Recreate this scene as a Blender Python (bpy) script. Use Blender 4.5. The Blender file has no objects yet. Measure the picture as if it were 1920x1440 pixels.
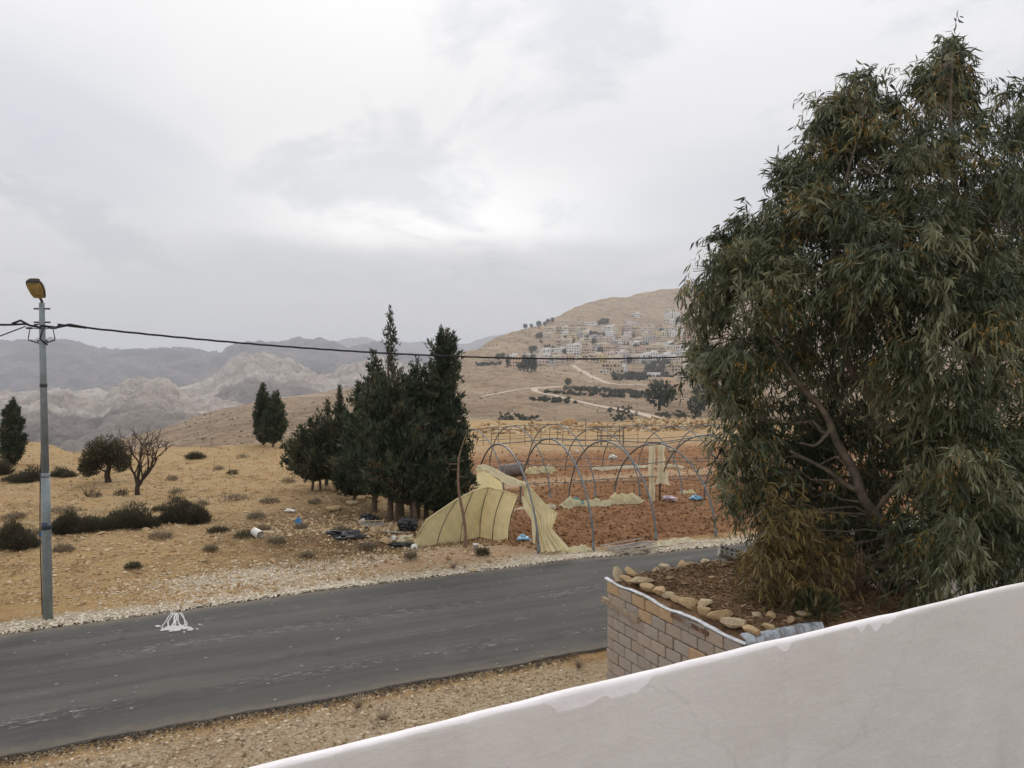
import bpy, bmesh, math, random
import numpy as np
from mathutils import Vector, Matrix, Euler
from mathutils.bvhtree import BVHTree

random.seed(7)
rng = np.random.default_rng(11)
scene = bpy.context.scene
COL = scene.collection
PI = math.pi

# ---------------------------------------------------------------- camera, sky, sun, exposure
F = 1442.0                 # focal length in pixels of a 1920 px wide frame
HC = 6.0                   # eye height over the road
PITCH = math.radians(1.2)
cam_d = bpy.data.cameras.new('camera')
cam = bpy.data.objects.new('camera', cam_d)
COL.objects.link(cam)
cam.location = (0, 0, HC)
cam.rotation_euler = (PI / 2 - PITCH, 0, 0)
cam_d.sensor_width = 36.0
cam_d.lens = F / 1920 * 36.0
cam_d.clip_start = 0.05
cam_d.clip_end = 60000
scene.camera = cam

SUN_EL, SUN_AZ = math.radians(30), math.radians(-10)     # azimuth from +Y towards +X
sun_d = bpy.data.lights.new('sun', 'SUN')
sun_d.energy = 1.2
sun_d.angle = math.radians(15)
sun_d.color = (1.0, 0.95, 0.88)
sun = bpy.data.objects.new('sun', sun_d)
COL.objects.link(sun)
sun_dir = Vector((math.sin(SUN_AZ) * math.cos(SUN_EL), math.cos(SUN_AZ) * math.cos(SUN_EL), math.sin(SUN_EL)))
sun.rotation_euler = sun_dir.to_track_quat('Z', 'Y').to_euler()
sun.location = (0, 0, 60)

scene.render.engine = 'CYCLES'
scene.cycles.use_denoising = True
scene.cycles.max_bounces = 8
scene.cycles.diffuse_bounces = 3
scene.cycles.volume_bounces = 1
scene.cycles.transparent_max_bounces = 12
vs = scene.view_settings
vs.view_transform = 'Standard'
vs.look = 'None'
vs.exposure = 0.0
vs.gamma = 1.0
vs.use_curve_mapping = False


class NT:
    """small helper to write node trees"""
    def __init__(self, tree):
        self.t = tree
        self.n = tree.nodes
        self.l = tree.links

    def new(self, kind, **kw):
        nd = self.n.new(kind)
        for k, v in kw.items():
            setattr(nd, k, v)
        return nd

    def put(self, sock, v):
        if v is None:
            return
        if isinstance(v, bpy.types.NodeSocket):
            self.l.new(v, sock)
        elif isinstance(v, (tuple, list)) and sock.type == 'RGBA' and len(v) == 3:
            sock.default_value = (*v, 1)
        else:
            sock.default_value = v

    def math(self, op, a, b=None, c=None, clamp=False):
        nd = self.new('ShaderNodeMath', operation=op, use_clamp=clamp)
        self.put(nd.inputs[0], a)
        self.put(nd.inputs[1], b)
        self.put(nd.inputs[2], c)
        return nd.outputs[0]

    def vmath(self, op, a, b=None, scale=None):
        nd = self.new('ShaderNodeVectorMath', operation=op)
        self.put(nd.inputs[0], a)
        self.put(nd.inputs[1], b)
        if scale is not None:
            self.put(nd.inputs['Scale'], scale)
        return nd.outputs['Value'] if op in ('DOT_PRODUCT', 'LENGTH', 'DISTANCE') else nd.outputs[0]

    def mix(self, f, a, b, mode='MIX'):
        nd = self.new('ShaderNodeMix', data_type='RGBA', blend_type=mode)
        self.put(nd.inputs[0], f)
        self.put(nd.inputs[6], a)
        self.put(nd.inputs[7], b)
        return nd.outputs[2]

    def noise(self, vec, scale, detail=4, rough=0.55, dist=0.0, color=False):
        nd = self.new('ShaderNodeTexNoise')
        self.put(nd.inputs['Vector'], vec)
        self.put(nd.inputs['Scale'], scale)
        self.put(nd.inputs['Detail'], detail)
        self.put(nd.inputs['Roughness'], rough)
        self.put(nd.inputs['Distortion'], dist)
        return nd.outputs['Color' if color else 'Fac']

    def voro(self, vec, scale, feature='F1', out='Distance', rand=1.0):
        nd = self.new('ShaderNodeTexVoronoi', feature=feature)
        self.put(nd.inputs['Vector'], vec)
        self.put(nd.inputs['Scale'], scale)
        self.put(nd.inputs['Randomness'], rand)
        return nd.outputs[out]

    def rng(self, v, a, b, c=0.0, d=1.0, smooth=True):
        nd = self.new('ShaderNodeMapRange', interpolation_type='SMOOTHSTEP' if smooth else 'LINEAR')
        for i, x in enumerate((v, a, b, c, d)):
            self.put(nd.inputs[i], x)
        return nd.outputs[0]

    def mapping(self, vec, scale=(1, 1, 1), loc=(0, 0, 0), rot=(0, 0, 0)):
        nd = self.new('ShaderNodeMapping')
        self.put(nd.inputs[0], vec)
        nd.inputs['Location'].default_value = loc
        nd.inputs['Rotation'].default_value = rot
        nd.inputs['Scale'].default_value = scale
        return nd.outputs[0]

    def attr(self, name):
        return self.new('ShaderNodeAttribute', attribute_name=name).outputs['Fac']

    def pos(self):
        return self.new('ShaderNodeNewGeometry').outputs['Position']

    def obj(self):
        return self.new('ShaderNodeTexCoord').outputs['Object']

    def random(self):
        return self.new('ShaderNodeObjectInfo').outputs['Random']

    def sep(self, v):
        return self.new('ShaderNodeSeparateXYZ') if v is None else self._sep(v)

    def _sep(self, v):
        nd = self.new('ShaderNodeSeparateXYZ')
        self.put(nd.inputs[0], v)
        return nd.outputs

    def bump(self, h, strength=0.5, dist=0.1):
        nd = self.new('ShaderNodeBump')
        self.put(nd.inputs['Strength'], strength)
        self.put(nd.inputs['Distance'], dist)
        self.put(nd.inputs['Height'], h)
        return nd.outputs[0]

    def bsdf(self, color, rough=0.9, normal=None, spec=0.3, metal=0.0, trans=None):
        nd = self.new('ShaderNodeBsdfPrincipled')
        self.put(nd.inputs['Base Color'], color)
        self.put(nd.inputs['Roughness'], rough)
        self.put(nd.inputs['Specular IOR Level'], spec)
        self.put(nd.inputs['Metallic'], metal)
        self.put(nd.inputs['Normal'], normal)
        out = nd.outputs[0]
        if trans is not None:
            tr = self.new('ShaderNodeBsdfTranslucent')
            self.put(tr.inputs[0], color)
            m = self.new('ShaderNodeMixShader')
            self.put(m.inputs[0], trans)
            self.l.new(out, m.inputs[1])
            self.l.new(tr.outputs[0], m.inputs[2])
            out = m.outputs[0]
        o = self.new('ShaderNodeOutputMaterial')
        self.l.new(out, o.inputs[0])
        return nd


def material(name, build):
    m = bpy.data.materials.new(name)
    m.use_nodes = True
    m.node_tree.nodes.clear()
    build(NT(m.node_tree))
    return m


def plain(name, color, rough=0.8, var=0.25, scale=8.0, bump=0.2, bdist=0.02, spec=0.3, metal=0.0, dirt=None, trans=None, rnd=0.0):
    """a material with grain, wear and a little relief"""
    def b(t):
        p = t.obj()
        f = t.noise(p, scale, 5, 0.6)
        lo = tuple(c * (1 - var) for c in color)
        hi = tuple(min(1, c * (1 + var)) for c in color)
        c = t.mix(t.rng(f, 0.3, 0.7), lo, hi)
        if dirt is not None:
            c = t.mix(t.rng(t.noise(p, scale * 0.37, 5, 0.7), 0.5, 0.72), c, dirt)
        if rnd:
            k = t.rng(t.random(), 0, 1, 1 - rnd, 1 + rnd, False)
            c = t.vmath('SCALE', c, scale=k)
        t.bsdf(c, rough, t.bump(t.noise(p, scale * 4, 4, 0.6), bump, bdist), spec, metal, trans)
    return material(name, b)


world = bpy.data.worlds.new('World')
scene.world = world
world.use_nodes = True
world.node_tree.nodes.clear()
w = NT(world.node_tree)
sky = w.new('ShaderNodeTexSky', sky_type='NISHITA')
sky.sun_disc = False
sky.sun_elevation = SUN_EL
sky.sun_rotation = SUN_AZ
sky.dust_density = 1.0
bg1 = w.new('ShaderNodeBackground')
w.l.new(sky.outputs[0], bg1.inputs[0])
bg1.inputs[1].default_value = 0.1
# overcast: a cloud layer seen in direction space, flattened towards the horizon
dirn = w.new('ShaderNodeTexCoord').outputs['Generated']
sx, sy, sz = w._sep(dirn)
den = w.math('ADD', w.math('MAXIMUM', sz, 0.0), 0.14)
cx, cy = w.math('DIVIDE', sx, den), w.math('DIVIDE', sy, den)
cmb = w.new('ShaderNodeCombineXYZ')
w.put(cmb.inputs[0], cx)
w.put(cmb.inputs[1], cy)
cloudp = cmb.outputs[0]
n1 = w.noise(w.mapping(cloudp, (0.55, 0.42, 1), (3.1, 1.7, 0)), 1.0, 6, 0.52, 0.5)
n2 = w.noise(w.mapping(cloudp, (1.3, 0.9, 1), (7.7, 4.2, 0)), 1.0, 7, 0.58, 0.4)
# luminance of an overcast sky grows towards the zenith
lum = w.rng(sz, 0.0, 1.0, 0.645, 1.62, False)
shade = w.rng(n1, 0.38, 0.60, 0.0, 1.0)
base = w.mix(shade, (0.80, 0.818, 0.868), (0.955, 0.95, 0.958))
n3 = w.noise(w.mapping(cloudp, (2.9, 2.0, 1), (1.2, 8.4, 0)), 1.0, 8, 0.62, 0.7)
dark = w.rng(w.math('ADD', w.math('MULTIPLY', n2, 0.72), w.math('MULTIPLY', n3, 0.28)), 0.49, 0.60, 0.0, 0.62)
base = w.mix(dark, base, (0.655, 0.695, 0.765))
# low haze band at the horizon
lowb = w.rng(sz, 0.02, 0.20, 1.0, 0.0)
base = w.mix(w.math('MULTIPLY', lowb, 0.8), base, (0.875, 0.868, 0.878))
# thin place in the cloud where the low sun comes through
GAZ, GEL = math.radians(-4.5), math.radians(10.2)
gx = w.math('DIVIDE', w.math('SUBTRACT', sx, math.sin(GAZ)), 0.23)
gz_ = w.math('SUBTRACT', sz, w.math('ADD', math.sin(GEL), w.math('MULTIPLY', w.math('SUBTRACT', n2, 0.5), 0.06)))
gup = w.math('DIVIDE', w.math('MAXIMUM', gz_, 0.0), 0.075)
gdn = w.math('DIVIDE', w.math('MINIMUM', gz_, 0.0), 0.022)
gy = w.math('ADD', gup, gdn)
front = w.math('GREATER_THAN', sy, 0.0)
g2 = w.math('ADD', w.math('MULTIPLY', gx, gx), w.math('MULTIPLY', gy, gy))
glow = w.math('MULTIPLY', w.math('EXPONENT', w.math('MULTIPLY', g2, -1.0)), front)
glow = w.math('MULTIPLY', glow, w.rng(n2, 0.54, 0.68, 1.0, 0.45))
lit = w.vmath('SCALE', base, scale=lum)
addc = w.vmath('SCALE', (1.0, 0.95, 0.86), scale=w.math('MULTIPLY', glow, 0.50))
cloud = w.vmath('ADD', lit, addc)
bg2 = w.new('ShaderNodeBackground')
w.l.new(cloud, bg2.inputs[0])
bg2.inputs[1].default_value = 1.0
mx = w.new('ShaderNodeMixShader')
mx.inputs[0].default_value = 0.95
w.l.new(bg1.outputs[0], mx.inputs[1])
w.l.new(bg2.outputs[0], mx.inputs[2])
wo = w.new('ShaderNodeOutputWorld')
w.l.new(mx.outputs[0], wo.inputs[0])

# ---------------------------------------------------------------- helpers
ROAD_A = math.radians(65)
R = np.array([math.sin(ROAD_A), math.cos(ROAD_A)])       # along the road
N = np.array([-R[1], R[0]])                              # across it, away from the camera
ROAD_ROT = math.atan2(R[1], R[0])


def ray(px, py):
    a, b = (px - 960) / F, (py - 720) / F
    y = math.cos(PITCH) - b * math.sin(PITCH)
    z = -math.sin(PITCH) - b * math.cos(PITCH)
    return Vector((a / y, 1.0, z / y))


def at(px, py, depth):
    return Vector((0, 0, HC)) + ray(px, py) * depth


def G(px, py, z=0.0):
    r = ray(px, py)
    return Vector((0, 0, HC)) + r * ((z - HC) / r.z)


def sn(s, n, z=0.0):
    p = R * s + N * n
    return Vector((p[0], p[1], z))


def to_sn(x, y):
    return R[0] * x + R[1] * y, N[0] * x + N[1] * y


def _hash(ix, iy, seed):
    h = (ix.astype(np.int64) * 374761393 + iy.astype(np.int64) * 668265263 + seed * 974634777) & 0xFFFFFFFF
    h = ((h ^ (h >> 13)) * 1274126177) & 0xFFFFFFFF
    return ((h ^ (h >> 16)) & 0xFFFFFF) / float(0xFFFFFF)


def vnoise(x, y, seed=0):
    x, y = np.asarray(x, float), np.asarray(y, float)
    ix, iy = np.floor(x), np.floor(y)
    fx, fy = x - ix, y - iy
    fx, fy = fx * fx * fx * (fx * (fx * 6 - 15) + 10), fy * fy * fy * (fy * (fy * 6 - 15) + 10)
    a, b = _hash(ix, iy, seed), _hash(ix + 1, iy, seed)
    c, d = _hash(ix, iy + 1, seed), _hash(ix + 1, iy + 1, seed)
    return (a + (b - a) * fx) * (1 - fy) + (c + (d - c) * fx) * fy


def fbm(x, y, octaves=4, seed=0, gain=0.5):
    """-1 .. 1"""
    t, amp, tot = 0, 1.0, 0
    ca, sa = math.cos(0.6), math.sin(0.6)
    for k in range(octaves):
        t = t + amp * (vnoise(x, y, seed + k * 17) * 2 - 1)
        tot += amp
        x, y = (x * ca - y * sa) * 2.03 + 5.1, (x * sa + y * ca) * 2.03 + 2.7
        amp *= gain
    return t / tot


def worley(x, y, seed=0):
    ix, iy = np.floor(x), np.floor(y)
    d1 = np.full(np.shape(x), 9.0)
    d2 = np.full(np.shape(x), 9.0)
    for ox in (-1, 0, 1):
        for oy in (-1, 0, 1):
            cx_, cy_ = ix + ox, iy + oy
            qx = cx_ + 0.15 + 0.7 * _hash(cx_, cy_, seed)
            qy = cy_ + 0.15 + 0.7 * _hash(cx_, cy_, seed + 91)
            d = np.hypot(x - qx, y - qy)
            d2 = np.where(d < d1, d1, np.minimum(d2, d))
            d1 = np.minimum(d1, d)
    return d1, d2


def ridged(x, y, octaves=4, seed=0):
    t, amp, tot = 0, 1.0, 0
    for k in range(octaves):
        t = t + amp * (1 - np.abs(vnoise(x, y, seed + k * 31) * 2 - 1) * 2)
        tot += amp
        x, y, amp = x * 2.1 + 3.3, y * 2.1 + 1.9, amp * 0.5
    return t / tot


def sstep(a, b, x):
    t = np.clip((np.asarray(x, float) - a) / (b - a), 0, 1)
    return t * t * (3 - 2 * t)


def raw_mesh(name, verts, faces, smooth=True, attrs=None, mats=()):
    """verts (n,3); faces (m,k) array of one arity, or a list of arrays of different arity"""
    verts = np.asarray(verts, np.float32)
    fl = faces if isinstance(faces, list) else [faces]
    fl = [np.asarray(f, np.int32) for f in fl if len(f)]
    me = bpy.data.meshes.new(name)
    me.vertices.add(len(verts))
    me.vertices.foreach_set('co', verts.ravel())
    idx = np.concatenate([f.ravel() for f in fl])
    tot = np.concatenate([np.full(len(f), f.shape[1], np.int32) for f in fl])
    start = np.concatenate([[0], np.cumsum(tot)[:-1]]).astype(np.int32)
    me.loops.add(len(idx))
    me.loops.foreach_set('vertex_index', idx)
    me.polygons.add(len(tot))
    me.polygons.foreach_set('loop_start', start)
    me.polygons.foreach_set('loop_total', tot)
    me.polygons.foreach_set('use_smooth', np.full(len(tot), smooth, bool))
    for k, v in (attrs or {}).items():
        a = me.attributes.new(k, 'FLOAT', 'POINT')
        a.data.foreach_set('value', np.asarray(v, np.float32))
    me.update(calc_edges=True)
    me.validate()
    for m in mats:
        me.materials.append(m)
    return me


def link(name, me, parent=None, loc=None):
    o = bpy.data.objects.new(name, me)
    COL.objects.link(o)
    if parent is not None:
        o.parent = parent
    if loc is not None:
        o.location = loc
    return o


def tag(o, label=None, cat=None, group=None, kind=None):
    for k, v in (('label', label), ('category', cat), ('group', group), ('kind', kind)):
        if v:
            o[k] = v
    return o


def thing(name, label, cat, loc=(0, 0, 0), rz=0.0, group=None):
    o = bpy.data.objects.new(name, None)
    o.empty_display_size = 0.2
    COL.objects.link(o)
    o.location = loc
    o.rotation_euler = (0, 0, rz)
    return tag(o, label, cat, group)


class MB:
    """collects shapes into one mesh"""
    def __init__(self):
        self.v, self.q, self.t, self.n = [], [], [], 0

    def add(self, v, f):
        v = np.asarray(v, float).reshape(-1, 3)
        self.v.append(v)
        for a in f:
            a = np.asarray(a, np.int32) + self.n
            if a.ndim == 1:
                a = a[None]
            (self.q if a.shape[1] == 4 else self.t).append(a)
        self.n += len(v)
        return self

    def box(self, c, size, rz=0.0, rot=None):
        sx, sy, sz = (x / 2 for x in size)
        v = np.array([(x, y, z) for z in (-sz, sz) for y in (-sy, sy) for x in (-sx, sx)])
        m = np.array((rot or Euler((0, 0, rz))).to_matrix())
        return self.add(v @ m.T + np.array(c), [(0, 2, 3, 1), (4, 5, 7, 6), (0, 1, 5, 4), (2, 6, 7, 3), (0, 4, 6, 2), (1, 3, 7, 5)])

    def bar(self, a, b, w_, h=None):
        a, b = Vector(a), Vector(b)
        d = b - a
        q = d.to_track_quat('X', 'Z')
        return self.box((a + b) / 2, (d.length, w_, h or w_), rot=q.to_euler())

    def tube(self, pts, radii, sides=6, cap=True):
        pts = np.asarray([tuple(p) for p in pts], float)
        n = len(pts)
        if np.isscalar(radii):
            radii = [radii] * n
        tan = np.gradient(pts, axis=0)
        tan /= np.linalg.norm(tan, axis=1)[:, None] + 1e-9
        ref = np.array([0, 0, 1.0]) if abs(tan[0][2]) < 0.9 else np.array([1.0, 0, 0])
        rows = []
        u = np.cross(tan[0], ref)
        u /= np.linalg.norm(u)
        for i in range(n):
            u = u - tan[i] * np.dot(u, tan[i])
            u /= np.linalg.norm(u) + 1e-9
            vv = np.cross(tan[i], u)
            a = np.arange(sides) * 2 * PI / sides
            rows.append(pts[i] + radii[i] * (np.cos(a)[:, None] * u + np.sin(a)[:, None] * vv))
        v = np.concatenate(rows)
        i, j = np.meshgrid(np.arange(n - 1), np.arange(sides), indexing='ij')
        i, j = i.ravel(), j.ravel()
        k = (j + 1) % sides
        f = [np.stack([i * sides + j, i * sides + k, (i + 1) * sides + k, (i + 1) * sides + j], 1)]
        if cap:
            v = np.concatenate([v, pts[:1], pts[-1:]])
            a = np.arange(sides)
            b = (a + 1) % sides
            f.append(np.stack([b, a, np.full(sides, n * sides)], 1))
            o = (n - 1) * sides
            f.append(np.stack([o + a, o + b, np.full(sides, n * sides + 1)], 1))
        return self.add(v, f)

    def lathe(self, prof, c=(0, 0, 0), sides=16, rot=None):
        """prof: (radius, z) list"""
        a = np.arange(sides) * 2 * PI / sides
        v = np.concatenate([np.stack([r * np.cos(a), r * np.sin(a), np.full(sides, z)], 1) for r, z in prof])
        if rot is not None:
            v = v @ np.array(rot.to_matrix()).T
        v = v + np.array(c)
        n = len(prof)
        i, j = np.meshgrid(np.arange(n - 1), np.arange(sides), indexing='ij')
        i, j = i.ravel(), j.ravel()
        k = (j + 1) % sides
        return self.add(v, [np.stack([i * sides + j, i * sides + k, (i + 1) * sides + k, (i + 1) * sides + j], 1)])

    def grid(self, P):
        """P (a,b,3) lattice of points"""
        a, b = P.shape[:2]
        i, j = np.meshgrid(np.arange(a - 1), np.arange(b - 1), indexing='ij')
        i, j = i.ravel(), j.ravel()
        return self.add(P.reshape(-1, 3), [np.stack([i * b + j, i * b + j + 1, (i + 1) * b + j + 1, (i + 1) * b + j], 1)])

    def mesh(self, name, mat=None, smooth=True):
        fl = []
        if self.q:
            fl.append(np.concatenate(self.q))
        if self.t:
            fl.append(np.concatenate(self.t))
        return raw_mesh(name, np.concatenate(self.v), fl, smooth, mats=[mat] if mat else ())

    def build(self, name, mat, parent=None, loc=None, smooth=True):
        return link(name, self.mesh(name, mat, smooth), parent, loc)


def ico(sub):
    bm = bmesh.new()
    bmesh.ops.create_icosphere(bm, subdivisions=sub, radius=1)
    v = np.array([x.co[:] for x in bm.verts])
    f = np.array([[x.index for x in fc.verts] for fc in bm.faces])
    bm.free()
    return v, f


ICO1, ICO2, ICO3 = ico(1), ico(2), ico(3)


def rock_mesh(name, seed, mat, rough=0.35, base=ICO2, flat=0.75, smooth=False):
    v, f = base
    k = 1 + rough * fbm(v[:, 0] * 1.3 + seed * 3.1, v[:, 1] * 1.3 + v[:, 2] * 1.7, 4, seed)
    vv = v * k[:, None]
    for q in range(10):           # flat broken faces
        d = np.random.default_rng(seed * 50 + q).normal(size=3)
        d /= np.linalg.norm(d)
        lim = 0.48 + 0.25 * ((seed * 7 + q * 3) % 10) / 10
        e = vv @ d
        vv -= np.clip(e - lim, 0, None)[:, None] * d * 0.9
    vv[:, 2] *= flat
    return raw_mesh(name, vv, f, smooth, mats=[mat])


def copy_tree(o, parent=None):
    c = o.copy()
    COL.objects.link(c)
    if parent is not None:
        c.parent = parent
    for ch in list(o.children):
        copy_tree(ch, c)
    return c

# ---------------------------------------------------------------- materials of the land
def m_ground(t):
    p = t.pos()
    big = t.noise(p, 0.12, 5, 0.6)
    mid = t.noise(p, 0.9, 5, 0.65)
    fine = t.noise(p, 9.0, 4, 0.7)
    c = t.mix(t.rng(big, 0.3, 0.7), (0.445, 0.268, 0.118), (0.485, 0.322, 0.148))
    c = t.mix(t.rng(mid, 0.40, 0.72), c, (0.52, 0.35, 0.165))
    c = t.mix(t.rng(mid, 0.50, 0.28), c, (0.30, 0.175, 0.075))
    # zones
    grass = t.math('MULTIPLY', t.attr('dry'), t.rng(t.noise(p, 0.5, 5, 0.7), 0.38, 0.62))
    c = t.mix(t.math('MULTIPLY', grass, 0.75), c, (0.485, 0.345, 0.185))
    soil = t.attr('soil')
    sc = t.mix(t.rng(t.noise(p, 1.4, 6, 0.7), 0.3, 0.7), (0.205, 0.095, 0.042), (0.40, 0.205, 0.10))
    c = t.mix(t.math('MULTIPLY', soil, t.math('SUBTRACT', 1.0, t.math('MULTIPLY', t.attr('pink'), 0.8))), c, sc)
    lit = t.attr('litter')
    lc = t.mix(t.rng(t.noise(p, 2.2, 6, 0.7), 0.35, 0.65), (0.085, 0.052, 0.029), (0.25, 0.15, 0.078))
    c = t.mix(t.math('MULTIPLY', lit, t.rng(t.noise(p, 0.8, 5, 0.6), 0.18, 0.42, 0.45, 1.0)), c, lc)
    pink = t.attr('pink')
    c = t.mix(pink, c, t.mix(t.rng(mid, 0.3, 0.7), (0.50, 0.325, 0.19), (0.60, 0.42, 0.27)))
    gr = t.attr('gravel')
    grc = t.math('MULTIPLY', gr, t.rng(t.math('ADD', t.math('MULTIPLY', mid, 0.6), t.math('MULTIPLY', gr, 0.5)), 0.32, 0.62))
    gcol = t.mix(t.rng(fine, 0.35, 0.65), (0.42, 0.34, 0.235), (0.70, 0.61, 0.47))
    c = t.mix(grc, c, gcol)
    # small stones and dark crumbs
    vd = t.voro(p, 7.0)
    vc = t.voro(p, 7.0, out='Color')
    pick = t.rng(t._sep(vc)[0], 0.60, 0.63)
    stone = t.math('MULTIPLY', pick, t.rng(vd, 0.34, 0.24))
    stone = t.math('MULTIPLY', stone, t.rng(soil, 0.0, 1.0, 0.9, 0.25))
    c = t.mix(t.math('MULTIPLY', stone, 0.75), c, (0.60, 0.50, 0.36))
    vd2 = t.voro(t.mapping(p, loc=(3.3, 1.2, 0)), 17.0)
    pick2 = t.rng(t._sep(t.voro(t.mapping(p, loc=(3.3, 1.2, 0)), 17.0, out='Color'))[1], 0.55, 0.6)
    st2 = t.math('MULTIPLY', pick2, t.rng(vd2, 0.34, 0.2))
    c = t.mix(t.math('MULTIPLY', st2, 0.5), c, (0.58, 0.47, 0.33))
    crumb = t.rng(t.noise(p, 5.0, 5, 0.75), 0.54, 0.68)
    c = t.mix(t.math('MULTIPLY', crumb, 0.45), c, (0.13, 0.082, 0.042))
    tw = t.rng(t.noise(p, 22.0, 3, 0.8), 0.32, 0.68, 0.72, 1.25, False)
    c = t.vmath('SCALE', c, scale=tw)
    h = t.math('ADD', t.math('MULTIPLY', t.noise(p, 4, 7, 0.72), 1.0), t.math('MULTIPLY', stone, 0.35))
    t.bsdf(c, 1.0, t.bump(h, 1.0, 0.22), 0.1)


M_GROUND = material('dry stony ground', m_ground)


def m_hill(t):
    p = t.pos()
    x, y, z = t._sep(p)
    big = t.noise(p, 0.004, 6, 0.6)
    c = t.mix(t.rng(big, 0.3, 0.7), (0.40, 0.285, 0.185), (0.48, 0.355, 0.24))
    # rock strata follow the height
    warp = t.math('ADD', z, t.math('MULTIPLY', t.noise(p, 0.006, 5, 0.6), 60.0))
    cmb = t.new('ShaderNodeCombineXYZ')
    t.put(cmb.inputs[2], warp)
    t.put(cmb.inputs[0], t.math('MULTIPLY', x, 0.05))
    st = t.noise(cmb.outputs[0], 0.16, 5, 0.75)
    c = t.mix(t.rng(st, 0.50, 0.60, 0, 0.6), c, (0.26, 0.175, 0.11))
    c = t.mix(t.rng(st, 0.46, 0.34, 0, 0.45), c, (0.52, 0.40, 0.27))
    # bare patches, scrub and gullies
    m1 = t.noise(p, 0.022, 6, 0.7)
    c = t.mix(t.rng(m1, 0.44, 0.34, 0, 0.65), c, (0.55, 0.43, 0.30))
    c = t.mix(t.rng(m1, 0.53, 0.64, 0, 0.65), c, (0.27, 0.19, 0.125))
    m2 = t.noise(p, 0.075, 5, 0.75)
    c = t.mix(t.rng(m2, 0.52, 0.62, 0, 0.55), c, (0.20, 0.15, 0.105))
    c = t.mix(t.rng(m2, 0.44, 0.34, 0, 0.45), c, (0.56, 0.45, 0.32))
    gul = t.noise(t.mapping(p, (0.03, 0.006, 0.006), rot=(0, 0, 0.5)), 1.0, 5, 0.6, 0.6)
    c = t.mix(t.rng(t.math('ABSOLUTE', t.math('SUBTRACT', gul, 0.5)), 0.022, 0.0, 0, 0.5), c, (0.20, 0.14, 0.095))
    scrub = t.rng(t.noise(p, 0.25, 3, 0.8), 0.53, 0.62)
    c = t.mix(t.math('MULTIPLY', scrub, 0.45), c, (0.14, 0.11, 0.078))
    tl = t.rng(t.attr('town'), 0, 1)
    c = t.mix(t.math('MULTIPLY', tl, 0.35), c, (0.42, 0.33, 0.25))
    h = t.noise(p, 0.07, 8, 0.7)
    t.bsdf(c, 1.0, t.bump(h, 1.0, 9.0), 0.05)


M_HILL = material('tan limestone hillside', m_hill)


def m_rock(t):
    p = t.pos()
    x, y, z = t._sep(p)
    pale = t.attr('pale')
    warp = t.vmath('ADD', p, t.vmath('SCALE', t.noise(p, 0.004, 5, 0.6, color=True), scale=150.0))
    c1 = t.mix(t.rng(t.noise(warp, 0.006, 6, 0.62), 0.35, 0.65), (0.42, 0.34, 0.27), (0.59, 0.505, 0.42))
    c2 = t.mix(t.rng(t.noise(warp, 0.004, 6, 0.62), 0.35, 0.65), (0.165, 0.135, 0.118), (0.32, 0.265, 0.215))
    k = t.rng(t.math('ADD', pale, t.math('MULTIPLY', t.math('SUBTRACT', t.noise(p, 0.006, 6, 0.65), 0.5), 1.3)), 0.36, 0.66)
    c = t.mix(k, c2, c1)
    crack = t.voro(t.mapping(warp, (1, 1, 0.6)), 0.014, 'DISTANCE_TO_EDGE')
    c = t.mix(t.rng(crack, 0.07, 0.0, 0, 0.35), c, (0.15, 0.11, 0.095))
    crack2 = t.voro(t.mapping(warp, (1, 1, 0.3)), 0.04, 'DISTANCE_TO_EDGE')
    c = t.mix(t.rng(crack2, 0.07, 0.0, 0, 0.25), c, (0.17, 0.13, 0.11))
    bush = t.rng(t.noise(p, 0.05, 5, 0.8), 0.62, 0.72)
    c = t.mix(t.math('MULTIPLY', bush, 0.5), c, (0.09, 0.08, 0.06))
    h = t.math('ADD', t.math('MULTIPLY', t.rng(crack, 0.0, 0.25), 0.6), t.noise(warp, 0.02, 8, 0.7))
    t.bsdf(c, 1.0, t.bump(h, 1.0, 22.0), 0.05)


M_ROCK = material('weathered sandstone', m_rock)


def m_mount(t):
    p = t.pos()
    x, y, z = t._sep(p)
    warp = t.vmath('ADD', p, t.vmath('SCALE', t.noise(p, 0.002, 5, 0.6, color=True), scale=200.0))
    c = t.mix(t.rng(t.noise(warp, 0.004, 7, 0.68), 0.35, 0.65), (0.065, 0.052, 0.052), (0.20, 0.155, 0.14))
    crack = t.voro(t.mapping(warp, (1, 1, 0.25)), 0.006, 'DISTANCE_TO_EDGE')
    c = t.mix(t.rng(crack, 0.10, 0.0, 0, 0.5), c, (0.06, 0.048, 0.045))
    t.bsdf(c, 1.0, t.bump(t.noise(warp, 0.01, 8, 0.7), 1.0, 40.0), 0.05)


M_MOUNT = material('dark mountain rock', m_mount)


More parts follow.
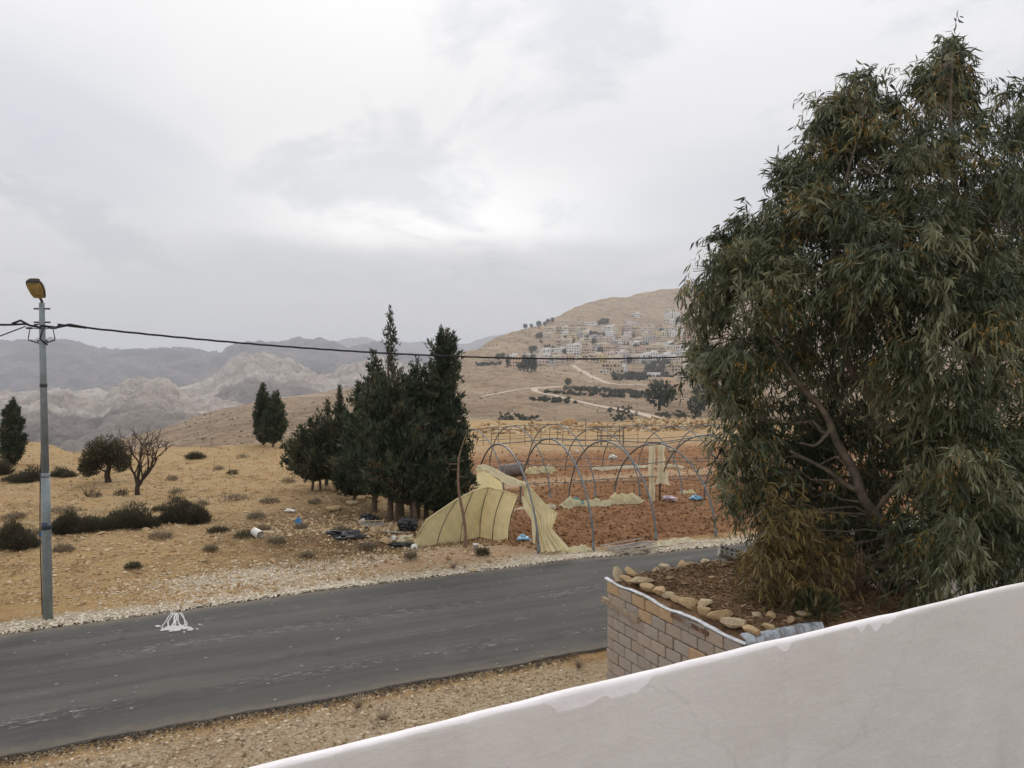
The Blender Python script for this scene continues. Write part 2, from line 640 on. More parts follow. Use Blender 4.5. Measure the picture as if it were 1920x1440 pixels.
def m_asphalt(t):
    p = t.obj()
    x, y, z = t._sep(p)
    st = t.mapping(p, (0.05, 1.3, 1))
    band = t.noise(st, 1.0, 5, 0.6)
    c = t.mix(t.rng(band, 0.32, 0.68), (0.047, 0.045, 0.041), (0.100, 0.093, 0.082))
    blot = t.noise(t.mapping(p, (0.22, 0.6, 1)), 1.0, 6, 0.65)
    c = t.mix(t.rng(blot, 0.48, 0.70, 0, 0.5), c, (0.130, 0.119, 0.103))
    c = t.mix(t.rng(blot, 0.42, 0.28, 0, 0.45), c, (0.046, 0.044, 0.042))
    # dust dragged out of the wheel tracks
    wob = t.math('ADD', y, t.math('MULTIPLY', t.math('SUBTRACT', t.noise(t.mapping(p, (0.15, 0, 0)), 1.0, 3), 0.5), 0.9))
    for c0, wd, amt in ((15.15, 0.26, 0.75), (17.9, 0.30, 0.55), (16.35, 0.25, 0.28), (19.4, 0.25, 0.28)):
        d = t.math('ABSOLUTE', t.math('SUBTRACT', wob, c0))
        m = t.rng(d, 0.0, wd * 1.6, 1.0, 0.0)
        fl = t.rng(t.noise(t.mapping(p, (3.0, 14.0, 1)), 1.0, 5, 0.85), 0.52, 0.64)
        lon = t.rng(t.noise(t.mapping(p, (0.16, 0.2, 1), loc=(c0, 0, 0)), 1.0, 3, 0.6), 0.36, 0.56)
        k = t.math('MULTIPLY', t.math('MULTIPLY', m, fl), t.math('MULTIPLY', lon, amt))
        c = t.mix(k, c, (0.46, 0.44, 0.41))
    # joint between two paving passes and hair cracks
    sm = t.math('ABSOLUTE', t.math('SUBTRACT', t.math('ADD', y, t.math('MULTIPLY', t.math('SUBTRACT', t.noise(t.mapping(p, (0.6, 0, 0)), 1.0, 4), 0.5), 0.12)), 18.75))
    c = t.mix(t.math('MULTIPLY', t.rng(sm, 0.035, 0.0), t.rng(t.noise(t.mapping(p, (0.25, 0.1, 1)), 1.0, 3), 0.42, 0.55, 0, 0.75)), c, (0.022, 0.021, 0.020))
    ck = t.voro(t.vmath('ADD', t.mapping(p, (0.22, 0.5, 1)), t.vmath('SCALE', t.noise(p, 1.3, 5, 0.7, color=True), scale=0.35)), 1.0, 'DISTANCE_TO_EDGE')
    c = t.mix(t.math('MULTIPLY', t.rng(ck, 0.010, 0.0), t.rng(t.noise(p, 0.35, 3), 0.50, 0.62, 0, 0.6)), c, (0.020, 0.019, 0.018))
    # scattered chips of lime
    vd = t.voro(t.mapping(p, (3, 6, 1)), 1.0)
    vk = t._sep(t.voro(t.mapping(p, (3, 6, 1)), 1.0, out='Color'))[0]
    c = t.mix(t.math('MULTIPLY', t.rng(vd, 0.12, 0.05), t.rng(vk, 0.72, 0.76)), c, (0.42, 0.40, 0.37))
    # sandy dust and broken edge at both sides
    ed = t.attr('edge')
    ek = t.math('ADD', ed, t.math('MULTIPLY', t.math('SUBTRACT', t.noise(p, 1.6, 5, 0.7), 0.5), 0.9))
    c = t.mix(t.rng(ek, 0.45, 0.95, 0, 0.45), c, (0.20, 0.165, 0.12))
    c = t.mix(t.rng(ek, 0.92, 1.2, 0, 0.8), c, (0.045, 0.040, 0.036))
    g = t.noise(p, 55.0, 3, 0.75)
    c = t.vmath('SCALE', c, scale=t.rng(g, 0.25, 0.75, 0.7, 1.3, False))
    t.bsdf(c, t.rng(band, 0.3, 0.7, 0.75, 0.92), t.bump(g, 0.5, 0.012), 0.2)


M_ASPHALT = material('worn asphalt', m_asphalt)

# ---------------------------------------------------------------- near ground: one sheet from the house to the crest and on down
CREST = ([-3000, -500, 0, 60, 130, 200, 300, 400, 500, 600, 700, 900, 1100, 1300, 1600, 4000],
         [50, 50, 55, 60, 52, 51, 56, 58, 60, 65, 76, 86, 84, 86, 92, 95])
MOUND = G(835, 1052)
FIELD0 = G(1010, 1040)


def far_edge(s):
    return np.interp(s, [-60, -3, 4, 12, 15, 30, 120], [20.2, 20.3, 20.75, 20.9, 20.35, 20.2, 20.2]) + 0.07 * fbm(np.asarray(s) * 0.9, np.asarray(s) * 0 + 3, 3, 5)


def near_edge(s):
    return 13.95 + 0.06 * fbm(np.asarray(s) * 0.8, np.asarray(s) * 0 + 9, 3, 6)


def ground_parts(x, y):
    x, y = np.asarray(x, float), np.asarray(y, float)
    s, n = to_sn(x, y)
    yy = np.maximum(y, 0.3)
    px = np.where(y > 0.3, 960 + F * x / yy, np.where(x > 0, 4000, -3000))
    px = np.clip(px, -3000, 4000)
    r = np.where(y > 0.3, y, np.hypot(x, y))
    crest = np.interp(px, *CREST)
    field = sstep(9.0, 11.5, s - 0.17 * (n - 21.5) + 0.6 * fbm(x * 0.3, y * 0.3, 3, 3)) * sstep(21.6, 22.4, n) * sstep(52, 47, n + 1.5 * fbm(x * .2, y * .2, 3, 8))
    far = sstep(21.5, 27, n)
    z = far * (0.30 * fbm(x / 11, y / 11, 4, 1) + 0.10 * fbm(x / 3.1, y / 3.1, 4, 2)) * (1 - 0.8 * field)
    z = z + sstep(20.9, 22.5, n) * 0.07 * fbm(x / 0.8, y / 0.8, 4, 4) * (1 - field)
    z = z + field * (0.09 * fbm(x / 0.55, y / 0.55, 4, 12, 0.6) + 0.05 * np.sin((n + 0.25 * fbm(x / 3, y / 3, 3, 13)) * 2 * PI / 0.9))
    z = z + sstep(13.6, 12.6, n) * 0.05 * fbm(x / 0.6, y / 0.6, 4, 7)
    d2 = ((s - to_sn(MOUND.x, MOUND.y)[0]) / 2.6) ** 2 + ((n - to_sn(MOUND.x, MOUND.y)[1] - 0.2) / 0.9) ** 2
    z = z + 0.34 * np.exp(-d2) * sstep(20.9, 21.6, n)
    # spoil bank below the trees
    z = z + 0.22 * np.exp(-((s - 5.5) / 3.5) ** 2 - ((n - 27.0) / 1.5) ** 2)
    road = sstep(13.3, 13.7, n) * sstep(21.1, 20.7, n)
    z = z * (1 - road) - 0.035 * road
    z = z - 0.30 * np.clip(r - crest, 0, None) * sstep(0, 6, r - crest) - 0.0
    return z, s, n, px, field


def gh(x, y):
    return float(ground_parts(np.array([x]), np.array([y]))[0][0])


def on_ground(px, py):
    p = G(px, py)
    p.z = gh(p.x, p.y)
    return p


th = np.concatenate([np.linspace(-180, -46, 60)[:-1], np.linspace(-44, 44, 640), np.linspace(46, 180, 60)[1:]])
rr = np.concatenate([[0.05, 1.5, 3.0, 4.5], np.geomspace(6, 100, 420), np.geomspace(102, 420, 40)])
TH, RR = np.meshgrid(np.radians(th), rr, indexing='ij')
gx_, gy_ = np.sin(TH) * RR, np.cos(TH) * RR
gz0, gs, gn, gpx, gfield = ground_parts(gx_, gy_)
fe = far_edge(gs)
g_gravel = sstep(0.0, 0.1, gn - fe + 0.25) * sstep(1.5, 0.6, gn - fe + 0.35 * fbm(gx_ / 1.2, gy_ / 1.2, 3, 21))
pat = G(520, 1078)
ps, pn = to_sn(pat.x, pat.y)
g_gravel = np.maximum(g_gravel, np.exp(-(((gs - ps) / 3.2) ** 2 + ((gn - pn) / 1.1) ** 2) ** 2) * 0.85)
g_gravel = np.maximum(g_gravel, 0.55 * sstep(13.9, 13.2, gn) * sstep(7, 11, gn))
mx_, mn_ = to_sn(MOUND.x, MOUND.y)
g_pink = np.exp(-(((gs - mx_) / 3.4) ** 2 + ((gn - mn_ - 0.3) / 1.2) ** 2) ** 2)
_pth = to_sn(*G(1060, 901).xy)[1]
g_pink = np.maximum(g_pink, 0.75 * gfield * np.exp(-((gn - _pth + 0.5 * fbm(gx_ / 4, gy_ / 4, 3, 88)) / 1.1) ** 4))
g_pink = np.maximum(g_pink, 0.5 * sstep(45, 50, gn) * sstep(62, 54, gn) * sstep(14, 18, gs) * (0.6 + 0.6 * fbm(gx_ / 5, gy_ / 3, 4, 89)))
g_gravel = g_gravel * (1 - 0.85 * g_pink)
g_litter = np.exp(-(((gs - 7.3) / 5.0) ** 2 + ((gn - 27.6) / 5.4) ** 2) ** 2) * (1 - gfield)
g_litter = np.maximum(g_litter, 0.6 * np.exp(-(((gs - 6.0) / 5.0) ** 2 + ((gn - 24.6) / 0.9) ** 2)))
g_dry = sstep(25, 32, gn) * (1 - gfield)
nt_, nr_ = TH.shape
i, j = np.meshgrid(np.arange(nt_ - 1), np.arange(nr_ - 1), indexing='ij')
i, j = i.ravel(), j.ravel()
gf = np.stack([i * nr_ + j, i * nr_ + j + 1, (i + 1) * nr_ + j + 1, (i + 1) * nr_ + j], 1)
ground = link('ground', raw_mesh('ground', np.stack([gx_, gy_, gz0], -1).reshape(-1, 3), gf, True,
              dict(gravel=g_gravel.ravel(), soil=(gfield * 0.95).ravel(), litter=g_litter.ravel(), pink=g_pink.ravel(), dry=g_dry.ravel()), [M_GROUND]))
tag(ground, kind='structure')


# ---------------------------------------------------------------- distant land, in rings of their own distance
def layer(name, cols, mat, amp, wl, seed, nx=360, nt=200, ridge=0.0, attrf=None, attr_name='pale', pxs=None, crag=0.0, cwl=120.0):
    pxc = np.array([c[0] for c in cols], float)
    K = len(cols[0][1])
    D = np.array([[q[0] for q in c[1]] for c in cols], float)
    Y = np.array([[q[1] for q in c[1]] for c in cols], float)
    px = np.linspace(pxc[0], pxc[-1], nx) if pxs is None else pxs
    Dk = np.stack([np.interp(px, pxc, D[:, k]) for k in range(K)], 1)
    Yk = np.stack([np.interp(px, pxc, Y[:, k]) for k in range(K)], 1)
    tt = np.linspace(0, K - 1, nt)
    k0 = np.minimum(tt.astype(int), K - 2)
    f = tt - k0
    Dm = Dk[:, k0] * (1 - f) + Dk[:, k0 + 1] * f
    # heights in metres at the control points, then along the profile
    Zk = HC - (Yk - 690) / F * Dk
    Zm = Zk[:, k0] * (1 - f) + Zk[:, k0 + 1] * f
    Xm = (px[:, None] - 960) / F * Dm
    a = amp(Dm, tt[None, :] / (K - 1))
    nz = fbm(Xm / wl, Dm / wl, 7, seed, 0.52)
    if ridge:
        nz = nz * (1 - ridge) + ridge * (ridged(Xm / wl * 0.8, Dm / wl * 0.8, 6, seed + 3) - 0.3)
    Zm = Zm + a * nz
    if crag:
        wx = Xm + cwl * 0.5 * fbm(Xm / cwl, Dm / cwl, 4, seed + 7)
        wy = Dm + cwl * 0.5 * fbm(Xm / cwl + 9, Dm / cwl, 4, seed + 8)
        for q_, (sc_, am_) in enumerate(((1.0, 1.0), (0.42, 0.5), (0.19, 0.26))):
            d1, d2 = worley(wx / (cwl * sc_), wy / (cwl * sc_ * 1.5), seed + 20 + q_)
            Zm = Zm + crag * am_ * sstep(0.0, 0.18, tt[None, :] / (K - 1)) * (np.sqrt(np.clip(d2 - d1, 0, 0.6)) * 1.3 - 0.55)
    V = np.stack([Xm, Dm, Zm], -1)
    nxx, ntt = Xm.shape
    i, j = np.meshgrid(np.arange(nxx - 1), np.arange(ntt - 1), indexing='ij')
    i, j = i.ravel(), j.ravel()
    fc = np.stack([i * ntt + j, (i + 1) * ntt + j, (i + 1) * ntt + j + 1, i * ntt + j + 1], 1)
    at_ = attrf(Xm, Dm, Zm, np.broadcast_to(px[:, None], Xm.shape), np.broadcast_to(tt[None, :] / (K - 1), Xm.shape)) if attrf else np.zeros_like(Xm)
    me = raw_mesh(name, V.reshape(-1, 3), fc, True, {attr_name: at_.ravel()}, [mat])
    o = tag(link(name, me), kind='structure')
    return o, V.reshape(-1, 3), fc


HILL = [
    (-900, [(110, 960), (180, 930), (240, 910), (300, 900), (360, 890), (420, 890), (480, 895), (900, 960)]),
    (0, [(110, 910), (190, 890), (250, 878), (310, 868), (370, 862), (420, 860), (460, 862), (900, 920)]),
    (130, [(110, 890), (200, 872), (260, 864), (320, 858), (380, 853), (430, 849), (480, 846), (900, 905)]),
    (300, [(110, 875), (180, 852), (250, 838), (320, 826), (400, 815), (460, 808), (520, 803), (900, 865)]),
    (400, [(110, 865), (180, 835), (250, 815), (330, 798), (420, 785), (500, 776), (570, 770), (1000, 835)]),
    (500, [(110, 865), (180, 825), (260, 800), (350, 780), (450, 766), (530, 757), (600, 750), (1100, 815)]),
    (600, [(110, 865), (190, 815), (270, 790), (360, 770), (460, 754), (560, 745), (650, 738), (1200, 805)]),
    (700, [(110, 865), (190, 812), (280, 785), (380, 765), (500, 747), (620, 735), (720, 728), (1300, 795)]),
    (800, [(110, 865), (200, 810), (300, 778), (420, 752), (560, 728), (720, 708), (880, 692), (1500, 765)]),
    (870, [(110, 865), (200, 806), (300, 774), (430, 745), (600, 716), (800, 690), (1150, 664), (1900, 745)]),
    (930, [(110, 860), (200, 805), (300, 772), (450, 740), (650, 708), (950, 680), (1350, 637), (2100, 725)]),
    (1000, [(110, 860), (200, 804), (300, 772), (480, 735), (750, 703), (1150, 672), (1550, 612), (2300, 705)]),
    (1045, [(110, 860), (200, 803), (310, 772), (520, 735), (850, 703), (1250, 668), (1700, 594), (2400, 695)]),
    (1080, [(110, 860), (200, 803), (310, 772), (540, 735), (880, 702), (1300, 660), (1800, 573), (2500, 690)]),
    (1130, [(110, 860), (200, 802), (320, 772), (560, 734), (900, 701), (1340, 653), (1900, 562), (2600, 690)]),
    (1200, [(110, 860), (200, 802), (330, 770), (600, 731), (950, 698), (1400, 645), (2050, 549), (2700, 680)]),
    (1280, [(110, 860), (200, 800), (340, 768), (650, 729), (1000, 694), (1500, 634), (2200, 541), (2900, 670)]),
    (1350, [(110, 860), (200, 800), (345, 767), (680, 727), (1050, 690), (1550, 625), (2300, 525), (3000, 650)]),
    (1600, [(110, 860), (200, 800), (350, 766), (700, 722), (1100, 680), (1600, 610), (2400, 490), (3100, 640)]),
    (2900, [(110, 860), (200, 800), (350, 766), (700, 722), (1100, 675), (1700, 600), (2500, 480), (3200, 630)]),
]


def town_attr(X, Y, Z, px, t):
    k = sstep(0.50, 0.62, t) * sstep(0.84, 0.74, t) * sstep(940, 1010, px)
    return k * (0.5 + 0.5 * fbm(X / 60, Y / 60, 3, 4))


hill, hv, hf = layer('hillside', HILL, M_HILL, lambda D, t: np.minimum(0.0065 * D, 9) * sstep(0.0, 0.15, t), 95.0, 41, nx=620, nt=300, attrf=town_attr, attr_name='town')
HBVH = BVHTree.FromPolygons([tuple(v) for v in hv], [tuple(f) for f in hf])


def on_hill(px, py):
    d = ray(px, py)
    loc, nrm, idx, dist = HBVH.ray_cast(Vector((0, 0, HC)), d.normalized())
    return loc


def pale_attr(X, Y, Z, px, t):
    return sstep(0.30, 0.62, t) * sstep(-900, 100, px) * 0.9


def rcols(ridge, d, base_y, drop):
    out = []
    for px, py in ridge:
        by = np.interp(px, base_y[0], base_y[1])
        out.append((px, [(d * 0.50, by + 25), (d * 0.62, by), (d * 0.76, by + (py - by) * 0.38), (d * 0.88, by + (py - by) * 0.66), (d, py), (d * 1.08, py + 12), (d * 1.3, py + drop)]))
    return out


front = [(-900, 790), (-200, 760), (0, 750), (60, 744), (130, 742), (190, 752), (212, 728), (250, 718), (295, 718), (330, 730), (365, 742), (420, 752), (520, 765), (700, 770), (1000, 790)]
layer('sandstone_outcrop', rcols(front, 1900, ([-900, 0, 130, 300, 500, 1000], [900, 872, 868, 850, 835, 850]), 90), M_ROCK,
      lambda D, t: 26 * sstep(0.0, 0.3, t), 190.0, 61, nx=560, nt=280, ridge=0.55, attrf=pale_attr, pxs=np.linspace(-260, 760, 460), crag=30.0, cwl=130.0)
back = [(-900, 760), (-200, 745), (0, 742), (130, 742), (200, 745), (300, 735), (380, 722), (405, 705), (425, 688), (455, 674), (490, 669), (522, 675), (545, 676), (562, 690), (600, 703), (625, 702), (642, 690), (662, 682), (700, 680), (760, 686), (850, 695), (1000, 705), (1300, 720)]
layer('sandstone_ridge', rcols(back, 2900, ([-900, 0, 300, 500, 1300], [840, 830, 815, 800, 800]), 70), M_ROCK,
      lambda D, t: 34 * sstep(0.0, 0.3, t), 260.0, 71, nx=560, nt=260, ridge=0.55, attrf=pale_attr, pxs=np.linspace(-260, 960, 500), crag=40.0, cwl=180.0)
dark_r = [(-1400, 640), (-500, 636), (-100, 640), (0, 640), (50, 637), (100, 642), (150, 641), (180, 650), (230, 656), (300, 653), (350, 662), (392, 667), (440, 652), (500, 649), (540, 642), (600, 639), (635, 643), (650, 648), (690, 650), (740, 662), (800, 672), (870, 684), (1000, 695), (1500, 700)]
layer('dark_mountain', rcols(dark_r, 5200, ([-1400, 0, 400, 800, 1500], [770, 765, 755, 745, 740]), 40), M_MOUNT,
      lambda D, t: 48 * sstep(0.0, 0.3, t), 420.0, 81, nx=560, nt=150, ridge=0.6, pxs=np.linspace(-320, 1020, 460), crag=60.0, cwl=420.0)
far_r = [(-1400, 660), (0, 660), (300, 665), (345, 660), (362, 652), (378, 653), (392, 662), (500, 665), (620, 648), (650, 640), (680, 636), (720, 638), (760, 643), (820, 646), (870, 648), (905, 641), (940, 630), (1000, 622), (1100, 630), (1400, 650), (2200, 660)]
layer('far_mountain', rcols(far_r, 8600, ([-1400, 2200], [720, 720]), 30), M_MOUNT,
      lambda D, t: 40 * sstep(0.0, 0.3, t), 600.0, 91, nx=400, nt=80, ridge=0.5, pxs=np.linspace(-320, 1320, 420), crag=50.0, cwl=700.0)
vf = MB()
a = np.linspace(0, 2 * PI, 97)[:-1]
vf.add(np.concatenate([[[0, 0, -330]], np.stack([15000 * np.cos(a), 15000 * np.sin(a), np.full(96, -330.0)], 1)]),
       [np.stack([np.zeros(96, int), 1 + np.arange(96), 1 + (np.arange(96) + 1) % 96], 1)])
tag(vf.build('valley_floor', M_HILL), kind='structure')

# the air between here and the mountains
hz = MB().box((0, 0, 55), (31000, 31000, 790))
haze = hz.build('haze', None, smooth=False)


def _haze():
    m = bpy.data.materials.new('pale haze')
    m.use_nodes = True
    t = NT(m.node_tree)
    t.n.clear()
    v = t.new('ShaderNodeVolumePrincipled')
    v.inputs['Color'].default_value = (0.88, 0.92, 0.985, 1)
    v.inputs['Density'].default_value = HAZE_DENSITY
    v.inputs['Anisotropy'].default_value = 0.0
    o = t.new('ShaderNodeOutputMaterial')
    t.l.new(v.outputs[0], o.inputs['Volume'])
    return m


HAZE_DENSITY = 0.00013
haze.data.materials.append(_haze())
tag(haze, kind='stuff')

# ---------------------------------------------------------------- the road
ss = np.concatenate([np.arange(-45, -12, 1.0), np.arange(-12, 30, 0.12), np.arange(30, 130, 1.0)])
ne, fe_ = near_edge(ss), far_edge(ss)
ne = ne + 0.03 * fbm(ss * 5, ss * 0, 2, 31)
fe_ = fe_ + 0.04 * fbm(ss * 5, ss * 0 + 4, 2, 32)
u = np.concatenate([[0, 0], np.linspace(0.004, 0.996, 40), [1, 1]])
Pn = ne[:, None] + (fe_ - ne)[:, None] * u[None]
Ps = np.broadcast_to(ss[:, None], Pn.shape)
crown = 0.05 * (1 - ((Pn - 17.2) / 3.5) ** 2)
Pz = 0.012 + np.clip(crown, 0, None) + 0.008 * fbm(Ps * 0.4, Pn * 0.9, 3, 33)
Pz[:, 0] = -0.09
Pz[:, -1] = -0.09
edge = np.clip(1 - np.minimum(Pn - ne[:, None], fe_[:, None] - Pn) / 0.75, 0, 1)
rb = MB().grid(np.stack([Ps, Pn, Pz], -1))
rm = rb.mesh('road', M_ASPHALT)
at_ = rm.attributes.new('edge', 'FLOAT', 'POINT')
at_.data.foreach_set('value', edge.astype(np.float32).ravel())
road = link('road', rm)
road.rotation_euler.z = ROAD_ROT
tag(road, kind='structure')


def road_z(n):
    return 0.012 + max(0, 0.05 * (1 - ((n - 17.2) / 3.5) ** 2))

# ---------------------------------------------------------------- the terrace wall in front of the camera
def m_plaster(t):
    p = t.obj()
    x, y, z = t._sep(p)
    a = t.noise(p, 1.1, 5, 0.6)
    c = t.mix(t.rng(a, 0.32, 0.68), (0.64, 0.59, 0.545), (0.73, 0.68, 0.635))
    b = t.noise(t.mapping(p, (1, 1, 2.2)), 4.5, 6, 0.65)
    c = t.mix(t.rng(b, 0.5, 0.72, 0, 0.35), c, (0.78, 0.735, 0.69))
    c = t.mix(t.rng(b, 0.45, 0.25, 0, 0.35), c, (0.56, 0.515, 0.475))
    pit = t.noise(p, 38.0, 4, 0.7)
    c = t.mix(t.rng(pit, 0.64, 0.76, 0, 0.35), c, (0.30, 0.275, 0.25))
    cr = t.voro(t.mapping(t.vmath('ADD', p, t.vmath('SCALE', t.noise(p, 3, 4, 0.6, color=True), scale=0.5)), (0.45, 0.45, 0.2)), 1.0, 'DISTANCE_TO_EDGE')
    c = t.mix(t.rng(cr, 0.004, 0.0, 0, 0.18), c, (0.42, 0.39, 0.36))
    c = t.mix(t.rng(t.noise(t.mapping(p, (3.0, 3.0, 0.25)), 1.0, 5, 0.7), 0.55, 0.75, 0, 0.35), c, (0.50, 0.455, 0.41))
    c = t.mix(t.rng(t.noise(p, 0.55, 3, 0.5), 0.45, 0.68, 0, 0.4), c, (0.60, 0.565, 0.53))
    # white paint on the coping, run over the edge in places
    drip = t.math('ADD', t.math('MULTIPLY', t.rng(t.noise(t.mapping(p, (1, 0, 0)), 1.5, 4, 0.6), 0.52, 0.60), 0.040),
                  t.math('MULTIPLY', t.noise(t.mapping(p, (1, 0, 0)), 9.0, 4, 0.6), 0.012))
    k = t.rng(t.math('ADD', z, drip), -0.004, 0.004)
    c = t.mix(k, c, t.mix(t.rng(b, 0.35, 0.65), (0.80, 0.745, 0.725), (0.88, 0.83, 0.82)))
    t.bsdf(c, 0.85, t.bump(t.math('ADD', t.math('MULTIPLY', b, 1.0), t.math('MULTIPLY', pit, 0.3)), 0.35, 0.02), 0.2)


M_PLASTER = material('grey plaster with white painted coping', m_plaster)
M_FLOOR = plain('terrace screed', (0.36, 0.34, 0.31), 0.9, 0.15, 3)

PZ = 5.0
pa, pb = G(455, 1440, PZ), G(1920, 1086, PZ)
pd = (pb - pa).normalized()
prz = math.atan2(pd.y, pd.x)
pl = MB()
xs = np.arange(-4.5, 9.0, 0.05)
prof = [(-0.16, -5.05), (-0.16, -0.9), (-0.16, -0.35), (-0.158, -0.1), (-0.155, -0.022), (-0.148, -0.010), (-0.135, -0.003), (-0.08, 0.0), (-0.02, -0.001), (-0.006, -0.006), (0.0, -0.02), (0.0, -0.3), (0.0, -5.05)]
PX = np.repeat(xs[:, None], len(prof), 1)
PY = np.array([q[0] for q in prof])[None] * 0.24 + 0 * PX
PZz = np.array([q[1] for q in prof])[None] + 0 * PX
top = np.clip((PZz + 0.4) / 0.4, 0, 1)
PZz = PZz + top * (0.012 * fbm(PX * 0.6, PX * 0 + 1, 2, 2) + 0.006 * fbm(PX * 3.0, PX * 0 + 5, 3, 3))
PY = PY + 0.006 * fbm(PX * 2.0, PZz * 2 + 4, 3, 5) * (top > 0.0)
pl.grid(np.stack([PX, PY, PZz], -1)[:, ::-1])
parapet = pl.build('parapet_wall', M_PLASTER)
parapet.location = pa
parapet.rotation_euler.z = prz
tag(parapet, 'grey plastered terrace wall with a white painted top edge in the foreground', 'wall')
fl = MB().box((2.2, -2.1, -1.25), (13.0, 3.95, 0.25))
terr = fl.build('terrace_floor', M_FLOOR, smooth=False)
terr.location = pa
terr.rotation_euler.z = prz
tag(terr, kind='structure')

# ---------------------------------------------------------------- block shed with the earth covered roof
M_BLOCK = [plain('grey concrete block', (0.39, 0.335, 0.285), 0.95, 0.10, 14, 0.5, 0.01, 0.1, dirt=(0.34, 0.29, 0.245), rnd=0.07),
           plain('brownish concrete block', (0.41, 0.335, 0.27), 0.95, 0.10, 14, 0.5, 0.01, 0.1, dirt=(0.36, 0.295, 0.235), rnd=0.07),
           plain('tan limestone block', (0.46, 0.33, 0.20), 0.95, 0.12, 14, 0.5, 0.01, 0.1, dirt=(0.40, 0.28, 0.17), rnd=0.10)]
M_MORTAR = plain('mortar', (0.15, 0.13, 0.115), 1.0, 0.2, 20, 0.5)
M_ZINC = plain('galvanised sheet', (0.36, 0.39, 0.42), 0.5, 0.25, 5, 0.2, 0.01, 0.5, metal=0.35, dirt=(0.30, 0.25, 0.21))
M_WHITEPLASTIC = plain('white plastic edging', (0.52, 0.53, 0.545), 0.5, 0.2, 9, 0.3, 0.02, 0.4, dirt=(0.32, 0.285, 0.25))
M_WOOD = plain('weathered timber', (0.36, 0.28, 0.20), 0.9, 0.25, 9, 0.4, 0.01, 0.15, dirt=(0.20, 0.15, 0.11))
M_WOODGREY = plain('grey timber', (0.33, 0.30, 0.26), 0.9, 0.3, 9, 0.4, 0.01, 0.15)

HC0 = G(1140, 1086, 1.95)
hs, hn = to_sn(HC0.x, HC0.y)
HL, HD, HH = 4.1, 3.78, 1.95        # along the road, across it, height


def m_roofsoil(t):
    p = t.pos()
    c = t.mix(t.rng(t.noise(p, 1.1, 6, 0.7), 0.32, 0.68), (0.115, 0.066, 0.036), (0.30, 0.185, 0.10))
    c = t.mix(t.rng(t.noise(p, 6.5, 6, 0.8), 0.52, 0.66, 0, 0.8), c, (0.055, 0.036, 0.024))
    st = t.noise(t.mapping(p, (6, 24, 1), rot=(0, 0, 0.5)), 1.0, 4, 0.8)
    c = t.mix(t.rng(st, 0.60, 0.70, 0, 0.55), c, (0.40, 0.29, 0.175))
    st2 = t.noise(t.mapping(p, (26, 7, 1), rot=(0, 0, 0.2)), 1.0, 4, 0.8)
    c = t.mix(t.rng(st2, 0.60, 0.70, 0, 0.5), c, (0.34, 0.22, 0.13))
    t.bsdf(c, 1.0, t.bump(t.noise(p, 12, 6, 0.75), 0.9, 0.06), 0.1)


M_ROOFSOIL = material('roof earth with leaf litter', m_roofsoil)
shed = thing('block_shed', 'low shed of bare concrete blocks with an earth and stone covered roof', 'shed', (HC0.x, HC0.y, 0), ROAD_ROT)
# local frame: x along the road, y across (negative towards the camera)
core = MB().box((HL / 2, -HD / 2, HH / 2 - 0.03), (HL - 0.05, HD - 0.05, HH - 0.06))
core.build('wall', M_MORTAR, shed, smooth=False)


def bevel_box(name, size, mat, bev=0.006):
    bm = bmesh.new()
    bmesh.ops.create_cube(bm, size=1)
    bmesh.ops.scale(bm, vec=size, verts=bm.verts)
    bmesh.ops.bevel(bm, geom=bm.edges[:], offset=bev, segments=1, affect='EDGES')
    me = bpy.data.meshes.new(name)
    bm.to_mesh(me)
    bm.free()
    me.materials.append(mat)
    return me


BH, BL = 0.213, 0.415
blk = [bevel_box('block', (0.08, BL - 0.018, BH - 0.018), m, 0.012) for m in M_BLOCK]
blk_half = [bevel_box('block', (0.08, BL / 2 - 0.018, BH - 0.018), m, 0.012) for m in M_BLOCK]
blk_front = [bevel_box('block', (BL - 0.012, 0.08, BH - 0.012), m, 0.007) for m in M_BLOCK]
# side wall seen from the camera (faces -x): courses from the top down
TAN = {(0, 2), (0, 3), (0, 4), (1, 2), (2, 6), (2, 7), (2, 8), (3, 8), (0, 0)}
for cz in range(9):
    z = HH - 0.035 - (cz + 0.5) * BH
    off = 0 if cz % 2 == 0 else BL / 2
    k = 0
    y = 0.0
    if off:
        o = link('block', blk_half[1], shed, (0.02, -BL / 4, z))
        y = -BL / 2
    while y > -HD + 0.1:
        L = min(BL, HD + y)
        mi = 2 if (cz, k) in TAN else (1 if rng.random() < 0.42 else 0)
        if L > BL * 0.8:
            o = link('block', blk[mi], shed, (0.008 + rng.normal() * 0.007, y - BL / 2, z + rng.normal() * 0.002))
            o.rotation_euler.z = rng.normal() * 0.014
        elif L > BL * 0.3:
            link('block', blk_half[mi], shed, (0.012, y - L / 2, z))
        y -= BL
        k += 1
# wall along the road and wall towards the house
for yy in (-0.012, -HD + 0.012):
    for cz in range(9):
        z = HH - 0.035 - (cz + 0.5) * BH
        x = 0.065 + (0 if cz % 2 else BL / 2)
        while x < HL - BL:
            link('block', blk_front[1 if rng.random() < 0.5 else 0], shed, (x + BL / 2, yy, z))
            x += BL
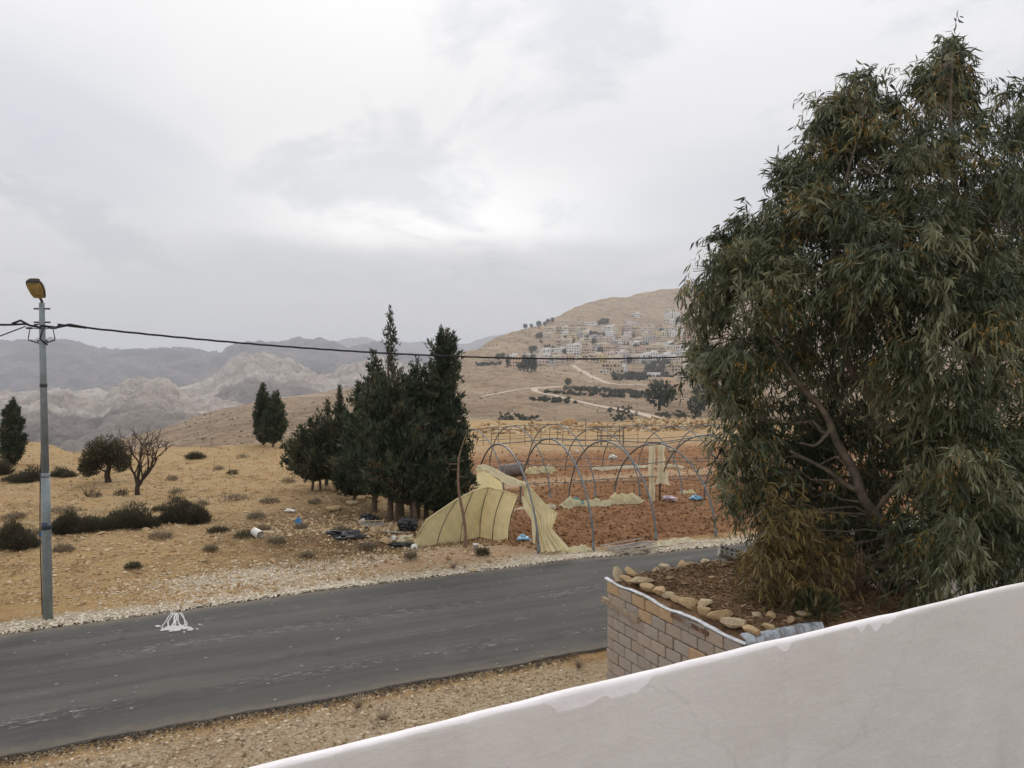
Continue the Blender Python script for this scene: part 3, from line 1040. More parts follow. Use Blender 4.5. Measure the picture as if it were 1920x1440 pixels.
# roof earth, a lumpy bed
gx2, gy2 = np.meshgrid(np.linspace(0.03, HL - 0.03, 90), np.linspace(-0.03, -HD + 0.03, 70), indexing='ij')
ed2 = np.minimum(np.minimum(gx2, HL - gx2), np.minimum(-gy2, HD + gy2))
gz2 = HH + 0.02 + 0.10 * sstep(0, 0.5, ed2) + 0.10 * fbm(gx2 * 0.8, gy2 * 0.8, 4, 51) * sstep(0, 0.6, ed2) + 0.03 * fbm(gx2 * 4, gy2 * 4, 3, 52)
gz2[0, :] = gz2[-1, :] = HH - 0.02
gz2[:, 0] = gz2[:, -1] = HH - 0.02
MB().grid(np.stack([gx2, gy2, gz2], -1)).build('roof_soil', M_ROOFSOIL, shed)


def roof_pt(x, y):
    e = min(x, HL - x, -y, HD + y)
    z = HH + 0.02 + 0.10 * float(sstep(0, 0.5, e)) + 0.10 * float(fbm(np.array([x * 0.8]), np.array([y * 0.8]), 4, 51)[0]) * float(sstep(0, 0.6, e))
    q = R * (hs + x) + N * (hn + y)
    return Vector((q[0], q[1], z))


# folded edging strip along the side wall and the metal flap at the near corner
yy = np.linspace(0.06, -HD - 0.05, 60)
sag = 0.018 * np.sin(yy * 4.1) + 0.02 * fbm(yy * 1.7, yy * 0, 3, 53)
st_prof = np.array([(-0.042, -0.018), (-0.046, 0.0), (-0.036, 0.010), (-0.012, 0.014), (0.02, 0.016)])
S = np.zeros((60, 5, 3))
S[:, :, 0] = st_prof[None, :, 0] + 0.022 * fbm(yy * 4, yy * 0 + 2, 3, 54)[:, None]
S[:, :, 1] = yy[:, None]
wob_ = (0.55 + 0.9 * np.abs(fbm(yy * 2.3, yy * 0 + 7, 3, 58)))[:, None]
S[:, :, 2] = HH + st_prof[None, :, 1] * wob_ + sag[:, None]
MB().grid(S).build('roof_edging', M_WHITEPLASTIC, shed)
xx = np.linspace(-0.04, 1.5, 47)
S = np.zeros((47, 4, 3))
for k_, (dy, dz) in enumerate(((0.10, 0.10), (-0.03, 0.09), (-0.07, 0.02), (-0.10, -0.22))):
    S[:, k_, 0] = xx
    S[:, k_, 1] = -HD + dy + 0.01 * np.sin(xx * 40)
    S[:, k_, 2] = HH + dz + 0.022 * np.sign(np.sin(xx * 22)) * (k_ > 0) + 0.03 * fbm(xx * 2, xx * 0 + k_, 2, 55)
MB().grid(S).build('metal_sheet', M_ZINC, shed, smooth=False)
# timber lintel left in the wall, darker gap below the edging
MB().bar((-0.055, 0.10, HH - 0.40), (-0.065, -1.12, HH - 0.44), 0.06, 0.10).build('wood_plank', M_WOOD, shed, smooth=False)
MB().bar((-0.05, -2.9, HH - 0.62), (-0.05, -3.6, HH - 0.66), 0.05, 0.09).build('wood_plank', M_WOOD, shed, smooth=False)
M_RUST = plain('rusty flashing', (0.16, 0.095, 0.06), 0.7, 0.4, 7, 0.3, dirt=(0.30, 0.28, 0.27))
MB().bar((-0.05, -2.05, HH - 0.075), (-0.06, -3.0, HH - 0.10), 0.03, 0.07).build('rusty_flashing', M_RUST, shed, smooth=False)

# white yard wall beyond the shed, glimpsed under the eucalyptus
M_WHITEWALL = plain('whitewashed wall', (0.66, 0.64, 0.62), 0.85, 0.08, 2, 0.2, dirt=(0.52, 0.48, 0.44))
q = sn(hs + 5.6, hn - 0.15)
yw = MB().box((6.5, 0, 1.1), (13.0, 0.22, 2.2)).build('wall', M_WHITEWALL, smooth=False)
yw.name = 'yard_wall'
cp = MB().box((6.5, 0, 2.235), (13.08, 0.30, 0.07)).build('coping', M_FLOOR, yw, smooth=False)
yw.location = q
yw.rotation_euler.z = ROAD_ROT
tag(yw, 'whitewashed yard wall glimpsed through the lower branches of the eucalyptus', 'wall')

# ---------------------------------------------------------------- polytunnel frames
M_STEEL = plain('galvanised tube', (0.155, 0.175, 0.185), 0.55, 0.3, 6, 0.15, 0.005, 0.5, metal=0.4, dirt=(0.20, 0.17, 0.14))
M_RUSTY = plain('dark rusty steel', (0.12, 0.095, 0.078), 0.75, 0.3, 9, 0.2)


def m_film(name, col, trans=0.45):
    def b(t):
        p = t.obj()
        f = t.noise(p, 3.0, 5, 0.65)
        c = t.mix(t.rng(f, 0.3, 0.7), tuple(x * 0.90 for x in col), tuple(min(1, x * 1.08) for x in col))
        c = t.mix(t.rng(t.noise(p, 1.3, 5, 0.7), 0.55, 0.75, 0, 0.4), c, (0.56, 0.47, 0.26))
        h = t.noise(t.mapping(p, (2, 2, 9)), 1.0, 5, 0.6)
        t.bsdf(c, 0.55, t.bump(h, 0.35, 0.04), 0.35, trans=trans)
    return material(name, b)


M_FILM = m_film('yellowed plastic film', (0.85, 0.73, 0.40), 0.6)
M_FILMPALE = m_film('pale torn plastic film', (0.84, 0.77, 0.52), 0.55)
M_FILMGREY = m_film('dirty pale plastic film', (0.74, 0.66, 0.46), 0.45)


def hoop_pts(a, b, h, n=26, p=1.95):
    out = []
    for k in range(n + 1):
        t = PI * k / n
        c, s_ = math.cos(t), math.sin(t)
        x = 0.5 - 0.5 * math.copysign(abs(c) ** (2 / p), c)
        z = h * abs(s_) ** (2 / p)
        out.append(Vector(a).lerp(Vector(b), x) + Vector((0, 0, z)))
    out[0].z -= 0.25
    out[-1].z -= 0.25
    return out


def tunnel(name, label, feet, h, rad, purlins, group):
    o0 = Vector(feet[0][0])
    t = thing(name, label, 'greenhouse frame', o0, 0, group)
    curves = []
    for i_, (a_, b_) in enumerate(feet):
        a_, b_ = Vector(a_), Vector(b_)
        hh_ = h * (1 + 0.02 * rng.normal())
        pts = hoop_pts(a_, b_, hh_)
        lean = Vector((R[0], R[1], 0)) * rng.normal() * 0.05
        pts = [p_ + lean * (p_.z / h) - o0 for p_ in pts]
        curves.append(pts)
        mb = MB().tube(pts, rad, 7)
        mb.tube([pts[0], pts[0] + (pts[1] - pts[0]) * 0.9], rad * 1.35, 7)
        mb.build('hoop', M_STEEL, t)
    for k, i0, i1 in purlins:
        pp = [curves[i_][k] + Vector((0, 0, rad * 1.2)) for i_ in range(i0, min(i1, len(curves)))]
        fine = []
        for u_, v_ in zip(pp[:-1], pp[1:]):
            for q_ in range(4):
                fine.append(u_.lerp(v_, q_ / 4) - Vector((0, 0, 0.02 * math.sin(PI * q_ / 4))))
        fine.append(pp[-1])
        MB().tube(fine, rad * 0.6, 5).build('purlin', M_STEEL, t)
    return t, curves, o0


def foot(px, py):
    p = G(px, py)
    p.z = gh(p.x, p.y)
    return p


near1 = [foot(1010, 1041), foot(1113, 1034), foot(1230, 1015), foot(1342, 1006)]
far1 = [foot(893, 950), foot(975, 947), foot(1066, 946), foot(1151, 942)]
dn = (near1[3] - near1[1]) / 2
df = (far1[3] - far1[1]) / 2
for k in range(1, 5):
    near1.append(near1[3] + dn * k)
    far1.append(far1[3] + df * k)
for l_ in (near1, far1):
    for p_ in l_:
        p_.z = gh(p_.x, p_.y)
tun1, cur1, o1 = tunnel('greenhouse_frame', 'bare steel polytunnel hoops beside the road with torn plastic on the end hoop', list(zip(near1, far1)), 3.12, 0.034,
                        [(13, 0, 8), (17, 1, 8), (21, 0, 8), (23, 2, 8)], 'polytunnel frames on the ploughed field')
near2 = [foot(860, 936), foot(946, 934), foot(1032, 933), foot(1117, 933), foot(1200, 931), foot(1279, 930)]
far2 = [foot(775, 891), foot(846, 888), foot(918, 886), foot(990, 884), foot(1060, 883), foot(1129, 880)]
dn2, df2 = (near2[5] - near2[2]) / 3, (far2[5] - far2[2]) / 3
for k in range(1, 5):
    near2.append(near2[5] + dn2 * k)
    far2.append(far2[5] + df2 * k)
for l_ in (near2, far2):
    for p_ in l_:
        p_.z = gh(p_.x, p_.y)
tun2, cur2, o2 = tunnel('greenhouse_frame', 'second row of bare polytunnel hoops standing behind the roadside one', list(zip(near2, far2)), 2.95, 0.030,
                        [(13, 0, 10), (20, 0, 10), (5, 1, 8), (2, 0, 10)], 'polytunnel frames on the ploughed field')
# posts on the seam between both tunnels
for px, py, h_ in ((1400, 936, 2.4), (1060, 946, 1.0)):
    pass


def sheet(P, name, mat, parent=None, wr=0.05, fr=2.2, seed=1):
    """a plastic film on a lattice of points with wrinkles"""
    P = np.asarray(P, float)
    d1 = np.gradient(P, axis=0)
    d2 = np.gradient(P, axis=1)
    nrm = np.cross(d1, d2)
    nrm /= np.linalg.norm(nrm, axis=-1, keepdims=True) + 1e-9
    L = P[..., 0] * 1.0 + P[..., 1] * 0.7
    k = fbm(L * fr, P[..., 2] * fr * 0.6, 4, seed)
    P = P + nrm * (wr * k)[..., None]
    return MB().grid(P).build(name, mat, parent)


def lattice(rows, nu=30, nv=14):
    """rows: list of polylines (same number of points) interpolated smoothly"""
    A = np.array([[tuple(p) for p in r] for r in rows], float)
    m, n = A.shape[:2]
    uu, vv = np.linspace(0, m - 1, nv), np.linspace(0, n - 1, nu)
    T = np.stack([np.stack([np.interp(vv, np.arange(n), A[i_, :, c]) for c in range(3)], -1) for i_ in range(m)])
    out = np.stack([np.stack([np.interp(uu, np.arange(m), T[:, j_, c]) for c in range(3)], -1) for j_ in range(len(vv))], 1)
    return out


# collapsed end bay: a screen of yellowed film stretched over bent rods
def rod_pt(px, py, dep):
    return at(px, py, dep)


bot = [foot(781, 1024), foot(790, 1023), foot(818, 1021), foot(862, 1011), foot(899, 1001), foot(922, 1006), foot(952, 1012)]
topr = [at(781, 1008, 26.0), at(800, 975, 26.3), at(856, 937, 26.9), at(886, 922, 27.5), at(915, 914, 28.0), at(943, 921, 27.5), at(971, 930, 27.0)]
mid = []
for a_, b_ in zip(bot, topr):
    m_ = a_.lerp(b_, 0.55)
    mid.append(m_ + Vector((-0.10, -0.02, 0.0)))
scr = thing('plastic_screen', 'collapsed end of a polytunnel, a folded screen of yellowed plastic over bent rods', 'plastic sheet', bot[2])
P = lattice([[p - bot[2] for p in r] for r in (bot, mid, topr)], 110, 30)
sheet(P, 'plastic_film', M_FILM, scr, 0.075, 2.4, 61)
for k in (2, 3, 4, 5, 6):
    pts = [bot[k] - bot[2], bot[k].lerp(mid[k], 0.5) - bot[2] + Vector((-0.03, 0, 0)), mid[k] - bot[2], mid[k].lerp(topr[k], 0.5) - bot[2] + Vector((-0.02, 0, 0)), topr[k] - bot[2]]
    pts = [p + Vector((0.02, -0.06, 0)) for p in pts]
    MB().tube(pts, 0.016, 5).build('rod', M_RUSTY, scr)
MB().tube([p - bot[2] + Vector((0, -0.03, 0.02)) for p in topr], 0.03, 5).build('rope', M_FILMPALE, scr)

# piece hanging behind it on the far side of the bay
b2 = [foot(884, 946), foot(900, 944), foot(918, 950), foot(942, 960)]
t2 = [at(896, 879, 30.0), at(903, 880, 29.6), at(915, 886, 29.2), at(941, 902, 28.4)]
m2 = [a_.lerp(b_, 0.5) + Vector((0, 0.1, 0)) for a_, b_ in zip(b2, t2)]
flap = sheet(lattice([[p - b2[1] for p in r] for r in (b2, m2, t2)], 30, 14), 'plastic_sheet', M_FILM, None, 0.06, 2.5, 62)
flap.location = b2[1]
tag(flap, 'yellowed plastic flap standing behind the folded plastic screen', 'plastic sheet')

# twisted strip to the end hoop and the torn curtain hanging from it
c1 = [Vector(p) + o1 for p in cur1[0]]
hang = min(c1[:13], key=lambda p: abs(p.z - 2.15))
strip_c = [at(895, 878, 30.0), at(915, 878, 29.2), at(937, 893, 28.2), at(958, 903, 27.3), at(975, 905, 26.6), at(984, 908, 26.0), hang]
strip_c = strip_c[:-1] + [hang]
rows = []
for dz in (-0.16, -0.05, 0.06, 0.16):
    rows.append([p + Vector((0.05 * math.sin(i_ * 2 + dz * 20), 0.1 * math.cos(i_ * 1.7 + dz * 15), dz * (1 - 0.45 * (i_ > 3)))) - hang for i_, p in enumerate(strip_c)])
strip = sheet(lattice(rows, 50, 10), 'plastic_strip', M_FILMPALE, None, 0.10, 3.5, 63)
strip.location = hang
tag(strip, 'twisted strip of pale plastic strung from the screen to the end hoop', 'plastic sheet')
rowsC = [
    [at(979, 904, 26.0), at(984, 905, 26.0), at(988, 908, 26.0), at(993, 913, 26.0), at(1000, 921, 25.9)],
    [at(983, 935, 25.7), at(990, 937, 25.6), at(1000, 939, 25.6), at(1012, 941, 25.6), at(1020, 942, 25.6)],
    [at(1000, 965, 25.3), at(1008, 965, 25.3), at(1018, 963, 25.3), at(1034, 962, 25.4), at(1048, 961, 25.5)],
    [at(1008, 1000, 25.0), at(1016, 1000, 24.9), at(1022, 1000, 25.0), at(1032, 998, 25.2), at(1036, 990, 25.4)],
    [at(1012, 1034, 24.6), at(1024, 1034, 24.5), at(1038, 1033, 24.5), at(1052, 1032, 24.7), at(1075, 1032, 24.8)],
]
P = lattice([[p - hang for p in r] for r in rowsC], 40, 40)
uu_ = np.linspace(0, 1, P.shape[1])[None, :]
vv_ = np.linspace(0, 1, P.shape[0])[:, None]
ph = 0.10 * np.sin(uu_ * 34 + 3 * np.sin(vv_ * 3)) * (0.3 + vv_)
P[..., 1] += ph
P[..., 0] += 0.03 * np.sin(uu_ * 23 + 1)
curt = sheet(P, 'plastic_curtain', M_FILMPALE, None, 0.06, 2.8, 64)
curt.location = hang
tag(curt, 'torn pale plastic curtain hanging from the end hoop down to the roadside', 'plastic sheet')
# ragged tail on the left of the hoop
rowsT = [[at(978, 930, 26.2), at(986, 931, 26.2), at(994, 934, 26.1)], [at(982, 955, 26.2), at(992, 957, 26.2), at(1002, 959, 26.1)], [at(996, 975, 26.0), at(1001, 978, 26.0), at(1006, 980, 26.0)], [at(999, 1018, 25.9), at(1001, 1019, 25.9), at(1003, 1020, 25.9)]]
tail = sheet(lattice([[p - hang for p in r] for r in rowsT], 12, 24), 'plastic_tail', M_FILMGREY, None, 0.05, 3.0, 65)
tail.location = hang
tag(tail, 'narrow ragged tail of dirty plastic hanging left of the torn curtain', 'plastic sheet')

# two posts with shreds between the tunnels
for k, (px, top_y, lab) in enumerate(((1222, 834, 'left post wrapped in a long shred of dirty plastic inside the tunnel'), (1237, 834, 'right post with ragged plastic tatters inside the tunnel'))):
    b_ = foot(px, 941)
    hgt = HC - (top_y - 690) / F * b_.y
    pt = thing('tunnel_post', lab, 'post', b_, 0, 'plastic hung posts inside the tunnel')
    MB().tube([(0, 0, -0.2), (0, 0, hgt * 0.5), (0.02, 0, hgt)], 0.045, 6).build('pole', M_RUSTY, pt)
    if k == 0:
        r_ = [[Vector((-0.15 + 0.02 * math.sin(z_ * 3), -0.05, z_)), Vector((-0.02 + 0.03 * math.sin(z_ * 5), -0.14, z_)), Vector((0.13 + 0.02 * math.sin(z_ * 4), -0.05, z_))] for z_ in np.linspace(0.05, hgt + 0.02, 10)]
    else:
        r_ = [[Vector((-0.10 - 0.14 * max(0, 1.6 - z_) * (1 + 0.3 * math.sin(z_ * 9)), -0.05, z_ - 0.1)), Vector((0.06 + 0.06 * math.sin(z_ * 7), -0.16, z_)), Vector((0.20 + 0.42 * max(0, 1.5 - z_) + 0.05 * math.sin(z_ * 11), -0.04, z_ - 0.35 * max(0, 1.2 - z_)))] for z_ in np.linspace(0.85, hgt + 0.02, 14)]
    sheet(lattice(r_, 22, 26), 'plastic_shred', M_FILMGREY, pt, 0.10, 3.2, 66 + k)


def heap_sheet(name, label, cat, p0, p1, width, height, mat, seed, group=None, nu=110):
    p0, p1 = Vector(p0), Vector(p1)
    d = p1 - p0
    u_ = np.linspace(0, 1, nu)
    v_ = np.linspace(-1, 1, 26)
    U, V = np.meshgrid(u_, v_, indexing='ij')
    nx_, ny_ = -d.y / d.length, d.x / d.length
    wd = width * (0.55 + 0.6 * np.abs(fbm(U * 6, U * 0 + seed, 3, seed)))
    off = 0.25 * width * fbm(U * 4, U * 0 + 3, 3, seed + 5)
    X = p0.x + d.x * U + nx_ * (V * wd + off)
    Y = p0.y + d.y * U + ny_ * (V * wd + off)
    Z = ground_parts(X, Y)[0]
    hz_ = height * (1 - V ** 2) * np.clip(0.75 + 0.9 * fbm(U * 9, V * 1.5, 4, seed + 1), 0.05, 2) * np.minimum(1, 8 * np.minimum(U, 1 - U) + 0.15)
    Z = Z + hz_ + 0.02
    P_ = np.stack([X - p0.x, Y - p0.y, Z - p0.z], -1)
    o = sheet(P_, name, mat, None, min(0.12, height * 0.42), 8.0, seed + 2)
    o.location = p0
    return tag(o, label, cat, group)


heap_sheet('plastic_heap', 'long crumpled heap of yellowed plastic lying between the two tunnels', 'plastic sheet', on_ground(1052, 951), on_ground(1205, 941), 0.42, 0.34, M_FILMPALE, 71)
heap_sheet('plastic_heap', 'low strip of crumpled plastic left of the long heap between the tunnels', 'plastic sheet', on_ground(968, 955), on_ground(1040, 951), 0.35, 0.14, M_FILMGREY, 72)
heap_sheet('plastic_heap', 'pale crumpled plastic on the far side of the second tunnel', 'plastic sheet', on_ground(985, 889), on_ground(1040, 885), 0.5, 0.30, M_FILMPALE, 73)
heap_sheet('plastic_heap', 'far strip of pale plastic at the foot of the second tunnel towards the right', 'plastic sheet', on_ground(1105, 881), on_ground(1280, 875), 0.45, 0.16, M_FILMGREY, 74)
heap_sheet('plastic_heap', 'flattened pale plastic lying along the road edge right of the broken pallet', 'plastic sheet', on_ground(1205, 1026), on_ground(1300, 1013), 0.45, 0.10, M_FILMGREY, 75)
heap_sheet('plastic_heap', 'thin trail of pale plastic on the verge at the foot of the torn curtain', 'plastic sheet', on_ground(1050, 1036), on_ground(1105, 1031), 0.3, 0.10, M_FILMPALE, 76)
heap_sheet('plastic_heap', 'small pale plastic scrap at the tunnel foot left of the blue bag', 'plastic sheet', on_ground(1278, 928), on_ground(1300, 926), 0.3, 0.16, M_FILMPALE, 77)

# roll of old shade net lying in the tunnel
b_ = on_ground(960, 893)
kr = b_.y / F
ro = thing('net_roll', 'dark grey roll of old netting lying in the tunnels behind the twisted strip', 'roll', b_ + Vector((0, 0, 13 * kr)))
prof_ = [(0.001, -22 * kr), (9 * kr, -22 * kr)] + [((12.5 + 1.2 * math.sin(q * 2.3)) * kr, (-21 + q * 4.2) * kr) for q in range(11)] + [(9 * kr, 22 * kr), (0.001, 22 * kr)]
MB().lathe(prof_, sides=18, rot=Euler((0, PI / 2 - 0.12, 0.25))).build('net', plain('grey shade net', (0.20, 0.165, 0.145), 0.95, 0.35, 6, 0.6, 0.03), ro)

# broken pallet on the verge
pal = thing('broken_pallet', 'broken heap of grey wooden pallet slats at the road edge', 'pallet', on_ground(1186, 1032), ROAD_ROT)
for k in range(9):
    a_ = Vector((-0.9 + 0.1 * rng.normal(), -0.42 + 0.11 * k, 0.06 + 0.035 * (k % 3) + 0.02 * rng.random()))
    b_ = Vector((0.65 + 0.25 * rng.random(), -0.50 + 0.12 * k + 0.06 * rng.normal(), 0.14 + 0.10 * rng.random()))
    MB().bar(a_, b_, 0.05, 0.025).build('slat', M_WOODGREY if k % 3 else M_WOOD, pal, smooth=False)
for x_ in (-0.45, 0.3):
    MB().bar((x_, -0.5, 0.04), (x_ + 0.1, 0.55, 0.06), 0.08, 0.07).build('bearer', M_WOODGREY, pal, smooth=False)

# leaning wooden stake by the mound
b_ = on_ground(872, 1044)
stake = thing('wooden_stake', 'tall leaning wooden stake with side twigs beside the plastic screen', 'stake', b_)
dirv = at(858, 858, b_.y) - b_
pts = [Vector((0, 0, -0.2))] + [dirv * t_ + Vector((0.05 * math.sin(t_ * 7), 0, 0)) for t_ in np.linspace(0.0, 1.0, 9)]
pts += [dirv * 1.0 + Vector((0.16, 0, 0.42)), dirv + Vector((0.30, 0, 0.85))]
M_BARK = plain('reddish dead bark', (0.24, 0.16, 0.11), 0.95, 0.35, 12, 0.6, 0.01)
MB().tube(pts, [0.062, 0.060, 0.055, 0.052, 0.049, 0.046, 0.043, 0.038, 0.034, 0.03, 0.018, 0.008], 7).build('pole', M_BARK, stake)
for t_, dx, dz in ((0.93, -0.28, 0.0), (0.86, -0.22, 0.03), (0.95, 0.2, 0.06), (0.72, -0.13, 0.05), (0.80, 0.15, -0.05)):
    MB().tube([dirv * t_, dirv * t_ + Vector((dx, -0.05, dz))], 0.012, 5).build('twig', M_BARK, stake)

# ---------------------------------------------------------------- thin fence at the back of the field and a steel frame table
fence = thing('wire_fence', 'thin wire fence on rusty posts along the back of the ploughed field', 'fence', on_ground(890, 838))
f0 = Vector(fence.location)
posts = []
for k, px in enumerate((880, 894, 906, 921, 935, 956, 984, 996, 1014, 1030, 1045, 1055, 1098, 1126, 1140, 1168, 1196)):
    b_ = on_ground(px, 836 - 0.012 * (px - 880))
    hgt = 1.2 + 0.2 * rng.random() + (0.7 if px == 1098 else 0)
    posts.append((b_ - f0, hgt))
    MB().tube([b_ - f0 - Vector((0, 0, .2)), b_ - f0 + Vector((0.03 * rng.normal(), 0, hgt))], 0.024, 5).build('post', M_RUSTY, fence)
for fr in (0.95, 0.55):
    MB().tube([p_ + Vector((0, 0, h_ * 0 + 1.3 * fr)) for p_, h_ in posts], 0.014, 4).build('wire', M_RUSTY, fence)
b_ = on_ground(1145, 833)
frm = thing('steel_frame', 'rusty box frame of steel bars standing by the back fence', 'frame', b_, 0.2)
for x_ in (-0.9, 0.9):
    for y_ in (-0.5, 0.5):
        MB().bar((x_, y_, -0.1), (x_, y_, 1.5), 0.05).build('leg', M_RUSTY, frm, smooth=False)
for z_ in (0.75, 1.47):
    for y_ in (-0.5, 0.5):
        MB().bar((-0.87, y_, z_), (0.87, y_, z_), 0.045).build('rail', M_RUSTY, frm, smooth=False)
    for x_ in (-0.9, 0.9):
        MB().bar((x_, -0.47, z_ - 0.03), (x_, 0.47, z_ - 0.03), 0.045).build('rail', M_RUSTY, frm, smooth=False)

# ---------------------------------------------------------------- lamp post and cables
M_POLE = plain('galvanised pole', (0.235, 0.27, 0.275), 0.6, 0.15, 3, 0.15, 0.005, 0.4, metal=0.25, dirt=(0.165, 0.175, 0.165))
M_DARK = plain('dark metal', (0.05, 0.05, 0.05), 0.6, 0.3, 9)
M_CABLE = plain('black cable', (0.025, 0.025, 0.027), 0.6, 0.2, 9)
M_LAMPBODY = plain('pale lamp housing', (0.50, 0.50, 0.49), 0.5, 0.08, 6)
M_LENS = plain('amber lamp bowl', (0.42, 0.30, 0.11), 0.3, 0.25, 9, 0.3, 0.01, 0.5, dirt=(0.26, 0.18, 0.07), trans=0.25)
M_BAND = plain('dark blue band', (0.05, 0.065, 0.10), 0.6, 0.2, 6)
pb_ = on_ground(90, 1160)
PH = HC - (568 - 690) / F * pb_.y
lamp = thing('street_lamp', 'tall grey steel lamp post with an amber lamp head beside the road', 'street lamp', pb_)
MB().tube([(0, 0, -0.3), (-0.01, 0, 2.3), (-0.02, 0, 3.45)], [0.112, 0.104, 0.098], 8).build('pole', M_POLE, lamp)
MB().tube([(-0.02, 0, 3.45), (-0.04, 0, 5.9), (-0.05, 0, PH)], [0.088, 0.074, 0.063], 8).build('pole', M_POLE, lamp)
MB().tube([(-0.02, 0, 3.40), (-0.02, 0, 3.5)], [0.102, 0.092], 10).build('collar', M_POLE, lamp)
MB().tube([(-0.012, 0, 2.15), (-0.014, 0, 2.33)], [0.108, 0.107], 8).build('paint_band', M_BAND, lamp)
MB().tube([(-0.038, 0, 5.55), (-0.038, 0, 5.63)], [0.084, 0.083], 8).build('collar', M_DARK, lamp)
for z_, l_ in ((PH - 0.14, 0.19), (PH - 0.46, 0.19), (PH - 0.9, 0.12)):
    MB().tube([(-0.05 - l_, 0, z_), (-0.05 + l_, 0, z_)], 0.022, 6).build('bolt', M_DARK, lamp)
for sgn in (-1, 1):
    br = MB()
    br.tube([(-0.05, 0, PH - 0.62), (-0.05 + sgn * 0.27, -0.03, PH - 0.60), (-0.05 + sgn * 0.32, -0.03, PH - 0.86)], 0.012, 5)
    br.tube([(-0.05 + sgn * 0.22, -0.03, PH - 0.60), (-0.05 + sgn * 0.36, -0.03, PH - 0.60)], 0.025, 5)
    br.tube([(-0.05, 0, PH - 0.98), (-0.05 + sgn * 0.32, -0.03, PH - 0.88)], 0.018, 5)
    br.build('bracket', M_DARK, lamp)
MB().tube([(-0.125, -0.02, 0.1), (-0.15, -0.03, 2.0), (-0.125, -0.03, 3.4), (-0.10, -0.02, 4.0)], 0.012, 5).build('conduit', M_DARK, lamp)
MB().tube([(-0.10, 0, PH - 0.5), (-0.2, -0.06, PH - 0.52), (0.03, -0.1, PH - 0.62), (-0.05, -0.1, PH - 0.85), (0.1, -0.05, PH - 1.0)], 0.02, 5).build('wire_loop', M_CABLE, lamp)
NV = Vector((-N[0], -N[1], 0))
a0 = Vector((-0.05, 0, PH - 0.3))
arm = [a0, a0 + Vector((0, 0, 0.34)), a0 + NV * 0.03 + Vector((-0.02, 0, 0.38)), a0 + NV * 0.08 + Vector((-0.05, 0, 0.44))]
MB().tube(arm, 0.03, 7).build('arm', M_DARK, lamp)
# head: a flattened shell, tilted up, bowl underneath
hd = Vector(arm[-1])
fw = (NV * 0.74 + Vector((-0.16, 0, 0.62))).normalized()
side = fw.cross(Vector((0, 0, 1))).normalized()
upv = side.cross(fw).normalized()
HM = Matrix((side, fw, upv)).transposed().to_4x4()
HM.translation = hd - fw * 0.02


def shell(zs, wtop, lens_):
    P_ = []
    for u_ in np.linspace(0, 1, 15):
        row = []
        wdt = 0.205 * (math.sin(PI * min(1, 0.12 + 0.80 * u_)) ** 0.22) * (0.80 + 0.20 * u_)
        for v_ in np.linspace(0, PI, 13):
            zz = math.sin(v_) ** 0.35 * zs * (0.35 + 0.65 * math.sin(PI * min(1, 0.12 + 0.80 * u_)) ** 0.6)
            row.append((math.cos(v_) * wdt * wtop, u_ * lens_, zz))
        P_.append(row)
    return np.array(P_)


s1 = MB().grid(shell(0.17, 0.88, 0.50)).build('housing', M_LAMPBODY, lamp)
s2 = MB().grid(shell(-0.09, 0.82, 0.45)[:, ::-1] + np.array([0, 0.03, -0.004])).build('lens', M_LENS, lamp)
rim = shell(0.0, 0.88, 0.51)
loop_pts = [tuple(r[0]) for r in rim] + [tuple(r[-1]) for r in rim[::-1]] + [tuple(rim[0][0])]
s3 = MB().tube(loop_pts, 0.018, 5).build('rim', M_DARK, lamp)
for s_ in (s1, s2, s3):
    s_.matrix_local = HM

Pp = pb_ + Vector((-0.03, 0, 0))


def span(s_):
    z = 7.07 - 0.1115 * s_ + 0.00397 * s_ * s_
    return Vector((Pp.x + R[0] * s_, Pp.y + R[1] * s_, z))


def twisted(fn, s0, s1, n, r, lay):
    mb = MB()
    sv = np.linspace(s0, s1, n)
    for ph in (0, 2 * PI / 3, 4 * PI / 3):
        pts = []
        for k, s_ in enumerate(sv):
            p = fn(s_)
            an = s_ / lay * 2 * PI + ph
            pts.append((p.x - N[0] * -r * math.cos(an), p.y + N[1] * r * math.cos(an), p.z + r * math.sin(an)))
        mb.tube(pts, r * 0.9, 5)
    return mb


cb = twisted(span, 0.30, 46, 420, 0.0145, 1.6)
cb.tube([(-0.05 + Pp.x + 0.02, Pp.y - 0.06, 7.0), tuple(span(0.25) + Vector((0, 0, -0.08))), tuple(span(0.55) + Vector((0, 0, 0.03))), tuple(span(0.9))], 0.035, 6)
c_ = cb.build('power_cable', M_CABLE)
tag(c_, 'twisted black power cable sagging from the lamp post across to the right', 'cable')


def span_l(s_):
    z = 7.05 + 0.03 * s_ * 0 - 0.06 * s_ + 0.0035 * s_ * s_
    return Vector((Pp.x - R[0] * s_, Pp.y - R[1] * s_, z))


cb = twisted(span_l, 0.30, 16, 160, 0.0145, 1.6)
cb.tube([tuple(span_l(0.0) + Vector((0, -0.05, -0.1))), tuple(span_l(0.28) + Vector((0, 0, -0.03))), tuple(span_l(0.45) + Vector((0, 0, 0.09))), tuple(span_l(0.62) + Vector((0, 0, 0.02)))], 0.03, 6)
c_ = cb.build('power_cable', M_CABLE)
tag(c_, 'thick black cable leaving the lamp post towards the left edge', 'cable')
p0 = Pp + Vector((-0.35, -0.1, 6.98 - pb_.z))
p1 = at(-10, 634, 17.2)
dl = p1 - p0
c_ = MB().tube([p0 + dl * t_ for t_ in np.linspace(0, 9, 30)], 0.016, 5).build('service_wire', M_CABLE)
tag(c_, 'thin straight wire dropping from the lamp post towards the lower left', 'cable')

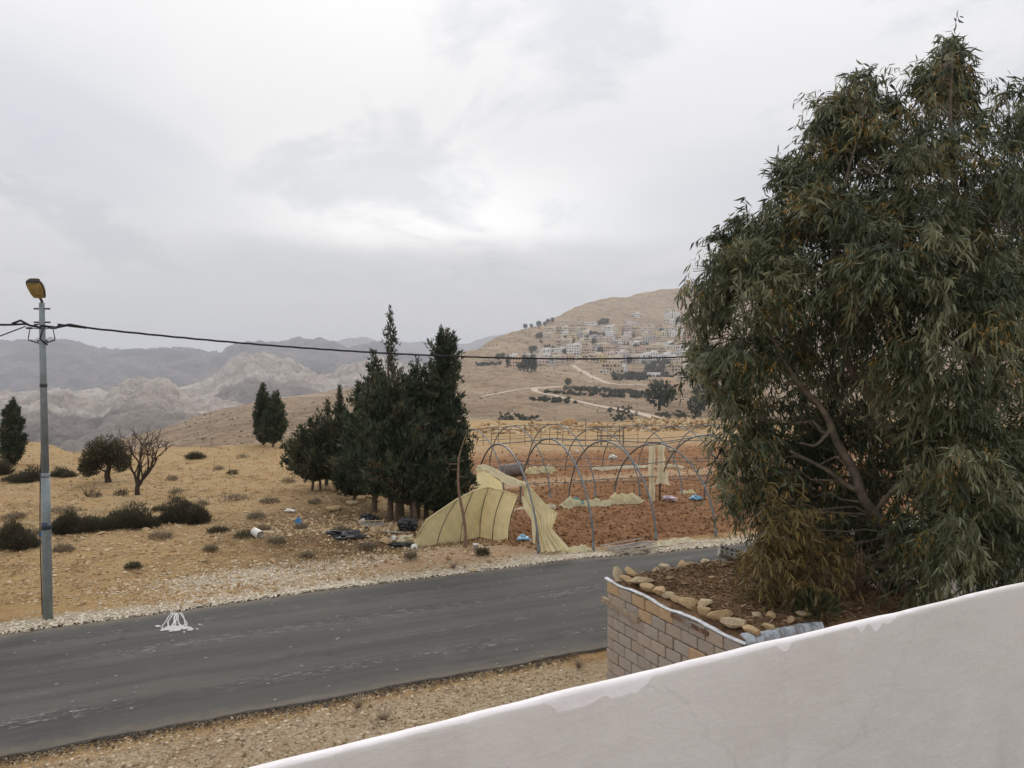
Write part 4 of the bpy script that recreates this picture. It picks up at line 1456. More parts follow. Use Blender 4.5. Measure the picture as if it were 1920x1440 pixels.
# ---------------------------------------------------------------- vegetation
def m_leaf(name, stops, rough=0.5, trans=0.25, spec=0.35):
    def b(t):
        k = t.attr('tint')
        r = t.new('ShaderNodeValToRGB')
        el = r.color_ramp.elements
        while len(el) < len(stops):
            el.new(0.5)
        for e, (p_, c_) in zip(el, stops):
            e.position = p_
            e.color = (*c_, 1)
        t.put(r.inputs[0], k)
        t.bsdf(r.outputs[0], rough, None, spec, 0, trans)
    return material(name, b)


M_CYPRESS = m_leaf('cypress green', [(0, (0.024, 0.035, 0.022)), (0.45, (0.060, 0.079, 0.046)), (0.8, (0.115, 0.138, 0.080)), (1, (0.17, 0.125, 0.07))], 0.7, 0.15, 0.15)
M_CYPRESS2 = m_leaf('dull cypress green', [(0, (0.028, 0.036, 0.022)), (0.45, (0.068, 0.080, 0.046)), (0.8, (0.12, 0.13, 0.075)), (1, (0.18, 0.13, 0.07))], 0.7, 0.15, 0.15)
M_EUC = m_leaf('eucalyptus leaf', [(0, (0.036, 0.049, 0.020)), (0.40, (0.090, 0.106, 0.048)), (0.74, (0.215, 0.222, 0.122)), (0.82, (0.25, 0.160, 0.035)), (1, (0.42, 0.24, 0.045))], 0.5, 0.22, 0.4)
M_EUCDRY = m_leaf('yellowing eucalyptus leaf', [(0, (0.085, 0.062, 0.028)), (0.5, (0.15, 0.115, 0.042)), (1, (0.24, 0.165, 0.055))], 0.6, 0.25, 0.3)
M_SCRUB = m_leaf('grey green scrub', [(0, (0.040, 0.037, 0.022)), (0.6, (0.088, 0.080, 0.050)), (1, (0.165, 0.138, 0.088))], 0.9, 0.1, 0.1)
M_DRYWEED = m_leaf('dry grey weed', [(0, (0.15, 0.115, 0.075)), (0.6, (0.25, 0.205, 0.14)), (1, (0.38, 0.31, 0.21))], 0.95, 0.15, 0.1)
M_OLIVE = m_leaf('olive green foliage', [(0, (0.040, 0.038, 0.020)), (0.6, (0.092, 0.084, 0.046)), (1, (0.15, 0.128, 0.072))], 0.8, 0.15, 0.15)
M_TRUNK = plain('grey brown bark', (0.16, 0.115, 0.085), 0.95, 0.4, 10, 0.8, 0.02, 0.1)
M_DARKBARK = plain('dark bark', (0.055, 0.042, 0.034), 0.95, 0.3, 10, 0.6, 0.01, 0.1)
M_EUCBARK = plain('smooth eucalyptus bark', (0.135, 0.11, 0.082), 0.85, 0.4, 5, 0.5, 0.01, 0.2, dirt=(0.10, 0.075, 0.058))


def unit(v):
    return v / (np.linalg.norm(v, axis=-1, keepdims=True) + 1e-9)


def blades(base, direc, length, width, tint, rg, bend=0.0):
    """flat tapering blades: base (n,3), direc (n,3) unit; four corner diamond, two triangles"""
    n = len(base)
    sidev = unit(np.cross(direc, rg.normal(size=(n, 3))))
    L, W = length[:, None], width[:, None]
    m = base + direc * L * 0.42 + np.array([0, 0, bend]) * L
    tip = base + direc * L - np.array([0, 0, bend]) * L * 1.5
    v = np.stack([base, m - sidev * W, m + sidev * W, tip], 1).reshape(-1, 3)
    k = np.arange(n) * 4
    f = np.concatenate([np.stack([k, k + 2, k + 1], 1), np.stack([k + 1, k + 2, k + 3], 1)])
    return v, f, np.repeat(tint, 4)


def conifer(name, label, bpx, bpy_, tpy, wpx, prof, n, seed, group=None, tpx=None, dens=1.0, spray=0.24, bare=0.10, depth=None, mat=None, multi=1, up=0.8):
    """prof: list of (height fraction, half width fraction of wpx)"""
    rg = np.random.default_rng(seed)
    b_ = on_ground(bpx, bpy_) if depth is None else at(bpx, bpy_, depth)
    if depth is not None:
        b_.z = gh(b_.x, b_.y)
    H = HC - (tpy - 690) / F * b_.y - b_.z
    W = wpx / F * b_.y
    t = thing(name, label, 'tree', b_, 0, group)
    lean = 0.0 if tpx is None else (tpx - bpx) / F * b_.y
    hp, wp = zip(*prof)
    # branches grow up and out of the trunk; the leaf sprays sit along them
    nb = max(40, int(H * 30))
    hh = np.linspace(hp[0], 1, 400)
    ww = np.interp(hh, hp, wp)
    cdf = np.cumsum(ww + 0.07)
    cdf /= cdf[-1]
    hb = np.interp((np.arange(nb) + rg.random(nb)) / nb, cdf, hh)
    ab = np.arange(nb) * 2.399963 + rg.normal(size=nb) * 0.4
    Rb = np.interp(hb, hp, wp) * W * np.clip(0.95 + 0.22 * rg.normal(size=nb), 0.55, 1.5)
    tipp = np.stack([Rb * np.cos(ab) + lean * hb ** 1.3, Rb * np.sin(ab) * 0.95, hb * H], 1)
    hz0 = np.maximum(hb * H - np.maximum(Rb * (0.5 + up * 1.1), 0.5 * (up > 0.7)) - 0.05, hp[0] * H * 0.6)
    root = np.stack([lean * (hz0 / H) ** 1.3, 0 * ab, hz0], 1)
    Lb = np.linalg.norm(tipp - root, axis=1)
    pb = (Lb + 0.3) ** 1.1
    j = rg.choice(nb, n, p=pb / pb.sum())
    tb = 0.12 + 0.88 * rg.random(n) ** 0.75
    axis = unit(tipp - root)[j]
    spread = (0.06 + 0.15 * np.sin(PI * np.clip(tb, 0, 1)) ** 0.8) * np.minimum(Lb[j], 1.6)
    spread = np.minimum(spread, 0.36)
    base = root[j] + (tipp - root)[j] * tb[:, None] + rg.normal(size=(n, 3)) * (spread * 0.55)[:, None]
    base[:, 2] = np.clip(base[:, 2], hp[0] * H * 0.7, H)
    u_ = tb
    ang, h = ab[j], base[:, 2] / H
    out = unit(rg.normal(size=(n, 3)))
    d0 = unit(axis * 0.9 + np.array([0, 0, up * 0.55]) + out * 0.45)
    spray = spray * np.clip(0.55 + 0.6 * Rb[j] / (0.45 * W), 0.5, 1.1)[:, None]
    V, Fc, T = [], [], []
    cnt = 0
    tint0 = np.clip(0.45 + 0.18 * rg.normal(size=n) + 0.16 * rg.normal(size=nb)[j], 0, 0.93)
    tint0 = np.where((rg.random(nb) < 0.05)[j] & (rg.random(n) < 0.7), 0.97, tint0)
    for kk in range(4):
        dd = unit(d0 + rg.normal(size=(n, 3)) * 0.42)
        st = base + d0 * (spray * 0.35 * rg.random((n, 1))) + rg.normal(size=(n, 3)) * spray * 0.10
        v, f, tt = blades(st, dd, spray[:, 0] * (0.45 + 0.7 * rg.random(n)), spray[:, 0] * 0.12 * (0.7 + 0.6 * rg.random(n)), np.clip(tint0 + 0.08 * rg.normal(size=n), 0, 1), rg)
        V.append(v)
        Fc.append(f + cnt)
        T.append(tt)
        cnt += len(v)
    me = raw_mesh('crown', np.concatenate(V), np.concatenate(Fc), False, {'tint': np.concatenate(T)}, [mat or M_CYPRESS])
    link('crown', me, t)['kind'] = 'stuff'
    bw = MB()
    for q_ in range(0, nb, 2):
        bw.tube([root[q_], (root[q_] + tipp[q_]) / 2 - np.array([0, 0, 0.04]), root[q_] * 0.2 + tipp[q_] * 0.8], [0.02, 0.014, 0.006], 4, cap=False)
    bw.build('branch_work', M_TRUNK, t)['kind'] = 'stuff'
    for q_ in range(multi):
        ox = 0 if multi == 1 else (q_ - (multi - 1) / 2) * 0.42 + 0.1 * rg.normal()
        oy = 0 if multi == 1 else 0.25 * rg.normal()
        tr_ = 0.018 * H + 0.03
        pts = [(ox, oy, -0.25)] + [(ox * (1 - 0.5 * z_) + lean * z_ ** 1.3 + 0.03 * math.sin(z_ * 9 + q_), oy * (1 - 0.5 * z_), z_ * H) for z_ in np.linspace(0.0, 0.93 if q_ == 0 else 0.6, 8)]
        MB().tube(pts, list(np.linspace(tr_ * (1 if multi == 1 else 0.8), 0.015, len(pts))), 7).build('trunk', M_TRUNK, t)
    return t


COLUMN = [(0.04, 0.16), (0.12, 0.34), (0.25, 0.46), (0.45, 0.48), (0.62, 0.42), (0.8, 0.28), (0.93, 0.13), (1, 0.02)]
GR1 = 'cypress trees in the dense clump'
conifer('cypress_tree', 'tall cypress of the dense clump with a long thin ragged spire', 742, 968, 574, 160,
        [(0.15, 0.30), (0.22, 0.46), (0.38, 0.44), (0.52, 0.40), (0.63, 0.30), (0.69, 0.17), (0.73, 0.07), (0.79, 0.035), (0.84, 0.085), (0.89, 0.055), (0.94, 0.02), (1, 0.005)], 9500, 101, GR1, tpx=732, multi=2)
conifer('cypress_tree', 'dense dark columnar cypress at the right end of the clump, above the plastic screen', 828, 966, 613, 100,
        [(0.06, 0.20), (0.14, 0.38), (0.28, 0.47), (0.45, 0.42), (0.6, 0.33), (0.75, 0.28), (0.88, 0.25), (0.95, 0.17), (1, 0.06)], 11000, 102, GR1, tpx=834)
conifer('cypress_tree', 'broad cypress on the left side of the dense clump with a jagged top', 702, 957, 655, 104,
        [(0.16, 0.30), (0.24, 0.48), (0.45, 0.46), (0.62, 0.34), (0.75, 0.26), (0.88, 0.15), (1, 0.03)], 7000, 103, GR1, tpx=702)
conifer('cypress_tree', 'middle cypress of the dense clump between the spire and the dark column', 788, 962, 668, 112,
        [(0.16, 0.3), (0.24, 0.48), (0.45, 0.48), (0.7, 0.42), (0.88, 0.26), (0.95, 0.12), (1, 0.03)], 7000, 104, GR1, tpx=783, multi=2)
conifer('cypress_tree', 'lower front cypress of the clump with bare stems above the rubbish', 765, 976, 745, 130,
        [(0.24, 0.28), (0.34, 0.48), (0.5, 0.48), (0.75, 0.34), (0.9, 0.16), (1, 0.03)], 4500, 105, GR1, multi=3)
conifer('cypress_tree', 'small cypress with a thin pointed tip left of the dense clump', 640, 925, 722, 68,
        [(0.14, 0.34), (0.25, 0.5), (0.45, 0.46), (0.6, 0.34), (0.78, 0.17), (0.9, 0.07), (1, 0.02)], 4200, 106, GR1, tpx=637, multi=2, mat=M_CYPRESS2)
conifer('cypress_tree', 'shaggy low cypress at the left edge of the clump', 590, 925, 768, 100,
        [(0.20, 0.20), (0.35, 0.46), (0.55, 0.48), (0.75, 0.30), (0.9, 0.12), (1, 0.03)], 4200, 107, GR1, tpx=598, multi=2, up=0.6, mat=M_CYPRESS2)
conifer('cypress_tree', 'young ragged cypress leaning out between the small pointed one and the clump', 664, 940, 815, 62,
        [(0.12, 0.3), (0.3, 0.5), (0.6, 0.42), (0.85, 0.2), (1, 0.03)], 3500, 108, GR1)
conifer('cypress_tree', 'sparse see-through cypress with a reddish top behind the shaggy low one', 612, 915, 742, 60,
        [(0.2, 0.3), (0.4, 0.45), (0.62, 0.3), (0.8, 0.12), (1, 0.03)], 1300, 109, GR1, tpx=616, mat=M_CYPRESS2)
conifer('cypress_tree', 'taller cypress of the lone pair on the crest', 494, 834, 717, 30, COLUMN, 3600, 110, 'pair of cypresses on the crest', bare=0.1, spray=0.27)
conifer('cypress_tree', 'shorter cypress of the lone pair on the crest', 512, 838, 732, 38,
        [(0.10, 0.2), (0.2, 0.42), (0.4, 0.5), (0.6, 0.40), (0.8, 0.27), (0.93, 0.2), (1, 0.06)], 3200, 111, 'pair of cypresses on the crest', tpx=518, spray=0.27)
conifer('cypress_tree', 'lone cypress at the left edge of the slope behind the lamp post', 22, 874, 747, 34,
        [(0.0, 0.10), (0.1, 0.30), (0.3, 0.48), (0.5, 0.48), (0.7, 0.40), (0.88, 0.22), (1, 0.03)], 4200, 112, tpx=26, spray=0.25)


def branch(mb, p, d, L, r, lev, rg, droop=0.0, tips=None, split=(2, 3)):
    n = 5
    pts, rad = [p], [r]
    for k in range(n):
        d = unit(d + rg.normal(size=3) * 0.16 + np.array([0, 0, 0.05 - droop]))
        p = p + d * L / n
        pts.append(p)
        rad.append(r * (1 - 0.42 * (k + 1) / n))
    mb.tube(pts, rad, 6 if lev > 2 else 4, cap=False)
    if lev == 0:
        if tips is not None:
            tips.append((p, d))
        return
    for k in range(rg.integers(*split) + 1):
        a_ = rg.normal(size=3)
        nd = unit(d + unit(a_ - d * np.dot(a_, d)) * (0.55 + 0.35 * rg.random()))
        q = pts[-1] if k < 2 else pts[rg.integers(2, n)]
        branch(mb, np.array(q), nd, L * (0.62 + 0.2 * rg.random()), r * 0.55, lev - 1, rg, droop, tips, split)


# bare tree and the bushy one beside it
rg = np.random.default_rng(204)
b_ = on_ground(258, 931)
bt = thing('bare_tree', 'leafless dark tree with forking branches on the stony slope', 'tree', b_)
mb = MB()
Hb = 120 / F * b_.y
mb.tube([(0, 0, -0.2), (0, 0, 0), (-0.02, 0, 0.2), (0, 0, 0.42)], [0.15, 0.13, 0.11, 0.11], 8)
mb.build('trunk', M_DARKBARK, bt)
mb = MB()
for d_ in ((-0.42, 0.1, 0.9), (0.55, -0.1, 0.6), (-0.1, -0.3, 0.95), (0.35, 0.3, 0.85)):
    branch(mb, np.array([0, 0, 0.38]), unit(np.array(d_)), 0.95 + 0.25 * rg.random(), 0.075, 4, rg)
o = mb.build('branch_work', M_DARKBARK, bt)
o['kind'] = 'stuff'
b_ = on_ground(200, 905)
bt = thing('bushy_tree', 'small dull olive bushy tree beside the leafless one', 'tree', b_)
MB().tube([(0.1, 0, -0.2), (0.1, 0, 0), (0.02, 0, 0.4), (0.14, 0, 0.85), (0.02, 0, 1.4), (0.05, 0, 2.0)], [0.19, 0.17, 0.14, 0.12, 0.10, 0.05], 7).build('trunk', M_DARKBARK, bt)
n = 8000
c = np.array([(0.0, 0, 1.75), (-0.75, 0.1, 1.05), (0.45, 0.2, 1.5), (-0.35, -0.2, 1.6), (0.7, 0.1, 1.05), (-1.05, 0.2, 0.75)])
rz_ = np.array([0.75, 0.65, 0.65, 0.65, 0.5, 0.45])
w_ = rng.integers(0, len(c), n)
dv = unit(rng.normal(size=(n, 3)))
base = c[w_] + dv * (rz_[w_] * rng.random(n) ** 0.45)[:, None]
base[:, 2] = np.maximum(base[:, 2], 0.3)
v, f, tt = blades(base, unit(dv + np.array([0, 0, 0.4]) + rng.normal(size=(n, 3)) * 0.6), 0.08 + 0.12 * rng.random(n), 0.018 + 0.012 * rng.random(n), np.clip(rng.random(n) * 0.8 + 0.2 * dv[:, 2], 0, 1), rng)
link('crown', raw_mesh('crown', v, f, False, {'tint': tt}, [M_OLIVE]), bt)
mbb = MB()
rg = np.random.default_rng(22)
for d_ in ((-0.5, 0, .8), (0.5, .1, .8), (0.1, .2, 1), (-.9, .1, .5)):
    branch(mbb, np.array([0.02, 0, 0.5]), unit(np.array(d_)), 0.6, 0.04, 3, rg)
mbb.build('branch_work', M_DARKBARK, bt)['kind'] = 'stuff'


def bush_mesh(W, Dp, H, n, seed, mat, ln=0.22, lobes=5, wd=0.012):
    rg = np.random.default_rng(seed)
    V, Fc, T, cnt = [], [], [], 0
    cx_ = rg.uniform(-0.5, 0.5, lobes) * W * 0.62
    cy_ = rg.uniform(-0.5, 0.5, lobes) * Dp * 0.5
    ch_ = H * rg.uniform(0.45, 1.05, lobes) * (1 - 0.55 * np.abs(cx_) / (0.31 * W + 1e-6))
    ch_[0] = H
    cr_ = np.maximum(W / lobes * 1.0, 0.10 * W) * rg.uniform(0.9, 1.5, lobes)
    if lobes == 1:
        cx_, cy_, cr_ = cx_ * 0, cy_ * 0, np.full(1, 0.45 * W)
    w_ = rg.integers(0, lobes, n)
    ang = rg.random(n) * 2 * PI
    el = np.arccos(1 - rg.random(n) * 0.98)
    k = rg.random(n) ** 0.35
    lump = 1 + 0.25 * fbm(ang * 1.6 + w_, el * 3, 3, seed)
    d = np.stack([np.sin(el) * np.cos(ang), np.sin(el) * np.sin(ang), np.cos(el)], 1)
    base = np.stack([cx_[w_] + d[:, 0] * cr_[w_] * k * lump, cy_[w_] + d[:, 1] * np.minimum(cr_[w_], Dp * 0.5) * k * lump, d[:, 2] * ch_[w_] * 0.88 * k * lump], 1)
    dd = unit(d * 0.8 + np.array([0, 0, 0.55]) + rg.normal(size=(n, 3)) * 0.4)
    v, f, tt = blades(base, dd, ln * (0.4 + 0.8 * rg.random(n)), wd * (0.6 + 0.8 * rg.random(n)), np.clip(0.15 + 0.5 * rg.random(n) + 0.35 * k * d[:, 2], 0, 1), rg)
    # woody stems from the root
    m = max(12, n // 60)
    sel = rg.integers(0, n, m)
    st = np.zeros((m, 3)) + np.stack([cx_[w_[sel]] * 0.8, cy_[w_[sel]] * 0.8, np.full(m, -0.03)], 1)
    L = np.linalg.norm(base[sel] - st, axis=1)
    v2, f2, t2 = blades(st, unit(base[sel] - st), L, np.full(m, 0.014), np.full(m, 0.1), rg)
    return raw_mesh('foliage', np.concatenate([v, v2]), np.concatenate([f, f2 + len(v)]), False, {'tint': np.concatenate([tt, t2])}, [mat])


def bush(name, label, px, py, wpx, hpx, n, seed, mat=None, cat='shrub', group=None, depthf=0.6, ln=0.22, lobes=5):
    b_ = on_ground(px, py)
    k = b_.y / F
    me = bush_mesh(wpx * k, max(0.3, wpx * k * depthf), hpx * k * 1.05, n, seed, mat or M_SCRUB, ln, lobes)
    o = link(name, me, None, b_)
    return tag(o, label, cat, group)


GB = 'dark shrubs on the slope'
bush('shrub', 'long dark shrub mound just right of the lamp post', 145, 1006, 110, 42, 9000, 301, group=GB, lobes=6)
bush('shrub', 'rounded dark shrub at the right end of the long mound', 232, 1000, 120, 44, 10000, 302, group=GB, lobes=6)
bush('shrub', 'separate dense dark shrub between the mound and the rubbish', 352, 986, 108, 54, 10000, 303, group=GB, lobes=6)
bush('shrub', 'dark shrub cut by the left edge of the picture in front of the lamp post', 28, 1036, 112, 50, 10000, 304, group=GB, lobes=6)
bush('shrub', 'grey green shrub in the back row left of the lamp post', 48, 903, 90, 32, 5000, 305, group=GB, lobes=5)
bush('shrub', 'low shrub in the back row right of the lamp post', 122, 893, 52, 18, 2600, 306, group=GB, lobes=4)
bush('shrub', 'shrub at the foot of the lone cypress on the left edge', 2, 890, 36, 38, 2500, 307, group=GB, lobes=4)
bush('shrub', 'low dark shrub on the crest left of the cypress pair', 362, 862, 42, 14, 1800, 308, group=GB, lobes=4)
bush('shrub', 'brownish low shrub beside the field left of the tunnel end', 872, 902, 46, 22, 1800, 309, group=GB, lobes=4)
WEEDS = [(228, 934, 30, 12), (122, 968, 66, 12), (28, 980, 44, 12), (440, 940, 58, 13), (395, 1042, 26, 12), (462, 1018, 50, 12), (492, 1002, 30, 12), (300, 1016, 50, 11), (120, 1044, 40, 12),
         (480, 980, 36, 10), (410, 1004, 40, 10), (505, 950, 40, 9), (565, 1000, 26, 10), (330, 928, 30, 8), (322, 900, 26, 9), (436, 890, 24, 9), (410, 878, 22, 8), (180, 936, 22, 12), (590, 950, 30, 10), (640, 1010, 40, 10),
         (250, 1072, 30, 10), (575, 1050, 30, 10), (690, 1030, 34, 10), (540, 905, 28, 10), (455, 860, 30, 8), (300, 965, 34, 8), (70, 1012, 60, 10), (520, 1030, 36, 10), (770, 1062, 24, 14), (380, 950, 30, 9), (905, 1050, 26, 10)]


def where_weed(px, py):
    marks = [('the dark shrub mound', 190, 985), ('the separate dark shrub', 352, 970), ('the lamp post foot', 90, 1150), ('the leafless tree', 262, 920), ('the white bucket', 480, 1015), ('the blue ball of plastic', 560, 985),
             ('the cypress pair', 505, 840), ('the shaggy low cypress', 590, 920), ('the black plastic', 650, 1012), ('the wooden stake', 872, 1044), ('the white gravel patch', 500, 1075), ('the edge shrub on the left', 28, 1020)]
    m = min(marks, key=lambda q: (q[1] - px) ** 2 + 4 * (q[2] - py) ** 2)
    dx, dy = px - m[1], py - m[2]
    side = ('right of' if dx > 0 else 'left of') if abs(dx) > 2 * abs(dy) else ('below' if dy > 0 else 'above')
    return f'{side} {m[0]}'


from collections import defaultdict as _dd
wl_ = _dd(list)
for k, (px, py, wd, ht) in enumerate(WEEDS):
    wl_[f'{"wide" if wd >= 40 else "small"} {"grey" if k % 5 else "dark"} dry weed tuft {where_weed(px, py)}'].append((px, py, k))
wlab = {}
for lab, lst in wl_.items():
    lst.sort()
    for q, (px, py, k) in enumerate(lst):
        wlab[k] = lab if len(lst) == 1 else f'{("leftmost", "next", "third", "fourth")[q] if q < len(lst) - 1 else "rightmost"} {lab}'
for k, (px, py, wd, ht) in enumerate(WEEDS):
    bush('dry_weed', wlab[k], px, py, wd, ht * 0.85, 420 if wd > 30 else 260, 330 + k, M_DRYWEED if k % 5 else M_SCRUB, 'weed', 'dry weed tufts on the stony slope', 0.8, 0.16, 1)


# ---------------------------------------------------------------- the eucalyptus
EUC = [(1405, 440, 46, -.2), (1350, 478, 42, 0), (1470, 365, 50, .2), (1505, 295, 50, 0), (1560, 215, 48, .2), (1595, 178, 44, .1), (1640, 165, 40, .3), (1655, 240, 62, -.3), (1730, 165, 44, -.2), (1762, 112, 38, -.2), (1822, 150, 50, .2), (1782, 84, 28, 0),
       (1500, 780, 95, 1.6), (1560, 900, 95, 1.6), (1480, 950, 72, 1.2), (1620, 830, 95, 1.9), (1560, 1000, 62, 1.4), (1605, 950, 72, 1.7), (1705, 780, 46, -1.4), (1680, 960, 80, 1.8), (1310, 520, 36, 0), (1305, 700, 40, .2), (1345, 860, 44, .2), (1785, 110, 42, -.2), (1800, 90, 34, 0), (1625, 165, 42, .2), (1385, 440, 42, .2), (1460, 370, 46, .2), (1530, 215, 42, .2), (1400, 955, 50, .2), (1600, 1010, 60, .6), (1850, 960, 90, -1.2), (1720, 1020, 60, -1.6), (1560, 1060, 45, .6), (1790, 150, 80, -.3), (1735, 235, 85, -.5), (1850, 235, 80, .5), (1620, 215, 75, .3), (1555, 275, 80, .0), (1660, 325, 105, -1), (1775, 355, 115, -1.3), (1500, 355, 78, .6), (1475, 430, 70, -.2), (1570, 440, 105, -1),
       (1425, 470, 62, .4), (1372, 500, 55, -.3), (1340, 560, 55, 0), (1325, 640, 52, .5), (1340, 715, 60, -.4), (1420, 565, 90, -.8), (1430, 680, 95, .8), (1530, 565, 115, 1.0), (1655, 485, 120, -1.8), (1795, 500, 120, -2),
       (1540, 695, 95, 1.4), (1650, 590, 105, -1.9), (1775, 640, 120, -2.1), (1370, 800, 58, 0), (1440, 800, 75, .6), (1395, 890, 52, .2), (1445, 925, 62, .3), (1545, 860, 85, 1.0), (1800, 790, 95, -1.6), (1775, 850, 70, -2.2),
       (1830, 890, 95, -1.8), (1800, 985, 90, -2.4), (1860, 1030, 90, -2.0), (1545, 965, 70, .6), (1640, 900, 60, 1.4), (1610, 1065, 45, .4), (1690, 1120, 45, -.5), (1780, 1095, 70, -2.4), (1600, 760, 80, 1.8), (1700, 740, 80, 1.9),
       (1690, 420, 100, 1.8), (1600, 330, 90, 1.8), (1800, 430, 110, 2.0), (1500, 480, 90, 1.8), (1440, 620, 90, 2.0), (1640, 560, 110, 2.2), (1880, 560, 100, -1.0), (1900, 420, 100, -.5), (1395, 620, 70, -.9)]
EUC2 = [(1880, 700, 90, 0), (1890, 480, 90, .5), (1915, 205, 62, 1.5), (1960, 300, 90, 2), (1900, 330, 60, 1.5), (1990, 430, 120, 2), (2010, 600, 130, 1.5), (1960, 720, 110, .5), (2050, 800, 140, 1.5), (1940, 860, 90, 0), (1960, 980, 100, -.5), (2080, 960, 120, .5), (1900, 1010, 70, .2), (2080, 450, 120, 2.5), (2080, 640, 130, 2.5)]
DRYLOBES = [(1430, 1010, 52, -1.5), (1470, 1075, 62, -1.6), (1520, 1030, 50, -1.5), (1430, 1085, 42, -1.6), (1475, 975, 42, -1.5)]
ED = 14.3


OUTLINE = np.array([(1281, 522), (1279, 667), (1275, 724), (1318, 764), (1335, 813), (1303, 853), (1310, 893), (1350, 910), (1360, 966), (1384, 985), (1366, 1015), (1362, 1070), (1395, 1135), (1425, 1195), (1500, 1260), (2600, 1500), (2600, -100), (1990, -60),
    (1960, 120), (1918, 138), (1870, 158), (1848, 215), (1834, 159), (1815, 108), (1797, 62), (1770, 62), (1741, 80), (1725, 127), (1686, 148), (1678, 195), (1650, 165), (1636, 112), (1606, 125), (1579, 143), (1565, 178), (1525, 185), (1540, 232), (1490, 246), (1466, 285), (1450, 312),
    (1450, 350), (1434, 377), (1444, 436), (1420, 405), (1373, 399), (1337, 430), (1305, 474)], float)


def inside(P):
    """which points of the crown lie within the crown's own outline as it was surveyed from the house"""
    d = P - np.array([0, 0, HC])
    zc = d[:, 1] * math.cos(PITCH) - d[:, 2] * math.sin(PITCH)
    yc = d[:, 1] * math.sin(PITCH) + d[:, 2] * math.cos(PITCH)
    u, v = 960 + F * d[:, 0] / zc, 720 - F * yc / zc
    w_ = np.zeros(len(P), bool)
    a, b = OUTLINE, np.roll(OUTLINE, -1, 0)
    for (x0, y0), (x1, y1) in zip(a, b):
        c = ((y0 > v) != (y1 > v)) & (u < (x1 - x0) * (v - y0) / (y1 - y0 + 1e-9) + x0)
        w_ ^= c
    return w_


def euc_foliage(lobes, per, seed, dry=False, llen=(0.11, 0.25)):
    rg = np.random.default_rng(seed)
    B, Dn, Ln, T = [], [], [], []
    for (px, py, r, dz) in lobes:
        c = np.array(at(px, py, ED + dz))
        rad = r / F * (ED + dz)
        nc = max(5, int(10 * (r / 80) ** 2))
        dc = unit(rg.normal(size=(nc, 3)))
        cc = c + dc * (rad * (0.40 + 0.55 * rg.random(nc) ** 0.7))[:, None]
        m = int(per * (r / 80) ** 2 * (1.7 if r < 55 else 1.0))
        j = rg.integers(0, nc, m)
        p = cc[j] + rg.normal(size=(m, 3)) * np.array([0.12, 0.12, 0.09])
        dv = dc[j]
        d = unit(dv * 0.55 + rg.normal(size=(m, 3)) * 0.5 + np.array([0, 0, -0.30]) + np.array([0, 0, 0.45]) * np.clip(dv[:, 2:3], 0, 1))
        golden = (rg.random(nc) < 0.34)[j] & (rg.random(m) < 0.8)
        tw = np.clip(0.36 + 0.12 * rg.normal(size=m) + 0.26 * rg.normal(size=nc)[j], 0, 0.74)
        L = 0.28 + 0.34 * rg.random(m)
        nl = 15
        ok = inside(p + d * (L * 0.95)[:, None] + np.array([0, 0, -0.16]) + rg.normal(size=(m, 3)) * 0.11) & inside(p + np.array([0, 0, 0.05]))
        ok |= (rg.random(m) < 0.07) & inside(p + np.array([0.12, 0, -0.15]))
        p, d, L, golden, tw = p[ok], d[ok], L[ok], golden[ok], tw[ok]
        m = len(p)
        for q in range(nl):
            s_ = (q + 0.5) / nl
            bp = p + d * (L * s_)[:, None] + np.array([0, 0, -0.30]) * (L * s_ ** 2)[:, None]
            ld = unit(d * (0.25 + 0.3 * rg.random((m, 1))) + rg.normal(size=(m, 3)) * 0.40 + np.array([0, 0, -0.75]))
            B.append(bp)
            Dn.append(ld)
            Ln.append(rg.uniform(llen[0], llen[1], m))
            g = golden & (rg.random(m) < (0.65 if s_ < 0.6 else 0.25))
            T.append(np.where(g, 0.80 + 0.2 * rg.random(m), np.clip(tw + 0.12 * rg.normal(size=m), 0, 0.74)))
    B, Dn, Ln, T = np.concatenate(B), np.concatenate(Dn), np.concatenate(Ln), np.concatenate(T)
    if dry:
        T = np.clip(rg.random(len(T)), 0, 1)
    # golden ones are short fruit and bud stalks
    Ln = np.where((T > 0.78) & (not dry), Ln * 0.55, Ln)
    return B, Dn, Ln, T


def leaf_mesh(B, Dn, Ln, T, seed, mat, name='foliage', wf=0.066):
    rg = np.random.default_rng(seed)
    n = len(B)
    sv = unit(np.cross(Dn, rg.normal(size=(n, 3))))
    nv = np.cross(sv, Dn)
    L = Ln[:, None]
    W = L * wf * (0.8 + 0.5 * rg.random((n, 1)))
    cv = (rg.random((n, 1)) - 0.3) * 0.22
    side = (rg.random((n, 1)) - 0.5) * 0.25
    p1 = B + Dn * L * 0.32 + nv * L * cv * 0.6 + sv * L * side * 0.5
    p2 = B + Dn * L * 0.68 + nv * L * cv * 0.8 + sv * L * side * 0.6
    p3 = B + Dn * L + nv * L * cv * 0.2
    v = np.stack([B, p1 - sv * W, p1 + sv * W, p2 - sv * W * 0.8, p2 + sv * W * 0.8, p3], 1).reshape(-1, 3)
    k = np.arange(n) * 6
    tr_ = np.concatenate([np.stack([k, k + 2, k + 1], 1), np.stack([k + 3, k + 4, k + 5], 1)])
    qd = np.stack([k + 1, k + 2, k + 4, k + 3], 1)
    return raw_mesh(name, v, [qd, tr_], False, {'tint': np.repeat(T, 6)}, [mat])


euc = thing('eucalyptus_tree', 'huge drooping eucalyptus with golden buds towering behind the terrace wall', 'tree', (7.9, 14.6, 0))
e0 = np.array([7.9, 14.6, 0])
EUC = [(x, y, r * 1.04, z) for x, y, r, z in EUC]
B, Dn, Ln, T = euc_foliage(EUC, 140, 401)
